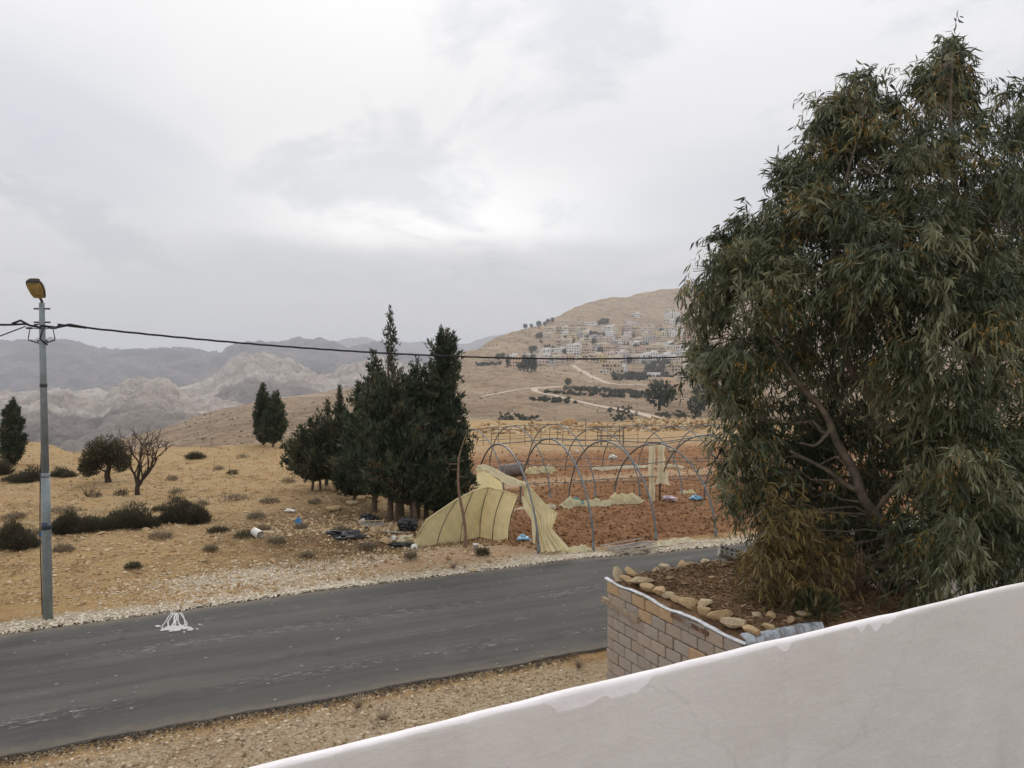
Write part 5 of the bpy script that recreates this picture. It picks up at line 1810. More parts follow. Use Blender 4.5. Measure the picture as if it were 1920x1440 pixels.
# single leaves: the outer ones nearest the eye
eye = np.array([0, 0, HC])
dist = np.linalg.norm(B - eye, axis=1)
ordr = np.argsort(dist + 0.4 * np.random.default_rng(3).random(len(B)))
sel = ordr[:6000:20][:300]
keep = np.ones(len(B), bool)
keep[sel] = False
fo = link('foliage', leaf_mesh(B[keep] - e0, Dn[keep], Ln[keep], T[keep], 402, M_EUC), euc)
fo['kind'] = 'stuff'
lm = [leaf_mesh(np.zeros((1, 3)), np.array([[0, 0, -1.0]]), np.array([1.0]), np.array([tv]), 403 + q, M_EUC, 'leaf') for q, tv in enumerate((0.2, 0.4, 0.6))]
for q, i_ in enumerate(sel):
    o = link('leaf', lm[q % 3], euc)
    rot = Vector((0, 0, -1)).rotation_difference(Vector(Dn[i_])).to_matrix().to_4x4() @ Matrix.Rotation(q * 2.4, 4, 'Z')
    o.matrix_local = Matrix.Translation(Vector(B[i_] - e0)) @ rot @ Matrix.Scale(float(max(Ln[i_], 0.14)), 4)
B, Dn, Ln, T = euc_foliage(DRYLOBES, 105, 404, True, (0.12, 0.22))
df_ = link('yellowing_foliage', leaf_mesh(B - e0, Dn, Ln, T, 405, M_EUCDRY, wf=0.07), euc)
df_['kind'] = 'stuff'
df_['label'] = 'lowest yellowing reddish foliage hanging over the shed roof'

LIMBS = [
    [(1742, 1185, .3, .22), (1746, 1100, .3, .19), (1732, 1062, .25, .17), (1702, 1030, .1, .14), (1668, 990, 0, .115), (1618, 940, 0, .095), (1603, 880, 0, .085), (1568, 830, .0, .075), (1549, 772, 0, .06), (1492, 716, 0, .048), (1450, 640, .1, .034), (1420, 560, .2, .03)],
    [(1742, 1110, .4, .19), (1764, 1010, .5, .15), (1738, 920, .5, .13), (1716, 868, .5, .115), (1660, 808, .5, .10), (1632, 745, .5, .085), (1590, 690, .5, .072), (1572, 590, .5, .055), (1560, 450, .4, .055), (1590, 320, .3, .03), (1620, 220, .3, .012)],
    [(1745, 1090, .3, .18), (1790, 960, .3, .16), (1835, 850, .2, .14), (1830, 740, .2, .12), (1822, 640, .2, .11), (1800, 500, .1, .085), (1790, 350, 0, .06), (1780, 220, -.2, .035), (1785, 130, -.3, .012)],
    [(1662, 988, 0, .07), (1668, 1040, -.1, .06), (1640, 1060, -.2, .055), (1632, 1080, -.3, .05), (1655, 1105, -.4, .045), (1668, 1130, -.4, .045), (1660, 1150, -.4, .045), (1640, 1185, -.4, .05)],
    [(1660, 988, 0, .08), (1680, 1060, .2, .08), (1700, 1130, .3, .085), (1715, 1190, .3, .09)],
    [(1618, 925, 0, .055), (1590, 912, 0, .05), (1550, 880, .2, .04), (1480, 845, .4, .025)],
    [(1640, 960, 0, .05), (1690, 900, -.5, .04), (1760, 860, -1.2, .03), (1800, 790, -1.5, .015)],
    [(1562, 800, 0, .035), (1530, 838, 0, .03), (1500, 830, 0, .02)],
    [(1835, 850, .2, .06), (1830, 700, -.4, .05), (1815, 640, -.8, .04)],
]
nodes = []
for k, lb in enumerate(LIMBS):
    pts = [np.array(at(px, py, ED - 0.85 + dz * 0.6)) - e0 for px, py, dz, r in lb]
    rad = [q[3] * 0.92 for q in lb]
    # smooth the polyline
    tt_ = np.arange(len(pts))
    tf = np.linspace(0, len(pts) - 1, len(pts) * 4)
    P_ = np.stack([np.interp(tf, tt_, [p[c_] for p in pts]) for c_ in range(3)], 1)
    for _ in range(2):
        P_[1:-1] = (P_[:-2] + 2 * P_[1:-1] + P_[2:]) / 4
    rf = np.interp(tf, tt_, rad)
    if k in (0, 3, 4):
        g_ = P_[0] if k == 0 else P_[-1]
        ext = np.array([g_[0], g_[1], -0.2])
        if k == 0:
            P_, rf = np.vstack([[ext], P_]), np.concatenate([[0.30], rf])
        else:
            P_, rf = np.vstack([P_, [ext]]), np.concatenate([rf, [rf[-1] * 1.2]])
    MB().tube(P_, list(rf), 9).build('trunk' if k == 0 else 'limb', M_EUCBARK, euc)
    if k < 3:
        nodes += [(p, r) for p, r in zip(P_, rf)]
np_ = np.array([q[0] for q in nodes])
rgt = np.random.default_rng(9)
tw = MB()
for (px, py, r, dz) in EUC + DRYLOBES:
    c = np.array(at(px, py, ED + dz)) - e0
    d_ = np.linalg.norm(np_ - c, axis=1) + np.where(np_[:, 2] > c[2], 3.0, 0)
    s_ = np_[np.argmin(d_)]
    m1 = s_ * 0.6 + c * 0.4 + np.array([0, 0, 0.25])
    pts = [s_ * (1 - q) ** 2 + 2 * m1 * q * (1 - q) + c * q * q for q in np.linspace(0, 1, 8)]
    pts = [q_ + rgt.normal(size=3) * 0.05 * (0 < k_ < 7) for k_, q_ in enumerate(pts)]
    tw.tube(pts, list(np.linspace(0.024, 0.008, 8)), 5)
    for _ in range(5):
        e_ = c + unit(rgt.normal(size=3)) * r / F * ED * 0.6
        st = pts[rgt.integers(4, 8)]
        tw.tube([st, st * 0.5 + e_ * 0.5 + np.array([0, 0, 0.08]), e_], [0.014, 0.010, 0.005], 4)
o = tw.build('branch_work', M_EUCBARK, euc)
o['kind'] = 'stuff'
e20 = np.array([12.4, 17.4, 0])
euc2 = thing('eucalyptus_tree', 'second eucalyptus cut off by the right edge of the picture', 'tree', e20)
B, Dn, Ln, T = euc_foliage(EUC2, 120, 411)
fo = link('foliage', leaf_mesh(B - e20, Dn, Ln, T, 412, M_EUC), euc2)
fo['kind'] = 'stuff'
MB().tube([(0, 0, -0.2), (0, 0, 1.5), (-0.3, -0.2, 4), (0, -0.3, 7), (0.2, 0, 10)], [0.3, 0.26, 0.2, 0.13, 0.04], 9).build('trunk', M_EUCBARK, euc2)
tw = MB()
for (px, py, r, dz) in EUC2:
    c = np.array(at(px, py, ED + dz)) - e20
    s_ = np.array([0, -0.1, max(1.5, c[2] - 1.8)])
    s_[2] = min(s_[2], 9.5)
    tw.tube([s_, (s_ + c) / 2 + np.array([0, 0, 0.3]), c], [0.05, 0.03, 0.012], 5)
tw.build('branch_work', M_EUCBARK, euc2)['kind'] = 'stuff'
# low shoots at the foot, seen over the terrace wall
for k, (px, py, wd, ht, z_, lab) in enumerate(((1530, 1170, 60, 60, 1.9, 'green leafy sucker shoots at the near edge of the shed roof'), (1640, 1165, 90, 60, 1.6, 'dark leafy shoots at the foot of the eucalyptus'))):
    p_ = G(px, py, z_)
    p_.z = 0 if k else 2.0
    n = 900
    rgk = np.random.default_rng(430 + k)
    dd = unit(rgk.normal(size=(n, 3)) * np.array([1, 1, 0.6]) + np.array([0, 0, 0.5]))
    rad = wd / F * p_.y * 0.55
    bb = dd * (rad * rgk.random(n) ** 0.5)[:, None] + np.array([0, 0, ht / F * p_.y * 0.35 + (0 if not k else 1.2)])
    o = link('leafy_shoot', leaf_mesh(bb, unit(dd + np.array([0, 0, 0.5])), rgk.uniform(0.10, 0.2, n), np.clip(0.4 + 0.2 * rgk.normal(size=n), 0, .72), 433, M_EUC), None, p_)
    tag(o, lab, 'shrub')
    stm = MB()
    for _ in range(14):
        e_ = bb[rgk.integers(0, n)]
        stm.tube([(0.05 * rgk.normal(), 0.05 * rgk.normal(), -0.05), tuple(e_ * 0.5), tuple(e_)], [0.014, 0.01, 0.005], 4)
    stm.build('stem', M_EUCBARK, o)
# bare reddish whips growing through the roof earth
wp_ = roof_pt(3.1, -2.9)
wh = MB()
rgk = np.random.default_rng(441)
for _ in range(46):
    a_, l_ = rgk.random() * 2 * PI, 0.5 + 0.6 * rgk.random()
    s_ = np.array([rgk.normal() * 0.35, rgk.normal() * 0.25, -0.05])
    e_ = s_ + np.array([math.cos(a_) * 0.35, math.sin(a_) * 0.35, 1]) * l_
    wh.tube([s_, (s_ + e_) / 2 + rgk.normal(size=3) * 0.04, e_], [0.009, 0.007, 0.003], 4)
o = wh.build('bare_shrub', M_BARK, None, wp_)
tag(o, 'leafless reddish twiggy shrub growing on the shed roof under the eucalyptus', 'shrub')

# ---------------------------------------------------------------- stones
M_STONE = plain('pale limestone', (0.42, 0.30, 0.165), 0.95, 0.22, 7, 0.5, 0.02, 0.1, dirt=(0.36, 0.25, 0.15), rnd=0.15)
M_STONEGREY = plain('grey limestone', (0.44, 0.345, 0.225), 0.95, 0.2, 7, 0.5, 0.02, 0.1, dirt=(0.35, 0.28, 0.19), rnd=0.15)
M_STONEORANGE = plain('orange limestone', (0.44, 0.275, 0.13), 0.95, 0.25, 3, 0.5, 0.05, 0.1, dirt=(0.30, 0.18, 0.09))
ROCKS = [rock_mesh('rock', 20 + k, M_STONE if k % 3 else M_STONEGREY, 0.55, ICO2, 0.8) for k in range(6)]
rgs = np.random.default_rng(55)

# the row of stones holding the roof edging down, one by one
ordn = ['first', 'second', 'third', 'fourth', 'fifth', 'sixth', 'seventh', 'eighth', 'ninth', 'tenth', 'eleventh', 'twelfth', 'thirteenth', 'fourteenth']
row = [(0.16, -0.16, .19, .11), (0.34, -0.28, .17, .13), (0.13, -0.50, .16, .10), (0.20, -0.80, .24, .13), (0.17, -1.16, .21, .12), (0.19, -1.48, .19, .12), (0.20, -1.76, .15, .11), (0.17, -2.05, .15, .11),
       (0.19, -2.36, .18, .12), (0.30, -2.62, .15, .13), (0.17, -2.80, .15, .14), (0.22, -3.16, .19, .16), (0.20, -3.50, .18, .16), (0.24, -3.86, .20, .13)]
for k, (x_, y_, r_, h_) in enumerate(row):
    y_ *= 0.935
    o = link('stone', ROCKS[k % 6], None, roof_pt(x_, y_) + Vector((0, 0, h_ * 0.55)))
    o.rotation_euler = (rgs.normal() * 0.2, rgs.normal() * 0.2, ROAD_ROT + PI / 2 + rgs.normal() * 0.4)
    o.scale = (r_ * 1.2, r_ * 0.85, h_ * 0.95)
    tag(o, f'{ordn[k]} stone from the road end in the row along the roof edge of the shed', 'stone', 'stones along the shed roof edge')
FAR_ROW = [(0.95, -.22, .12), (1.25, -.16, .16), (1.55, -.28, .18), (1.85, -.18, .14), (2.15, -.26, .18), (2.45, -.2, .13), (3.1, -.22, .2), (3.4, -.3, .15)]
for k, (x_, y_, r_) in enumerate(FAR_ROW):
    o = link('stone', ROCKS[(k + 2) % 6], None, roof_pt(x_, y_) + Vector((0, 0, r_ * 0.4)))
    o.rotation_euler = (0, rgs.normal() * 0.2, rgs.random() * 6)
    o.scale = (r_, r_ * 0.85, r_ * 0.75)
    tag(o, f'{ordn[k]} stone from the left along the far road side edge of the shed roof', 'stone', 'stones on the far edge of the shed roof')
for k, (x_, y_, r_, lab) in enumerate(((0.9, -3.35, .15, 'loose stone on the roof earth above the metal sheet'), (1.15, -3.5, .11, 'small grey stone near the metal sheet of the shed roof'), (0.75, -3.2, .10, 'small stone behind the roof edge row near its lower end'),
                                       (1.5, -1.2, .09, 'small stone alone in the middle of the roof earth'), (0.62, -3.6, .14, 'stone at the near corner of the shed roof beside the edging'), (1.5, -3.4, .13, 'stone under the twiggy shrub on the shed roof'), (0.7, -1.0, .09, 'small stone just inside the roof edge row'))):
    o = link('stone', ROCKS[(k + 1) % 6], None, roof_pt(x_, y_) + Vector((0, 0, r_ * 0.35)))
    o.rotation_euler = (0, 0, rgs.random() * 6)
    o.scale = (r_, r_ * 0.85, r_ * 0.7)
    tag(o, lab, 'stone', 'loose stones on the shed roof')
# hollow block tipped on the far edge
M_CONC = plain('hollow concrete block', (0.36, 0.335, 0.295), 0.95, 0.15, 12, 0.4)
hb_ = thing('hollow_block', 'grey hollow concrete block with round holes tipped on the far roof edge', 'block', roof_pt(2.72, -0.24) + Vector((0, 0, 0.06)), ROAD_ROT)
bm = bmesh.new()
nx_, nz_ = 4, 2
W_, H_, D_ = 0.40, 0.20, 0.16
mbk = MB()
for ix in range(nx_):
    for iz in range(nz_):
        cx_, cz_ = (ix + 0.5) / nx_ * W_ - W_ / 2, (iz + 0.5) / nz_ * H_
        hw, hh_ = W_ / nx_ / 2, H_ / nz_ / 2
        sq, ci, bk = [], [], []
        for q in range(16):
            a_ = q * PI / 8
            m_ = max(abs(math.cos(a_)), abs(math.sin(a_)))
            sq.append((cx_ + hw * math.cos(a_) / m_, -D_ / 2, cz_ + hh_ * math.sin(a_) / m_))
            ci.append((cx_ + 0.034 * math.cos(a_), -D_ / 2, cz_ + 0.034 * math.sin(a_)))
            bk.append((cx_ + 0.032 * math.cos(a_), D_ / 2 - 0.03, cz_ + 0.032 * math.sin(a_)))
        v = sq + ci + bk
        f = []
        for q in range(16):
            r_ = (q + 1) % 16
            f += [(q, r_, 16 + r_, 16 + q), (16 + q, 16 + r_, 32 + r_, 32 + q)]
        mbk.add(v, [np.array(f)])
        mbk.add([bk[q] for q in range(16)] + [(cx_, D_ / 2 - 0.03, cz_)], [np.array([(q, (q + 1) % 16, 16) for q in range(16)])])
mbk.add([(sx_ * W_ / 2, sy_ * D_ / 2, sz_ * H_) for sz_ in (0, 1) for sy_ in (-1, 1) for sx_ in (-1, 1)], [np.array([(2, 6, 7, 3), (0, 4, 6, 2), (1, 3, 7, 5), (4, 5, 7, 6), (0, 2, 3, 1)])])
o = mbk.build('shell', M_CONC, hb_, smooth=False)
o.rotation_euler = (-0.75, 0.25, -0.5)
o.location = (0, 0, 0.05)
# bits of dry branch on the roof
for k, (x0, y0, x1, y1, lab) in enumerate(((2.2, -.45, 2.6, -.75, 'short dry branch on the roof earth below the hollow block'), (1.4, -2.9, 1.9, -2.7, 'dry stick in the middle of the roof earth'), (1.1, -.35, 1.5, -.6, 'pale dry stick by the far stones of the shed roof'), (2.9, -.3, 3.2, -.55, 'dry branch beside the hollow block'))):
    a_, b_ = roof_pt(x0, y0), roof_pt(x1, y1)
    b_ = b_ - a_
    o = MB().tube([(0, 0, 0.03), tuple(b_ * 0.5 + Vector((0.03, 0.02, 0.07))), tuple(b_ + Vector((0, 0, 0.04)))], [0.018, 0.014, 0.008], 5).build('dry_stick', M_WOOD, None, a_)
    tag(o, lab, 'stick')
# litter of twigs and dead leaves on the roof: nobody could count it
n = 9000
xr, yr = rgs.uniform(0.25, HL - 0.1, n), rgs.uniform(-HD + 0.1, -0.1, n)
ev = np.minimum(np.minimum(xr, HL - xr), np.minimum(-yr, HD + yr))
zr = HH + 0.025 + 0.10 * sstep(0, 0.5, ev) + 0.10 * fbm(xr * 0.8, yr * 0.8, 4, 51) * sstep(0, 0.6, ev) + 0.03 * fbm(xr * 4, yr * 4, 3, 52)
bx = R[0] * (hs + xr) + N[0] * (hn + yr)
by = R[1] * (hs + xr) + N[1] * (hn + yr)
an = rgs.random(n) * 2 * PI
dr = unit(np.stack([np.cos(an), np.sin(an), rgs.normal(size=n) * 0.25 + 0.08], 1))
M_LITTER = m_leaf('dead leaves and twigs', [(0, (0.06, 0.038, 0.022)), (0.5, (0.20, 0.12, 0.065)), (1, (0.42, 0.30, 0.18))], 0.9, 0.05, 0.1)
v, f, tt = blades(np.stack([bx, by, zr + 0.008], 1), dr, 0.06 + 0.14 * rgs.random(n) ** 2, 0.006 + 0.010 * rgs.random(n), rgs.random(n), rgs)
tag(link('leaf_litter', raw_mesh('leaf_litter', v, f, False, {'tint': tt}, [M_LITTER])), kind='stuff')


# ---------------------------------------------------------------- gravel and field stones: joined, nobody could count them
def scatter_stones(name, x, y, size, mat, seed, flat=0.65, zf=None):
    rg = np.random.default_rng(seed)
    v0, f0 = ICO1 if len(x) < 3500 else (np.array([(1, 0, 0), (-1, 0, 0), (0, 1, 0), (0, -1, 0), (0, 0, 1), (0, 0, -1)], float),
                                         np.array([(0, 2, 4), (2, 1, 4), (1, 3, 4), (3, 0, 4), (2, 0, 5), (1, 2, 5), (3, 1, 5), (0, 3, 5)]))
    n, m = len(x), len(v0)
    z = ground_parts(x, y)[0] if zf is None else zf
    jit = 1 + 0.42 * (rg.random((n, m, 1)) - 0.5) * 2
    V = v0[None] * jit
    a_ = rg.random(n) * 2 * PI
    V = V * np.stack([size * rg.uniform(0.7, 1.3, n), size * rg.uniform(0.7, 1.3, n), size * flat * rg.uniform(0.7, 1.2, n)], 1)[:, None, :]
    c_, s_ = np.cos(a_)[:, None], np.sin(a_)[:, None]
    V = np.stack([V[..., 0] * c_ - V[..., 1] * s_, V[..., 0] * s_ + V[..., 1] * c_, V[..., 2]], -1)
    V += np.stack([x, y, z + size * flat * 0.25], 1)[:, None, :]
    F_ = (f0[None] + (np.arange(n) * m)[:, None, None]).reshape(-1, 3)
    me = raw_mesh(name, V.reshape(-1, 3), F_, False, {'tint': np.repeat(rg.random(n), m)}, [mat])
    return tag(link(name, me), kind='stuff')


def m_stones(name, a_, b_, c_):
    return m_leaf(name, [(0, a_), (0.5, b_), (1, c_)], 0.95, 0.0, 0.1)


M_GRAVEL = m_stones('white lime gravel', (0.42, 0.34, 0.24), (0.62, 0.53, 0.40), (0.80, 0.73, 0.62))
M_FSTONE = m_stones('field stones', (0.27, 0.165, 0.08), (0.45, 0.31, 0.165), (0.62, 0.50, 0.33))
M_CLOD = m_stones('soil clods', (0.09, 0.04, 0.018), (0.21, 0.10, 0.045), (0.34, 0.19, 0.095))
M_VERGE = m_stones('verge chippings', (0.17, 0.12, 0.075), (0.40, 0.29, 0.17), (0.66, 0.55, 0.40))
M_TAR = m_stones('tarred crumbs', (0.03, 0.026, 0.022), (0.085, 0.068, 0.05), (0.24, 0.18, 0.12))


def pts_sn(s, n_):
    return R[0] * s + N[0] * n_, R[1] * s + N[1] * n_


n = 15000
s_ = rgs.uniform(-9, 24, n)
d_ = np.abs(rgs.normal(size=n)) * 0.5
ok = (d_ < 1.5) & ((np.abs(s_ - mx_) > 2.6) | (d_ < 0.25) | (rgs.random(n) < 0.15))
x, y = pts_sn(s_[ok], far_edge(s_[ok]) + d_[ok] + 0.02)
scatter_stones('gravel', x, y, rgs.uniform(0.014, 0.042, len(x)), M_GRAVEL, 1)
n = 4200
x, y = pts_sn(ps + rgs.normal(size=n) * 2.1, pn + rgs.normal(size=n) * 0.65)
scatter_stones('gravel', x, y, rgs.uniform(0.012, 0.04, n), M_GRAVEL, 2)
n = 13000
pxr, pyr = rgs.uniform(-40, 960, n), 835 + 300 * rgs.random(n) ** 0.8
gxy = [G(a_, b_) for a_, b_ in zip(pxr, pyr)]
x, y = np.array([p.x for p in gxy]), np.array([p.y for p in gxy])
_, s2, n2, _, f2 = ground_parts(x, y)
ok = (n2 > far_edge(s2) + 0.5) & (f2 < 0.5)
sz = 0.012 + 0.055 * rgs.random(n) ** 4 + 0.0006 * y
scatter_stones('field_stones', x[ok], y[ok], sz[ok], M_FSTONE, 3, 0.75)
n = 12000
pxr, pyr = rgs.uniform(900, 1480, n), rgs.uniform(838, 1032, n)
gxy = [G(a_, b_) for a_, b_ in zip(pxr, pyr)]
x, y = np.array([p.x for p in gxy]), np.array([p.y for p in gxy])
_, s2, n2, _, f2 = ground_parts(x, y)
ok = (f2 > 0.5)
scatter_stones('soil_clods', x[ok], y[ok], (0.02 + 0.055 * rgs.random(n) ** 3)[ok], M_CLOD, 4, 0.8)
n = 16000
s_ = rgs.uniform(-6, 7.5, n)
nn = 13.95 - 4.6 * rgs.random(n) ** 1.2
x, y = pts_sn(s_, np.minimum(nn, near_edge(s_) - 0.02))
scatter_stones('verge_chippings', x, y, rgs.uniform(0.008, 0.026, n) + 0.03 * rgs.random(n) ** 10, M_VERGE, 5)
n = 3000
s_ = rgs.uniform(-8, 22, n)
x, y = pts_sn(s_, far_edge(s_) + 0.06 + 0.11 * rgs.normal(size=n))
scatter_stones('tarred_crumbs', x, y, rgs.uniform(0.010, 0.030, n), M_TAR, 6, zf=np.full(n, 0.0))
n = 2600
s_ = rgs.uniform(-6, 8, n)
x, y = pts_sn(s_, near_edge(s_) - 0.10 + 0.10 * rgs.normal(size=n))
scatter_stones('tarred_crumbs', x, y, rgs.uniform(0.008, 0.022, n), M_TAR, 7, zf=np.full(n, 0.0))
# rubble under the trees
n = 4200
x, y = pts_sn(to_sn(*G(700, 985).xy)[0] + rgs.normal(size=n) * 2.6, to_sn(*G(700, 985).xy)[1] + rgs.normal(size=n) * 1.3)
_, s2, n2, _, f2 = ground_parts(x, y)
ok = n2 > 22
scatter_stones('rubble', x[ok], y[ok], (0.02 + 0.07 * rgs.random(n) ** 3)[ok], M_FSTONE, 8, 0.8)
n = 2400
an = rgs.random(n)
pxr = 900 + an * 520
pyr = 806 - 10 * an + rgs.normal(size=n) * 4.0
gxy = [G(a_, b_) for a_, b_ in zip(pxr, pyr)]
x, y = np.array([p.x for p in gxy]), np.array([p.y for p in gxy])
scatter_stones('rubble', x, y, 0.06 + 0.28 * rgs.random(n) ** 3, M_FSTONE, 9, 0.8)
n = 1600
pxr = rgs.uniform(1190, 1345, n)
pyr = 797 + rgs.normal(size=n) * 3.0
gxy = [G(a_, b_) for a_, b_ in zip(pxr, pyr)]
x, y = np.array([p.x for p in gxy]), np.array([p.y for p in gxy])
zz = np.array([gh(a_, b_) for a_, b_ in zip(x, y)]) + rgs.random(n) * 0.45
scatter_stones('rubble_bank', x, y, 0.08 + 0.16 * rgs.random(n), M_FSTONE, 10, 0.8, zf=zz)

# dry straw growing all over the slope, and scrub dotted over the far hillside
n = 5200
pxr, pyr = rgs.uniform(-60, 900, n), 836 + 250 * rgs.random(n) ** 1.1
gxy = [G(a_, b_) for a_, b_ in zip(pxr, pyr)]
x, y = np.array([p.x for p in gxy]), np.array([p.y for p in gxy])
z, s2, n2, _, f2 = ground_parts(x, y)
ok = (n2 > 22.6) & (f2 < 0.4) & (fbm(x / 3.0, y / 3.0, 4, 66) > -0.12)
x, y, z = x[ok], y[ok], z[ok]
k6 = 9
bb = np.repeat(np.stack([x, y, z], 1), k6, 0) + rgs.normal(size=(len(x) * k6, 3)) * np.array([0.09, 0.09, 0])
dd = unit(rgs.normal(size=bb.shape) * np.array([1, 1, 0.3]) + np.array([0, 0, 0.9]))
M_STRAW = m_leaf('dry straw', [(0, (0.16, 0.115, 0.06)), (0.5, (0.33, 0.25, 0.14)), (1, (0.50, 0.41, 0.25))], 0.95, 0.2, 0.1)
v, f, tt = blades(bb, dd, np.repeat(0.05 + 0.10 * rgs.random(len(x)), k6) * rgs.uniform(0.6, 1.3, len(bb)), np.full(len(bb), 0.010), np.clip(np.repeat(rgs.random(len(x)), k6) + 0.15 * rgs.normal(size=len(bb)), 0, 1), rgs)
tag(link('dry_grass', raw_mesh('dry_grass', v, f, False, {'tint': tt}, [M_STRAW])), kind='stuff')
n = 9000
pxr, pyr = rgs.uniform(270, 1360, n), rgs.uniform(600, 835, n)
q3 = [on_hill(a_, b_) for a_, b_ in zip(pxr, pyr)]
q3 = np.array([tuple(p) for p in q3 if p is not None and p.y < 1900])
dens = fbm(q3[:, 0] / 70, q3[:, 1] / 110, 4, 67)
ok = dens > rgs.uniform(-0.35, 0.5, len(q3))
q3 = q3[ok]
M_HSCRUB = m_stones('hill scrub', (0.085, 0.070, 0.050), (0.17, 0.135, 0.095), (0.30, 0.23, 0.16))
scatter_stones('hill_scrub', q3[:, 0], q3[:, 1], (0.0007 * q3[:, 1] + 0.15) * (0.5 + 1.2 * rgs.random(len(q3)) ** 2), M_HSCRUB, 68, 0.7, zf=q3[:, 2])

# boulders and bigger stones one can point at
BIG = rock_mesh('rock', 41, M_STONEORANGE, 0.4, ICO3, 0.8)
for px, py, wpx, hpx, lab in ((1066, 790, 42, 18, 'large orange boulder heap at the far end of the ploughed field'), (1115, 795, 34, 14, 'pale orange boulder right of the large heap at the end of the field'), (1042, 797, 30, 12, 'low yellow boulder left of the large heap at the end of the field'), (905, 800, 28, 10, 'pale boulder at the end of the field behind the first hoops')):
    p = G(px, py + 8)
    p.z = gh(p.x, p.y)
    o = link('boulder', BIG, None, p)
    k = p.y / F
    o.scale = (wpx * k * 0.55, wpx * k * 0.4, hpx * k * 0.95)
    o.rotation_euler.z = px
    tag(o, lab, 'boulder')
for px, py, wpx, hpx, mi, lab in ((660, 948, 24, 14, 0, 'tan boulder under the left trees of the clump'), (625, 958, 40, 14, 1, 'half buried wide stone left of the tan boulder'), (722, 1021, 24, 14, 2, 'whitish rock in the rubbish left of the plastic screen'), (700, 1019, 12, 8, 1, 'small stone beside the whitish rock'),
                                  (503, 1007, 26, 7, 0, 'flat tan stone just right of the white bucket'), (585, 963, 20, 5, 2, 'flat pale stone up the slope from the blue plastic ball'), (415, 946, 16, 8, 2, 'pale stone at the right end of the dark shrub'), (403, 1040, 14, 6, 1, 'small stone on the slope above the white gravel'),
                                  (272, 1003, 22, 6, 2, 'white flat stone between the two dark shrubs'), (490, 828, 16, 6, 0, 'pale stone on the crest beside the cypress pair'), (190, 1012, 20, 5, 2, 'pale stone at the lower edge of the long shrub mound'), (1258, 846, 14, 7, 0, 'lone stone in the far tunnel'), (885, 1070, 18, 5, 1, 'flat dark edged stone on the verge by the stake')):
    p = on_ground(px, py)
    o = link('stone', ROCKS[mi], None, p + Vector((0, 0, hpx * p.y / F * 0.3)))
    k = p.y / F
    o.scale = (wpx * k * 0.55, wpx * k * 0.42, hpx * k * 0.7)
    o.rotation_euler.z = px * 0.7
    tag(o, lab, 'stone', 'bigger stones on the slope')


# ---------------------------------------------------------------- rubbish
def crumple(name, label, px, py, wpx, hpx, mat, seed, cat='rubbish', group=None, lift=0.0):
    p = on_ground(px, py)
    k = p.y / F
    v, f = ICO3
    d = v * (1 + 0.75 * fbm(v[:, 0] * 1.7 + seed, v[:, 1] * 1.7 + v[:, 2] * 1.4, 4, seed))[:, None]
    d = d + 0.28 * np.stack([fbm(v[:, 1] * 3.5 + v[:, 0] * 2, v[:, 2] * 3.5 + seed, 3, seed + q) for q in range(3)], 1)
    d = d * np.array([wpx * k * 0.5, wpx * k * 0.36, hpx * k * 0.62])
    d[:, 2] = np.maximum(d[:, 2] + hpx * k * 0.35, -0.02) + lift
    o = link(name, raw_mesh(name, d, f, False, mats=[mat]), None, p)
    o.rotation_euler.z = 0.2 * math.sin(seed)
    return tag(o, label, cat, group)


M_BLUE = plain('blue plastic', (0.045, 0.22, 0.48), 0.4, 0.2, 6, 0.2, 0.01, 0.5)
M_PALEBLUE = plain('pale blue plastic', (0.20, 0.40, 0.55), 0.4, 0.15, 6, 0.2, 0.01, 0.5)
M_TEAL = plain('teal plastic', (0.07, 0.22, 0.20), 0.4, 0.2, 6, 0.2, 0.01, 0.5)
M_WHITE = plain('white plastic', (0.68, 0.66, 0.61), 0.5, 0.1, 6, 0.2, 0.01, 0.4, dirt=(0.52, 0.47, 0.38))
M_BLACKP = plain('black plastic', (0.014, 0.014, 0.015), 0.45, 0.3, 6, 0.3, 0.02, 0.5)
M_PINKW = plain('pinkish white rag', (0.62, 0.50, 0.54), 0.8, 0.25, 4, 0.2)
crumple('plastic_ball', 'crumpled blue ball of plastic on the slope left of the trees', 560, 989, 13, 11, M_BLUE, 1)
crumple('plastic_bag', 'bright blue plastic caught at the edge of the dark shrub by the lamp post', 62, 1035, 24, 8, M_BLUE, 2)
crumple('plastic_bag', 'small dark blue scrap beside the lamp post', 77, 1017, 8, 9, M_BLUE, 3)
crumple('plastic_bag', 'pale blue bag on the mound right of the plastic screen', 982, 1012, 26, 11, M_PALEBLUE, 4)
crumple('plastic_bag', 'teal plastic bag against a hoop foot between the tunnels', 1080, 948, 22, 12, M_TEAL, 5)
crumple('rag', 'pinkish white rag on the ground right of the plastic hung posts', 1256, 942, 26, 11, M_PINKW, 6)
crumple('plastic_sheet_scrap', 'pale blue scrap lying at the right end of the tunnel', 1303, 938, 22, 9, M_PALEBLUE, 7)
crumple('plastic_bag', 'white bag under the far hoops of the second tunnel', 1150, 860, 17, 8, M_WHITE, 8)
crumple('plastic_bag', 'small white bag left of the other white bag in the far tunnel', 1083, 848, 9, 6, M_WHITE, 9)
crumple('plastic_bag', 'white crumpled bag behind the top edge of the plastic screen', 862, 929, 26, 12, M_WHITE, 10)
crumple('plastic_bag', 'flat white scrap on the slope right of the white bucket', 543, 968, 18, 6, M_WHITE, 11)
crumple('black_sheet', 'long crumpled black plastic sheet on the ground below the trees', 648, 1016, 66, 13, M_BLACKP, 12)
crumple('black_sheet', 'small dark rag beside the rubbish heap left of the screen', 750, 1024, 40, 8, M_BLACKP, 13)
crumple('sack', 'grey green sack at the left end of the plastic screen', 762, 1017, 34, 16, M_FILMGREY, 14)
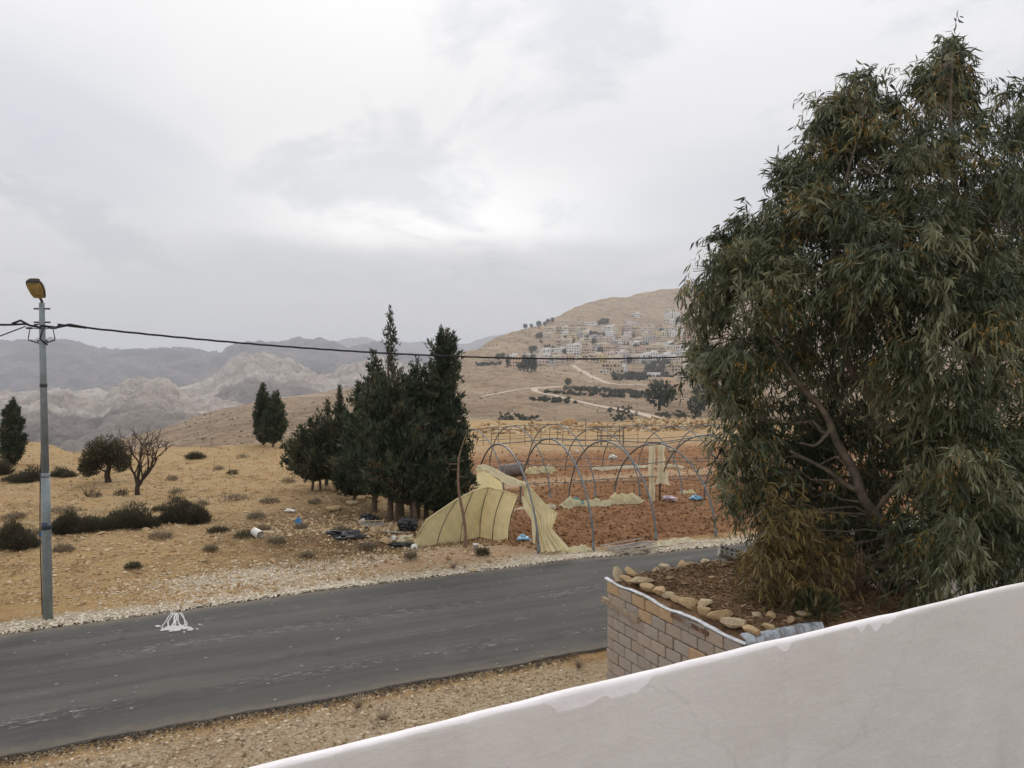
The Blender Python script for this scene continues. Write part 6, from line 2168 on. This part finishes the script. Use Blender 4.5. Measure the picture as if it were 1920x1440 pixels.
crumple('dark_bag', 'shiny black bag with pale creases leaning under the trees', 765, 998, 32, 24, M_BLACKP, 15)
crumple('dark_bag', 'dark blue and black bundle behind the grey board under the trees', 692, 976, 34, 18, M_BLACKP, 16)
crumple('plastic_bag', 'pale bluish lump at the left end of the dark bundle', 680, 978, 12, 11, M_WHITE, 17)
crumple('plastic_bag', 'white lump in the rubbish heap by the whitish rock', 738, 1014, 12, 8, M_WHITE, 18)
# bucket lying on its side
bp = on_ground(482, 1021)
kb = bp.y / F
bk = thing('bucket', 'white plastic bucket lying on its side on the slope', 'bucket', bp + Vector((0, 0, 8.5 * kb)))
bk.rotation_euler = (0.35, PI / 2 + 0.35, -0.2)
L_ = 20 * kb
MB().lathe([(0.001, -L_ / 2), (7.0 * kb, -L_ / 2), (8.4 * kb, L_ / 2 * 0.86), (9.0 * kb, L_ / 2 * 0.87), (9.0 * kb, L_ / 2), (7.8 * kb, L_ / 2), (6.4 * kb, -L_ / 2 * 0.9), (0.001, -L_ / 2 * 0.9)], sides=20).build('pail', M_WHITE, bk)
MB().tube([(8.8 * kb * math.cos(a_), 8.8 * kb * math.sin(a_) * 0.4 - 5 * kb, L_ / 2 * 0.95) for a_ in np.linspace(PI, 2 * PI, 9)], 0.006, 4).build('handle', M_DARK, bk)
bp = on_ground(892, 1046)
kb = bp.y / F
bk = thing('bucket', 'small whitish tub standing on the verge beside the wooden stake', 'bucket', bp)
MB().lathe([(0.001, -0.02), (4.6 * kb, -0.02), (5.4 * kb, 10 * kb), (5.9 * kb, 10.2 * kb), (5.9 * kb, 11.5 * kb), (5.0 * kb, 11.5 * kb), (4.3 * kb, 1 * kb), (0.001, 1 * kb)], sides=18).build('pail', M_WHITE, bk)
# a roll with a dark core at the foot of the screen
bp = on_ground(777, 1036)
kb = bp.y / F
rl = thing('plastic_roll', 'small white roll with a dark centre at the lower left tip of the screen', 'roll', bp + Vector((0, 0, 6 * kb)))
rl.rotation_euler = (PI / 2, 0, 0.25)
MB().lathe([(2.2 * kb, -7 * kb), (6.2 * kb, -7 * kb), (6.4 * kb, 7 * kb), (2.2 * kb, 7 * kb)], sides=18).build('wrap', M_WHITE, rl)
MB().lathe([(0.001, -6.6 * kb), (2.1 * kb, -6.6 * kb), (2.1 * kb, 7.2 * kb), (0.001, 7.2 * kb)], sides=14).build('core', M_BLACKP, rl)
# grey board with battens
bp = on_ground(698, 990)
kb = bp.y / F
bd = thing('broken_crate', 'broken grey wooden crate side lying under the trees', 'crate', bp, 0.12)
MB().box((0, 0, 6 * kb), (44 * kb, 0.03, 9 * kb), rot=Euler((-0.5, 0, 0))).build('board', M_WOODGREY, bd, smooth=False)
for q in (-20, -6, 6, 20):
    MB().box((q * kb, -0.05, 8 * kb), (2.2 * kb, 0.03, 15 * kb), rot=Euler((-0.5, 0.05 * q / 20, 0))).build('batten', M_WOOD, bd, smooth=False)
for q in (3, 13):
    MB().box((0, -0.06 + 0.05 * (q > 5), q * kb), (43 * kb, 0.03, 1.8 * kb), rot=Euler((-0.5, 0, 0))).build('rail', M_WOOD, bd, smooth=False)
for k, (x0, y0, x1, y1, r_, lab) in enumerate(((650, 997, 690, 990, 0.03, 'grey pole lying left of the broken crate'), (715, 1004, 760, 1000, 0.035, 'dark plank lying under the shiny black bag'), (782, 990, 779, 968, 0.03, 'short upright stick behind the plastic screen'), (735, 966, 752, 990, 0.03, 'stick leaning on the shiny black bag'),
                                               (632, 968, 640, 955, 0.02, 'forked dead twig standing on the slope left of the trees'), (900, 1068, 925, 1074, 0.02, 'dry branch on the verge below the white tub'), (860, 1030, 950, 1020, 0.015, 'thin rod lying inside the folded screen'))):
    a_, b_ = on_ground(x0, y0), at(x1, y1, on_ground(x0, y0).y + 0.05 * (k % 2))
    b_.z = max(b_.z, gh(b_.x, b_.y) + 0.05)
    d_ = b_ - a_
    o = MB().tube([(0, 0, 0.02), tuple(d_ * 0.5 + Vector((0.02, 0, 0.02))), tuple(d_)], [r_, r_ * 0.9, r_ * 0.7], 6).build('stick', M_WOODGREY if k % 2 else M_DARKBARK, None, a_)
    tag(o, lab, 'stick', 'sticks and poles in the rubbish')
# small bare bush and dry thistles near the verge, dry twigs below the terrace
for k, (px, py, hpx, lab) in enumerate(((165, 932, 26, 'small leafless twig bush left of the bare tree'), (850, 1068, 16, 'dead thistle on the pink mound below the stake'), (672, 1328, 26, 'dry brown twig bush on the near verge above the terrace wall'), (1085, 1252, 20, 'grey dead tuft on the near verge left of the shed'), (720, 1350, 24, 'bent dry weed on the near verge close to the terrace wall'))):
    p = on_ground(px, py)
    kx = p.y / F
    rgk = np.random.default_rng(700 + k)
    mbx = MB()
    for q in range(26):
        a_ = rgk.random() * 2 * PI
        e_ = np.array([math.cos(a_) * (0.3 + 0.5 * rgk.random()), math.sin(a_) * (0.3 + 0.5 * rgk.random()), 0.5 + 0.5 * rgk.random()]) * hpx * kx
        mbx.tube([(0, 0, -0.01), tuple(e_ * 0.5 + rgk.normal(size=3) * 0.02), tuple(e_)], [0.008, 0.006, 0.003], 4)
    o = mbx.build('dead_bush', M_WOOD if k >= 1 else M_DARKBARK, None, p)
    tag(o, lab, 'bush')

# ---------------------------------------------------------------- spilt white paint on the road
M_PAINT = plain('spilt white paint', (0.50, 0.49, 0.465), 0.8, 0.2, 9, 0.2, dirt=(0.40, 0.39, 0.37))


def road_pt(px, py, dz=0.004):
    p = G(px, py)
    s_, n_ = to_sn(p.x, p.y)
    p.z = road_z(n_) + 0.006 + dz
    return p


sp = thing('paint_spill', 'splash of white paint run out in wavy streaks on the road edge', 'paint spill', road_pt(328, 1178))
o0 = Vector(sp.location)
for x0, x1, w_ in ((323, 309, 1.1), (326, 317, 1.3), (329, 324, 1.5), (331, 329, 1.2), (333, 336, 1.2), (337, 346, 1.2), (340, 347, 0.9)):
    L1, R1 = [], []
    for q in np.linspace(0, 1, 14):
        wob = 1.6 * math.sin(q * 9 + x0) * q
        x_ = x0 + (x1 - x0) * q + wob + 4 * math.sin(q * 2.2) * np.sign(x1 - 328) * (abs(x1 - 328) > 8)
        y_ = 1151 + 28 * q
        L1.append(road_pt(x_ - w_, y_) - o0)
        R1.append(road_pt(x_ + w_, y_) - o0)
    P_ = np.array([[tuple(a_) for a_ in L1], [tuple(b_) for b_ in R1]])
    MB().grid(P_).build('streak', M_PAINT, sp)
mbp = MB()
rgk = np.random.default_rng(77)
for q in range(150):
    cx_, cy_ = 328 + rgk.normal() * 15, 1183 + rgk.normal() * 3.2
    r_ = abs(rgk.normal()) * 1.6 + 0.5
    ring = [road_pt(cx_ + r_ * 1.7 * math.cos(a_) * rgk.uniform(.7, 1.2), cy_ + r_ * 0.55 * math.sin(a_) * rgk.uniform(.7, 1.2), 0.005 + q * 0.00002) - o0 for a_ in np.arange(7) * 2 * PI / 7]
    c_ = road_pt(cx_, cy_, 0.005 + q * 0.00002) - o0
    mbp.add([tuple(c_)] + [tuple(p_) for p_ in ring], [np.array([(0, 1 + q2, 1 + (q2 + 1) % 7) for q2 in range(7)])])
mbp.build('splatter', M_PAINT, sp)['kind'] = 'stuff'

# ---------------------------------------------------------------- the town on the hillside
WALLC = {'white': (0.77, 0.75, 0.71), 'cream': (0.70, 0.61, 0.48), 'tan': (0.56, 0.44, 0.31), 'yellow': (0.66, 0.53, 0.31), 'pink': (0.64, 0.51, 0.44), 'grey': (0.48, 0.46, 0.44), 'mauve': (0.52, 0.45, 0.46), 'peach': (0.64, 0.47, 0.33)}
HM_ = {k: plain(f'{k} house wall', v, 0.9, 0.10, 0.25, 0.1, dirt=tuple(x * 0.85 for x in v)) for k, v in WALLC.items()}
M_WINDOW = plain('dark window opening', (0.055, 0.055, 0.06), 0.4, 0.2, 1)
M_ROOF = plain('pale flat roof', (0.40, 0.36, 0.31), 0.95, 0.15, 0.4)
PROTO = {}


def house_meshes(colour, st, wide):
    key = (colour, st, wide)
    if key in PROTO:
        return PROTO[key]
    rgk = np.random.default_rng(abs(hash((st, wide))) % 1000 + len(PROTO))
    W_, D_, Hs = (15.0 if wide else 10.0), 9.0, 3.2
    H_ = Hs * st
    body = MB().box((0, 0, H_ / 2 - 3), (W_, D_, H_ + 6))
    up_ = MB()
    if st > 1 and rgk.random() < 0.8:
        body.box((W_ * 0.22, 0.6, H_ + 1.4), (W_ * 0.42, D_ * 0.6, 2.8))
    for yy, xx, sx, sy in ((-D_ / 2 + .15, 0, W_, .3), (D_ / 2 - .15, 0, W_, .3), (0, -W_ / 2 + .15, .3, D_ - .6), (0, W_ / 2 - .15, .3, D_ - .6)):
        up_.box((xx, yy, H_ + 0.45), (sx, sy, 0.9))
    win = MB()
    nw = 5 if wide else 3
    for f_ in range(st):
        for q in range(nw):
            x_ = (q + 0.5) / nw * W_ - W_ / 2
            big = rgk.random() < 0.25
            win.box((x_, -D_ / 2 - 0.02, f_ * Hs + 1.75), (2.2 if big else 1.3, 0.14, 1.9 if big else 1.5))
        for q in range(2):
            for sd in (-1, 1):
                win.box((sd * (W_ / 2 + 0.02), (q - 0.5) * 4.0, f_ * Hs + 1.75), (0.14, 1.3, 1.5))
    PROTO[key] = (body.mesh('wall', HM_[colour], False), up_.mesh('parapet', HM_[colour], False), win.mesh('window_row', M_WINDOW, False))
    return PROTO[key]


def zt(zx, zy):
    return 960 + zx / 5.647, 560 + zy / 5.647


HOUSES = [  # zoomed position, colour, storeys, wide, turn
    (658, 600, 'white', 4, 1), (330, 590, 'white', 2, 1), (430, 555, 'white', 1, 0), (545, 500, 'tan', 2, 1), (520, 470, 'cream', 2, 0), (630, 440, 'yellow', 3, 1), (735, 560, 'tan', 3, 1), (720, 500, 'cream', 3, 0), (785, 590, 'cream', 2, 0),
    (560, 400, 'white', 2, 0), (380, 420, 'cream', 2, 0), (410, 350, 'cream', 2, 1), (500, 350, 'tan', 2, 1), (560, 355, 'cream', 2, 0), (620, 350, 'tan', 2, 0), (690, 355, 'cream', 2, 0), (740, 355, 'tan', 2, 1), (555, 258, 'cream', 1, 1), (640, 300, 'tan', 1, 1), (740, 300, 'tan', 1, 0),
    (830, 275, 'white', 1, 1), (745, 410, 'cream', 2, 1), (780, 390, 'white', 2, 0), (850, 435, 'mauve', 2, 1), (930, 435, 'mauve', 2, 0), (1000, 345, 'white', 2, 1), (1055, 325, 'white', 2, 0), (1110, 340, 'yellow', 2, 0), (1170, 345, 'cream', 2, 1), (1230, 340, 'tan', 1, 1), (1290, 345, 'cream', 2, 0), (1330, 350, 'yellow', 2, 0),
    (1120, 420, 'peach', 3, 0), (1070, 420, 'tan', 2, 0), (1165, 425, 'cream', 1, 0), (970, 495, 'pink', 3, 1), (920, 480, 'mauve', 2, 0), (950, 535, 'cream', 2, 1), (1065, 495, 'grey', 2, 1), (1130, 465, 'white', 1, 1), (1030, 590, 'tan', 3, 1), (1085, 590, 'pink', 2, 0), (1145, 590, 'pink', 3, 1), (1210, 585, 'tan', 2, 1),
    (1265, 585, 'cream', 2, 0), (1340, 580, 'peach', 2, 1), (1430, 400, 'mauve', 3, 1), (1400, 425, 'cream', 3, 0), (1480, 440, 'mauve', 2, 0), (1540, 420, 'yellow', 3, 0), (1590, 400, 'cream', 2, 0), (1650, 390, 'grey', 2, 1), (1700, 400, 'white', 2, 0), (1590, 340, 'grey', 1, 1), (1650, 350, 'cream', 2, 0),
    (1310, 195, 'white', 2, 1), (1370, 200, 'cream', 1, 0), (1260, 195, 'tan', 1, 0), (1240, 262, 'white', 1, 0), (1320, 268, 'mauve', 1, 1), (1650, 155, 'cream', 2, 0), (1710, 155, 'cream', 2, 0), (1680, 215, 'white', 3, 1), (1740, 215, 'white', 3, 0), (1660, 260, 'cream', 2, 1), (1720, 270, 'white', 2, 1), (1770, 300, 'pink', 2, 0), (1740, 330, 'cream', 2, 1), (1780, 380, 'white', 2, 0),
    (1660, 520, 'white', 2, 1), (1690, 530, 'cream', 1, 0), (1490, 575, 'tan', 2, 1), (1560, 570, 'tan', 2, 1), (1620, 575, 'cream', 1, 1), (1700, 580, 'cream', 1, 1), (1770, 470, 'tan', 4, 1), (1830, 490, 'peach', 3, 1), (1860, 420, 'cream', 3, 1),
    (965, 675, 'yellow', 3, 0), (1030, 675, 'pink', 3, 0), (1090, 680, 'white', 2, 0), (1160, 665, 'cream', 2, 0), (1190, 670, 'pink', 3, 0), (1265, 670, 'grey', 2, 0), (1310, 665, 'white', 2, 1), (1390, 655, 'white', 2, 1), (820, 660, 'tan', 2, 1), (880, 655, 'cream', 2, 1), (760, 655, 'tan', 1, 0),
    (480, 690, 'cream', 3, 0), (525, 685, 'pink', 3, 0), (590, 665, 'white', 1, 1), (390, 695, 'grey', 2, 1), (340, 690, 'pink', 1, 0), (170, 670, 'white', 2, 0), (215, 665, 'grey', 1, 0), (150, 610, 'white', 1, 0), (200, 615, 'cream', 1, 1), (290, 615, 'cream', 1, 1), (40, 725, 'peach', 3, 1), (10, 660, 'white', 2, 0), (150, 710, 'cream', 1, 1), (280, 720, 'tan', 1, 1),
    (1165, 780, 'white', 2, 0), (1060, 770, 'tan', 2, 1), (1120, 790, 'tan', 1, 0), (960, 790, 'cream', 1, 0), (1620, 655, 'white', 2, 1), (1690, 660, 'white', 2, 1), (1760, 640, 'pink', 2, 0), (1740, 690, 'tan', 1, 1), (1780, 730, 'cream', 2, 0), (1560, 640, 'cream', 1, 0), (1720, 770, 'tan', 2, 1), (1820, 590, 'white', 2, 1), (1840, 660, 'cream', 2, 1),
    (1760, 830, 'tan', 1, 1), (1820, 860, 'cream', 2, 1), (1500, 840, 'white', 1, 0), (700, 260, 'cream', 1, 0), (1480, 300, 'cream', 1, 0), (1420, 330, 'cream', 1, 0), (1560, 300, 'tan', 1, 0), (1090, 370, 'cream', 2, 0), (1400, 475, 'cream', 1, 1), (1600, 470, 'tan', 1, 1), (1000, 540, 'peach', 2, 0), (900, 560, 'grey', 2, 0), (450, 600, 'cream', 1, 0),
    (1600, 1010, 'peach', 2, 1), (1680, 1000, 'tan', 1, 1), (1560, 890, 'tan', 1, 1), (1640, 900, 'tan', 1, 1)]
rgx = np.random.default_rng(91)
for _ in range(52):
    HOUSES.append((rgx.uniform(340, 1800), rgx.choice([rgx.uniform(335, 480), rgx.uniform(480, 620), rgx.uniform(640, 690)]), rgx.choice(['white', 'cream', 'tan', 'cream', 'grey', 'white', 'pink', 'peach']), int(rgx.integers(1, 4)), int(rgx.random() < 0.4)))
recs = []
for zx, zy, colour, st, wide in HOUSES:
    px, py = zt(zx, zy)
    loc = on_hill(px, py)
    if loc is None:
        continue
    third = 'left end' if px < 1045 else ('left middle' if px < 1115 else ('centre' if px < 1180 else ('right middle' if px < 1240 else 'right end')))
    rowk = 'top' if zy < 330 else ('upper' if zy < 460 else ('middle' if zy < 610 else 'lower'))
    sw = ['', 'single storey', 'two storey', 'three storey', 'four storey'][st]
    lab = f'{"wide" if wide else "narrow"} {colour} {sw} house, {rowk} rows, {third} of the town'
    recs.append([loc, colour, st, wide, lab, px, py])
from collections import defaultdict
byl = defaultdict(list)
for r_ in recs:
    byl[r_[4]].append(r_)
for lab, lst in byl.items():
    if len(lst) > 1:
        lst.sort(key=lambda r_: r_[5])
        for k, r_ in enumerate(lst):
            r_[4] = f'{"leftmost" if k == 0 else ("rightmost" if k == len(lst) - 1 else ordn[k] + " from left")} {lab}'
rgk = np.random.default_rng(5)
for loc, colour, st, wide, lab, px, py in recs:
    b_, p_, w_ = house_meshes(colour, st, wide)
    t = thing('town_house', lab, 'house', loc, rgk.normal() * 0.35 - 0.1 + math.atan2(-(px - 960), F), 'houses of the hillside town')
    sc = rgk.uniform(1.05, 1.4)
    t.scale = (sc * rgk.uniform(0.9, 1.15), sc, sc * rgk.uniform(0.9, 1.05))
    link('wall', b_, t)
    link('parapet', p_, t)
    link('window_row', w_, t)['kind'] = 'stuff'

# trees of the town: small round crowns, dark columns, and olive groves that read as one mass
M_FARTREE = m_leaf('far tree foliage', [(0, (0.045, 0.055, 0.042)), (0.6, (0.085, 0.097, 0.075)), (1, (0.14, 0.148, 0.112))], 0.9, 0.1, 0.1)


def far_crown(n, seed, rx, rz, zc, ln=1.0):
    rg = np.random.default_rng(seed)
    dv = unit(rg.normal(size=(n, 3)))
    base = dv * (rg.random(n) ** 0.4)[:, None] * np.array([rx, rx, rz]) * (0.75 + 0.35 * rg.random((n, 1))) + np.array([0, 0, zc])
    v, f, tt = blades(base, unit(dv + np.array([0, 0, 0.5]) + rg.normal(size=(n, 3)) * 0.4), ln * rg.uniform(0.7, 1.6, n), 0.32 * ln * rg.uniform(0.7, 1.3, n), np.clip(0.5 + 0.3 * dv[:, 2] + 0.2 * rg.normal(size=n), 0, 1), rg)
    return v, f, tt


v, f, tt = far_crown(420, 1, 3.4, 3.2, 4.6)
FT_ROUND = raw_mesh('crown', v, f, False, {'tint': tt}, [M_FARTREE])
v, f, tt = far_crown(420, 2, 1.6, 6.0, 6.5)
FT_COL = raw_mesh('crown', v, f, False, {'tint': tt}, [M_FARTREE])
FT_TRUNK = MB().tube([(0, 0, -1.5), (0, 0, 4)], [0.4, 0.3], 5).mesh('trunk', M_DARKBARK)


def far_tree(zx, zy, k, col, lab, full=None):
    px, py = zt(zx, zy) if full is None else full
    loc = on_hill(px, py)
    if loc is None:
        return
    t = thing('town_tree', lab, 'tree', loc, rgk.random() * 6, 'trees in and above the hillside town')
    t.scale = (k * 1.1, k * 1.1, k * 1.1)
    link('crown', FT_COL if col else FT_ROUND, t)
    link('trunk', FT_TRUNK, t)


for zx, zy, k, col, lab in ((60, 315, 1.3, 0, 'leftmost round tree on the skyline spur above the town'), (140, 322, 1.2, 0, 'second round tree on the skyline spur above the town'), (205, 308, 0.9, 0, 'small third tree on the skyline spur'), (285, 305, 1.5, 0, 'tallest dark tree on the skyline spur'),
                           (95, 318, 0.8, 0, 'small tree between the first two on the skyline spur'), (380, 260, 1.1, 0, 'tree on the slope right of the skyline spur'), (430, 250, 1.2, 0, 'tree below the cliff edge right of the skyline spur'), (350, 290, 1.1, 0, 'low tree just right of the tallest spur tree'), (560, 440, 1.0, 0, 'round tree left of the yellow three storey house'),
                           (300, 430, 1.4, 0, 'dark tree left of the upper cream houses'), (270, 425, 1.1, 0, 'dark bush at the left edge of the upper houses'), (655, 490, 0.9, 1, 'dark columnar tree above the white four storey house'), (800, 480, 1.3, 1, 'dark columnar tree in the middle of the town'), (785, 470, 1.0, 1, 'slim columnar tree left of the dark one in mid town'),
                           (850, 590, 1.4, 0, 'round tree in front of the middle houses'), (870, 480, 1.3, 0, 'round tree right of the mid town columns'), (1790, 280, 1.8, 0, 'big tree at the right end beside the white houses'), (1690, 525, 1.2, 0, 'tree beside the white house on the right'), (940, 590, 1.4, 0, 'round tree below the pink house'), (1580, 365, 1.2, 0, 'tree between the grey houses on the right'),
                           (500, 600, 1.3, 0, 'dark tree left of the white four storey house'), (560, 610, 1.4, 0, 'dark tree at the foot of the white four storey house'), (205, 570, 1.2, 0, 'tree left of the long white house'), (240, 560, 1.1, 0, 'tree touching the long white house'), (1240, 690, 1.1, 0, 'tree between the lower pink and white houses'),
                           (130, 770, 1.3, 1, 'leftmost dark cypress of the row below the lower houses'), (165, 772, 1.2, 1, 'second dark cypress of the row below the lower houses'), (210, 774, 1.4, 1, 'third dark cypress of the row below the lower houses'), (240, 775, 1.2, 1, 'rightmost dark cypress of the row below the lower houses'), (90, 765, 1.0, 0, 'round bush left of the cypress row')):
    far_tree(zx, zy, k, col, lab)
for px, py, k, col, lab in ((1065, 724, 0.75, 0, 'lone tree above the terraced field below the town'), (1236, 770, 1.5, 0, 'big dark tree at the right end of the terraced field'), (1252, 762, 1.1, 0, 'smaller tree right of the big dark field tree'), (1305, 780, 0.8, 0, 'bush by the flat houses at the right'), (935, 676, 1.1, 0, 'tree at the left end of the hedge below the spur'), (943, 672, 0.9, 0, 'taller tree on the hedge below the spur'), (952, 690, 1.0, 1, 'dark tree left of the peach house'), (1320, 770, 1.4, 0, 'dark tree behind the eucalyptus edge')):
    far_tree(0, 0, k, col, lab, (px, py))


def grove(name, pts, n, seed, h=3.0, ln=1.3):
    """a dense grove on the hillside inside a quad given in picture pixels of the photograph"""
    rg = np.random.default_rng(seed)
    a_, b_, c_, d_ = [np.array(q, float) for q in pts]
    B_ = []
    for _ in range(n):
        u_, v_ = rg.random(), rg.random()
        q = (a_ * (1 - u_) + b_ * u_) * (1 - v_) + (d_ * (1 - u_) + c_ * u_) * v_
        loc = on_hill(*(q + rg.normal(size=2) * 0.6))
        if loc is not None:
            B_.append(loc)
    V, Fc, T, cnt = [], [], [], 0
    for loc in B_:
        k = rg.uniform(0.6, 1.2)
        v, f, tt = far_crown(70, rg.integers(1e6), h * 0.62 * k, h * 0.55 * k, h * 0.6 * k, ln)
        V.append(v + np.array(loc))
        Fc.append(f + cnt)
        T.append(tt)
        cnt += len(v)
    tag(link(name, raw_mesh(name, np.concatenate(V), np.concatenate(Fc), False, {'tint': np.concatenate(T)}, [M_FARTREE])), kind='stuff')


grove('tree_grove', [(1122, 600), (1142, 599), (1140, 608), (1120, 609)], 40, 1)
grove('tree_grove', [(1103, 624), (1150, 626), (1150, 634), (1104, 631)], 70, 2)
grove('tree_grove', [(1152, 655), (1168, 638), (1215, 645), (1205, 655)], 90, 3)
grove('tree_grove', [(1203, 678), (1262, 675), (1290, 690), (1215, 702)], 150, 4)
grove('tree_grove', [(1150, 702), (1190, 700), (1230, 712), (1150, 714)], 60, 5, 2.4)
grove('tree_grove', [(1195, 702), (1262, 700), (1262, 712), (1195, 712)], 70, 6, 2.4)
grove('tree_grove', [(1055, 727), (1225, 737), (1225, 743), (1060, 733)], 90, 7, 1.6, 0.9)
grove('tree_grove', [(1020, 735), (1220, 745), (1222, 749), (1020, 739)], 70, 8, 1.2, 0.8)
grove('tree_grove', [(990, 745), (1070, 750), (1090, 758), (1000, 752)], 40, 9, 1.0, 0.7)
grove('tree_grove', [(893, 683), (940, 681), (945, 686), (893, 687)], 30, 10, 2.0)
grove('tree_grove', [(1010, 640), (1045, 655), (1060, 664), (1030, 660)], 30, 11, 2.2)
grove('tree_grove', [(1165, 622), (1200, 622), (1200, 632), (1165, 632)], 26, 12, 2.2)
grove('scrub_patch', [(930, 775), (1010, 782), (1020, 796), (935, 792)], 60, 13, 0.6, 0.35)
grove('scrub_patch', [(1140, 768), (1180, 762), (1200, 785), (1150, 792)], 60, 14, 0.6, 0.35)
grove('scrub_patch', [(1225, 775), (1310, 770), (1320, 790), (1240, 792)], 60, 15, 0.8, 0.4)


# tracks on the hillside
M_TRACK = plain('pale dirt track', (0.47, 0.38, 0.285), 1.0, 0.12, 0.3, 0.2)


def track(name, pts, width):
    fine = []
    for (x0, y0), (x1, y1) in zip(pts[:-1], pts[1:]):
        m = max(2, int(math.hypot(x1 - x0, y1 - y0) / 2.5))
        for q in range(m):
            loc = on_hill(x0 + (x1 - x0) * q / m, y0 + (y1 - y0) * q / m)
            if loc is not None and (not fine or (loc - fine[-1]).length < 160):
                fine.append(loc)
    P_ = np.array([tuple(p) for p in fine])
    for _ in range(3):
        P_[1:-1] = (P_[:-2] + 2 * P_[1:-1] + P_[2:]) / 4
    tg = np.gradient(P_, axis=0)[:, :2]
    tg = unit(tg)
    sd = np.stack([-tg[:, 1], tg[:, 0]], 1)
    rows = []
    for o_ in (-1, -0.5, 0, 0.5, 1):
        q_ = P_.copy()
        q_[:, :2] += sd * width * 0.5 * o_
        for i_ in range(len(q_)):
            hit = HBVH.ray_cast(Vector((q_[i_, 0], q_[i_, 1], 900)), Vector((0, 0, -1)))[0]
            if hit is not None:
                q_[i_, 2] = hit.z
        q_[:, 2] += 0.45 if abs(o_) < 1 else 0.15
        rows.append(q_)
    tag(MB().grid(np.stack(rows, 1)).build(name, M_TRACK), kind='structure')


track('track', [(1074, 684), (1080, 690), (1095, 698), (1110, 706), (1125, 713), (1140, 719), (1160, 721), (1200, 722), (1240, 724)], 6.5)
track('track', [(1066, 724), (1030, 727), (1003, 728), (1000, 731), (1012, 737), (1040, 742), (1075, 751), (1105, 758), (1140, 765), (1175, 770), (1205, 777), (1240, 787)], 4.5)
track('track', [(1005, 735), (1030, 741), (1055, 745)], 3.5)
track('road_in_town', [(1076, 683), (1108, 668), (1112, 655), (1105, 645), (1104, 632), (1102, 615), (1110, 612)], 5.0)
track('track', [(520, 747), (560, 744), (600, 742), (622, 741)], 4.0)
track('track', [(1025, 693), (1060, 700), (1090, 704)], 4.0)
track('track', [(900, 745), (960, 733), (1000, 728)], 2.5)
